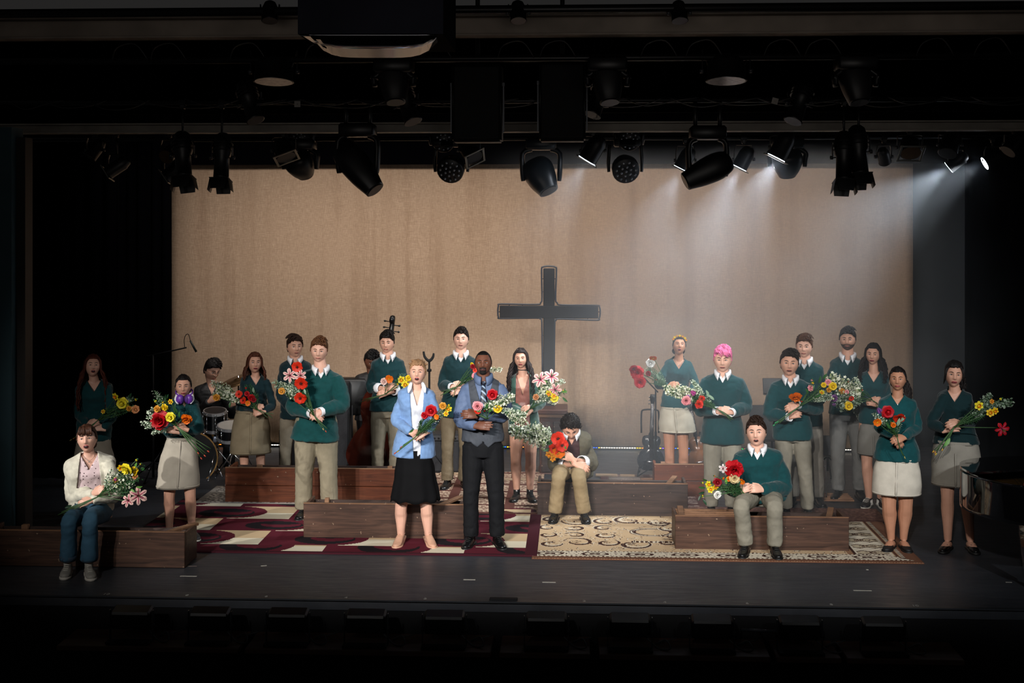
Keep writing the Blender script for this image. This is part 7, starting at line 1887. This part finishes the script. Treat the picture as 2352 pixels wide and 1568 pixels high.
# shelf with footlights below the stage edge
SHZ = -.25
def shelf(x0, x1, label):
    y0 = 9.42; a, b_ = AT(x0, HOR, 9.6).x, AT(x1, HOR, 9.6).x; bm = bmesh.new(); bbox(bm, (a + b_) / 2, 9.63, SHZ - .02, b_ - a, .40, .04, bev=.005)
    tag(obj('footlight_shelf', bm, mat('shelf_wood', '4a3228', .6, .25, 5, stretch=(1, 8, 1)), smooth=False), label, 'shelf', 'shelves under the stage edge')
shelf(150, 560, 'wooden shelf segment below the stage edge at far left'); shelf(575, 1130, 'wooden shelf segment below the stage edge left of centre'); shelf(1150, 1355, 'short wooden shelf segment below the stage edge at centre'); shelf(1375, 1762, 'wooden shelf segment below the stage edge right of centre'); shelf(1776, 1922, 'short wooden shelf segment below the stage edge at right'); shelf(1935, 2200, 'wooden shelf segment below the stage edge at far right')
WHERE = ['leftmost, under the seated woman', 'second from the left', 'third from the left', 'fourth from the left, under the brown bench', 'left of centre, under the waistcoat man', 'at centre right, under the rug seam', 'right of centre, under the beige rug', 'fourth from the right edge, under the seated singer', 'second from the right', 'rightmost, near the piano']
for i, px in enumerate((300, 480, 660, 840, 1020, 1255, 1447, 1636, 1838, 2030)):
    p = AT(px, HOR, 9.55); w = .335; r = empty('footlight', (p.x, 9.55, SHZ), 'black floor floodlight on the shelf, ' + WHERE[i], 'floodlight', 'footlights below the stage')
    bm = bmesh.new(); bbox(bm, p.x, 9.60, SHZ + .17, w - .03, .13, .15, rot=Matrix.Rotation(R(15), 3, 'X'), bev=.015); obj('housing', bm, mat('footlight_black', '08080a', .5, .1), r, smooth=False)
    for s in (-1, 1):
        bm = bmesh.new(); bbox(bm, p.x + s * w / 2, 9.57, SHZ + .12, .008, .03, .235, bev=.002); obj('bracket', bm, mat('bracket_steel', '3a3c40'), r, smooth=False)
        bm = bmesh.new(); cyl(bm, (p.x + s * (w / 2 + .012), 9.57, SHZ + .12), (p.x + s * (w / 2 - .01), 9.57, SHZ + .12), .018, seg=10); obj('knob', bm, dark, r)
    bm = bmesh.new(); bbox(bm, p.x, 9.50, SHZ + .012, w, .08, .022, bev=.004); obj('foot_plate', bm, dark, r, smooth=False)
    bm = bmesh.new(); sweep(bm, [(p.x + .12, 9.6, SHZ + .08), (p.x + .22, 9.55, SHZ + .01), (p.x + .30, 9.52, SHZ + .02), (p.x + .27, 9.6, SHZ + .06), (p.x + .20, 9.62, SHZ + .02), (p.x + .36, 9.68, SHZ + .05)], [.006] * 6, seg=6, n=5); obj('cable', bm, mat('cable_grey', '2c2c2d', .5), r)
bm = bmesh.new(); cyl(bm, AT(1702, 1446, 9.5), AT(1784, 1450, 9.5), .012, seg=8); cyl(bm, AT(1743, 1448, 9.5), AT(1743, 1448, 9.84), .008, seg=6); tag(obj('grey_tube', bm, mat('tube_blue_grey', '2e323a', .5)), 'short grey tube between two floodlights right of centre', 'tube')

# ------------------------------------------------------------------ hanging stage lights
fb = mat('fixture_black', '0b0b0d', .42, .15, 10, spec=.4); fg = mat('fixture_grey', '25272b', .4, .1, 10); lens_m = mat('lens_dark', '111317', .3, 0, spec=.3); pale = mat('lens_pale', '77777a', .3, .5, 30, metal=.5)
silver = mat('gel_frame_silver', '8a8880', .3, .1, metal=.9)
LIT = mat('lamp_lit', 'eef4ff', .3, 0, emit='e8f1ff', estr=14)
warm = mat('lens_warm', '6b5238', .15, .2, 20, metal=.6)
def frame_of(d):
    d = d.normalized(); u = Vector((1, 0, 0)); u = (u - d * u.dot(d)); u = u.normalized() if u.length > .1 else Vector((0, 1, 0)); return d, u, d.cross(u).normalized()
def hang(root, p, pz, half, u):
    """clamp on the pipe, stem and a U-shaped yoke down to the body at p"""
    top_ = Vector((p.x, root.location.y, pz)); a = top_ - Vector((0, 0, .05)); side = Vector((1, 0, 0)) if abs(u.x) > .4 else u
    bm = bmesh.new(); cyl(bm, top_ - side * .03, top_ + side * .03, .036, seg=10); bbox(bm, top_.x, top_.y, top_.z - .035, .04, .05, .05, bev=.005); obj('clamp', bm, fb, root, smooth=False)
    yt = p + Vector((0, 0, half * 1.5)); yt.z = min(yt.z, pz - .06)
    bm = bmesh.new(); cyl(bm, a, yt, .012, seg=8); obj('stem', bm, fb, root)
    bm = bmesh.new(); sweep(bm, [p - side * half, p - side * half + Vector((0, 0, half * .9)), yt - side * half * .8, yt + side * half * .8, p + side * half + Vector((0, 0, half * .9)), p + side * half], [(.018, .005)] * 6, seg=6, side=(0, 1, 0)); obj('yoke', bm, fg, root, smooth=False)
    for s in (-1, 1):
        bm = bmesh.new(); cyl(bm, p + side * s * half * .95, p + side * s * (half + .02), .018, seg=10); obj('knob', bm, fg, root)
def par(label, px, py, y, aim, rad=.085, ln=.26, lit=0, barn=False, frame=False, warm_lens=False, pz=None, name='par_spotlight'):
    if y == 13.4: rad *= .89; ln *= .89
    p = AT(px, py, y); d, u, v = frame_of(Vector(aim)); r = empty(name, (p.x, y, ZP[y]), label, 'stage light', 'hanging stage lights')
    hang(r, p, ZP[y], rad * 1.25, u)
    bm = bmesh.new(); sweep(bm, [p - d * ln * .62, p - d * ln * .55, p - d * ln * .30, p + d * ln * .40, p + d * ln * .42], [rad * .45, rad * .72, rad, rad * 1.04, rad * 1.10], seg=18); obj('can', bm, fb, r)
    bm = bmesh.new(); cyl(bm, p + d * ln * .40, p + d * ln * .432, rad * 1.0, seg=20); obj('lens', bm, LIT if lit else (pale if warm_lens == 2 else warm if warm_lens else lens_m), r, smooth=False)
    if frame or barn:
        bm = bmesh.new(); Rm = Matrix((u, v, d)).transposed()
        for s in (-1, 1):
            bbox(bm, *(p + d * ln * .47 + u * s * rad * 1.12), rad * .22, rad * 2.5, .012, rot=Rm, bev=.002); bbox(bm, *(p + d * ln * .47 + v * s * rad * 1.12), rad * 2.5, rad * .22, .012, rot=Rm, bev=.002)
        obj('gel_frame', bm, silver if frame else fb, r, smooth=False)
    if barn:
        for s in (-1, 1):
            for ax, ot in ((u, v), (v, u)):
                bm = bmesh.new(); c0 = p + d * ln * .47 + ax * s * rad * 1.2; c1 = c0 + d * rad * 1.3 + ax * s * rad * .45
                sweep(bm, [c0, c1], [(rad * 1.0, .004), (rad * 1.25, .004)], seg=4, side=ot, power=2); obj('barn_door', bm, fb, r, smooth=False)
    if lit:
        l = spot(p + d * (ln * .46), p + d * 3, lit, 62, (.85, .93, 1), .05, .6); l.name = 'lamp_beam'
    return r
def ellipsoidal(label, px, py, y, aim, rad=.075, ln=.50, barn=True, lit=0):
    p = AT(px, py, y); d, u, v = frame_of(Vector(aim)); r = empty('ellipsoidal_spotlight', (p.x, y, ZP[y]), label, 'stage light', 'hanging stage lights')
    hang(r, p, ZP[y], rad * 1.4, u)
    bm = bmesh.new(); sweep(bm, [p - d * ln * .52, p - d * ln * .46, p - d * ln * .25, p - d * ln * .05, p + d * ln * .0, p + d * ln * .42, p + d * ln * .45], [rad * .6, rad * 1.0, rad * 1.25, rad * 1.15, rad * .95, rad * 1.0, rad * 1.15], seg=18); obj('barrel', bm, fb, r)
    for q in (-.30, -.22, -.14):
        bm = bmesh.new(); cyl(bm, p + d * ln * q, p + d * ln * (q + .02), rad * 1.38, seg=18); obj('cooling_fin', bm, fb, r, smooth=False)
    for s in (-1, 1):
        bm = bmesh.new(); cyl(bm, p + u * s * rad * .8, p + u * s * rad * 1.7 + d * .01, .006, seg=6); obj('shutter_handle', bm, fg, r)
    bm = bmesh.new(); cyl(bm, p + d * ln * .44, p + d * ln * .456, rad * 1.02, seg=20); obj('lens', bm, LIT if lit else lens_m, r, smooth=False)
    if barn:
        Rm = Matrix((u, v, d)).transposed(); bm = bmesh.new(); bbox(bm, *(p + d * ln * .475), rad * 2.5, rad * 2.5, .008, rot=Rm, bev=.002); obj('colour_frame', bm, fb, r, smooth=False)
        for s in (-1, 1):
            for ax, ot in ((u, v), (v, u)):
                bm = bmesh.new(); c0 = p + d * ln * .48 + ax * s * rad * 1.2; c1 = c0 + d * rad * 1.5 + ax * s * rad * .3; sweep(bm, [c0, c1], [(rad * 1.1, .004), (rad * .9, .004)], seg=4, side=ot); obj('barn_door', bm, fb, r, smooth=False)
    return r
def moving_head(label, px, py, y, aim, rad=.12, ln=.46, base=True, m=None):
    if y == 13.4: rad *= .89; ln *= .89
    p = AT(px, py, y); d, u, v = frame_of(Vector(aim)); m = m or fb; r = empty('moving_head_light', (p.x, y, ZP[y]), label, 'stage light', 'hanging stage lights')
    zb_ = min(ZP[y] - .06, p.z + .34)
    bm = bmesh.new(); bbox(bm, p.x, y, zb_, .32, .24, .12, bev=.02); obj('base', bm, m, r)
    for s in (-1, 1):
        bm = bmesh.new(); cyl(bm, (p.x + s * .11, y, ZP[y]), (p.x + s * .11, y, zb_), .02, seg=8); obj('clamp', bm, fb, r)
        bm = bmesh.new(); sweep(bm, [(p.x + s * .10, y, zb_ - .05), (p.x + s * (rad + .045), y, zb_ - .10), (p.x + s * (rad + .045), y, p.z + .03), (p.x + s * (rad + .04), y, p.z - .05)], [(.030, .055), (.028, .06), (.028, .06), (.022, .04)], seg=10, n=3, side=(1, 0, 0)); obj('yoke_arm', bm, m, r)
    bm = bmesh.new(); sweep(bm, [p - d * ln * .50, p - d * ln * .44, p - d * ln * .20, p + d * ln * .15, p + d * ln * .42, p + d * ln * .48], [(rad * .45, rad * .45), (rad * .85, rad * .80), (rad * 1.10, rad * 1.05), (rad * .98, rad * .95), (rad * .74, rad * .74), (rad * .70, rad * .70)], seg=20, n=3, power=2.6); obj('head', bm, m, r)
    bm = bmesh.new(); cyl(bm, p + d * ln * .47, p + d * ln * .50, rad * .60, seg=20); obj('lens', bm, lens_m, r, smooth=False)
    for q in range(3):
        bm = bmesh.new(); bbox(bm, *(p - d * ln * (.30 - .06 * q) - v * rad * .95), rad * 1.1, .012, .014, rot=Matrix((u, v, d)).transposed(), bev=.002); obj('vent', bm, fg, r, smooth=False)
    return r
def led_par(label, px, py, y, aim, rad=.105, m=None, n=18):
    if y == 13.4: rad *= .89
    p = AT(px, py, y); d, u, v = frame_of(Vector(aim)); r = empty('led_wash_light', (p.x, y, ZP[y]), label, 'stage light', 'hanging stage lights')
    zb_ = min(ZP[y] - .05, p.z + .27); bm = bmesh.new(); bbox(bm, p.x, y, zb_, .24, .20, .08, bev=.015); obj('base', bm, fb, r)
    for s in (-1, 1):
        bm = bmesh.new(); cyl(bm, (p.x + s * .08, y, ZP[y]), (p.x + s * .08, y, zb_), .018, seg=8); obj('clamp', bm, fb, r)
        bm = bmesh.new(); sweep(bm, [(p.x + s * (rad + .02), y, zb_ - .02), (p.x + s * (rad + .035), y, p.z + .06), (p.x + s * (rad + .03), y, p.z - .04)], [(.020, .045), (.020, .05), (.016, .035)], seg=10, n=3, side=(1, 0, 0)); obj('yoke_arm', bm, fg if s > 0 else fb, r)
    bm = bmesh.new(); sweep(bm, [p - d * .12, p - d * .10, p - d * .02, p + d * .07, p + d * .085], [rad * .55, rad * .8, rad * 1.0, rad * 1.02, rad * .95], seg=22); obj('can', bm, fb, r)
    bm = bmesh.new(); k = 0
    for ring, cnt in ((0, 1), (.36, 6), (.72, 11)):
        for i in range(cnt):
            a = 2 * PI * i / cnt + ring; c0 = p + d * .088 + (u * math.cos(a) + v * math.sin(a)) * rad * ring; ellipsoid(bm, c0, (rad * .11, rad * .11, rad * .11), 8, 6)
    o = obj('diode_lens', bm, mat('diode_lens', '9a9ea4', .08, 0, metal=.7), r); o['kind'] = 'stuff'
    return r
D = Vector
Y1, Y2, Y3, Y4 = 11.4, 12.95, 13.4, 10.4
par('dim spotlight at far left in the dark wing', 218, 345, Y2, (-.5, -.3, -.8), .07, .22)
par('spotlight with a silver gel frame hanging in the left wing', 268, 384, Y2, (-.75, -.1, -.5), .07, .24, frame=True)
par('spotlight with a warm lens left of the first barn-door lights', 390, 352, Y2, (-.2, -.9, -.5), .075, .2, warm_lens=True)
par('spotlight with a slanted silver frame at the backdrop corner', 397, 396, Y3, (-.75, -.1, -.55), .085, .22, frame=True)
ellipsoidal('black spotlight with open barn doors over the left backdrop corner', 420, 358, Y1, (.12, -.25, -1), .075, .44)
ellipsoidal('single black spotlight pointing straight down over the left of the backdrop', 510, 362, Y1, (.02, -.25, -1), .070, .44)
par('round black floodlight with a slanted grey frame', 652, 345, Y2, (.35, -.3, -.8), .10, .20, frame=True)
led_par('dark round multi-lens lamp above the rear-facing moving light at left', 692, 318, Y3, (0, -1, -.35), .12)
moving_head('moving light seen from behind with vent slots, left part of the rig', 690, 378, Y3, (.25, .8, -.6), .15, .36)
moving_head('large dark moving spotlight tilted down to the right at left of centre', 822, 385, Y1, (.62, -.25, -.75), .13, .56)
led_par('round multi-lens lamp left of the hanging loudspeaker, unlit', 1020, 322, Y3, (0, -1, -.3), .13)
led_par('round moving lamp with a ring of small lenses hanging left of centre', 1037, 386, Y3, (-.15, -1, -.5), .16)
par('spotlight with a shiny tilted frame just below the left loudspeaker', 1078, 345, Y2, (.55, -.5, -.75), .09, .26, frame=True)
moving_head('smooth bulbous moving light in the centre above the cross', 1243, 405, Y3, (.45, -.35, -.85), .17, .44, m=mat('fixture_hazy', '1e2429', .35, .1))
par('lit spotlight right of the right loudspeaker, its beam going down left', 1362, 346, Y2, (-.52, .10, -.85), .095, .27, lit=300, frame=True)
led_par('round multi-lens lamp right of centre with a hanging cable loop', 1445, 318, Y3, (0, -1, -.3), .13)
led_par('round moving lamp with small lenses right of centre', 1436, 386, Y3, (.1, -1, -.5), .16)
par('small lit spotlight peeping below the border left of the big moving light', 1574, 368, Y3, (-.45, .08, -.88), .09, .26, lit=230, frame=True)
moving_head('large moving spotlight lying almost level over the right of the backdrop', 1625, 392, Y1, (-.82, -.1, -.40), .12, .46)
par('small lit spotlight peeping below the border right of the big moving light', 1708, 366, Y3, (-.45, .08, -.88), .09, .26, lit=230, frame=True)
par('lit spotlight with a glowing slanted frame at right of the rig', 1796, 338, Y2, (-.45, .08, -.88), .095, .28, lit=310, frame=True)
moving_head('blue-lit moving light behind the glowing slanted frame', 1808, 372, Y3, (.1, .7, -.7), .16, .36, m=mat('fixture_hazy', '1e2429'))
ellipsoidal('left one of two overlapping barn-door spotlights at right', 1938, 362, Y1, (-.05, -.25, -1), .072, .46)
ellipsoidal('right one of two overlapping barn-door spotlights at right', 1972, 348, Y1, (.03, -.25, -1), .072, .46)
par('square-framed lamp with a warm lens near the right end of the backdrop', 2090, 338, Y2, (-.02, -.6, -.8), .10, .18, frame=True, warm_lens=True)
par('small spotlight end showing above the backdrop near its right corner', 2030, 360, Y3, (.3, .6, -.7), .07, .2)
par('unlit spotlight with a thin bright rim above the smoking beam', 2182, 332, Y2, (-.35, -.45, -.85), .09, .26)
par('lit spotlight whose beam smokes toward lower left', 2196, 372, Y3, (-.74, .30, -.60), .075, .24, lit=300)
par('brightly lit spotlight at far right pointing left', 2280, 366, Y3, (-.88, .05, -.47), .078, .24, lit=230)
par('unlit spotlight in the dark at the far right edge', 2330, 330, Y2, (-.6, -.2, -.7), .08, .26)
for px, py, lab in ((574, 235, 'dark profile spotlight on the upper pipe above the left of the backdrop'), (934, 238, 'dark profile spotlight left of the two hanging loudspeakers'), (1376, 222, 'profile spotlight tight against the right hanging loudspeaker'), (1836, 236, 'tall dark profile spotlight above the right of the backdrop')):
    ellipsoidal(lab, px, py, Y1, (.35 if px < 1300 else -.35, -.3, -.9), .075, .42, barn=False)
for px, py, lab in ((629, 165, 'large lamp facing down with a pale reflecting front at upper left'), (1668, 163, 'large lamp facing down with a streaky pale front at upper right')):
    par(lab, px, py, Y4, (0, -.12, -1), .155, .20, frame=False, warm_lens=2)
for px, lab in ((905, 'dark moving light on the upper pipe left of centre'), (1395, 'dark moving light on the upper pipe right of centre'), (1965, 'dark moving light on the upper pipe at right')):
    moving_head(lab, px, 185, Y4, (.1, -.3, -.95), .12, .40)
for px, lab in ((1190, 'small dark lamp on the topmost pipe right of the projector box'), (1560, 'small dark lamp on the topmost pipe at right'), (620, 'small dark lamp on the topmost pipe left of the projector box')):
    par(lab, px, 30, 9.8, (.05, -.3, -.9), .06, .16)
# ------------------------------------------------------------------ haze on the right half of the stage
hz = bpy.data.materials.new('stage_haze'); hz.use_nodes = True; nt = hz.node_tree; nt.nodes.remove(nt.nodes['Principled BSDF'])
vs_ = nt.nodes.new('ShaderNodeVolumeScatter'); vs_.inputs['Anisotropy'].default_value = .2; vs_.inputs['Color'].default_value = (.86, .93, 1, 1)
tc = nt.nodes.new('ShaderNodeTexCoord'); sx = nt.nodes.new('ShaderNodeSeparateXYZ'); nt.links.new(tc.outputs['Object'], sx.inputs[0])
def rng(o_, a, b, c, d):
    m_ = nt.nodes.new('ShaderNodeMapRange'); m_.interpolation_type = 'SMOOTHSTEP'; nt.links.new(o_, m_.inputs[0])
    for q, w in zip((1, 2, 3, 4), (a, b, c, d)): m_.inputs[q].default_value = w
    return m_.outputs[0]
def mul(a, b):
    m_ = nt.nodes.new('ShaderNodeMath'); m_.operation = 'MULTIPLY'; nt.links.new(a, m_.inputs[0])
    if isinstance(b, float): m_.inputs[1].default_value = b
    else: nt.links.new(b, m_.inputs[1])
    return m_.outputs[0]
nz_ = nt.nodes.new('ShaderNodeTexNoise'); nz_.inputs['Scale'].default_value = .9; nz_.inputs['Detail'].default_value = 2; nt.links.new(tc.outputs['Object'], nz_.inputs[0])
dn = mul(mul(mul(mul(rng(sx.outputs[2], 3.5, 3.85, 1, 0), rng(sx.outputs[0], -1.2, 1.2, 0, 1)), rng(sx.outputs[0], 3.4, 4.7, 1, 0)), rng(nz_.outputs[0], .35, .65, .45, 1.3)), HAZE)
nt.links.new(dn, vs_.inputs['Density'])
nt.links.new(vs_.outputs[0], nt.nodes['Material Output'].inputs['Volume'])
bm = bmesh.new(); box(bm, 1.8, 14.15, 2.35, 6.4, 4.6, 4.64); o = tag(obj('stage_haze', bm, hz, smooth=False), 'thin smoke hanging over the right half of the stage', 'haze', None, 'stuff'); o.visible_shadow = True
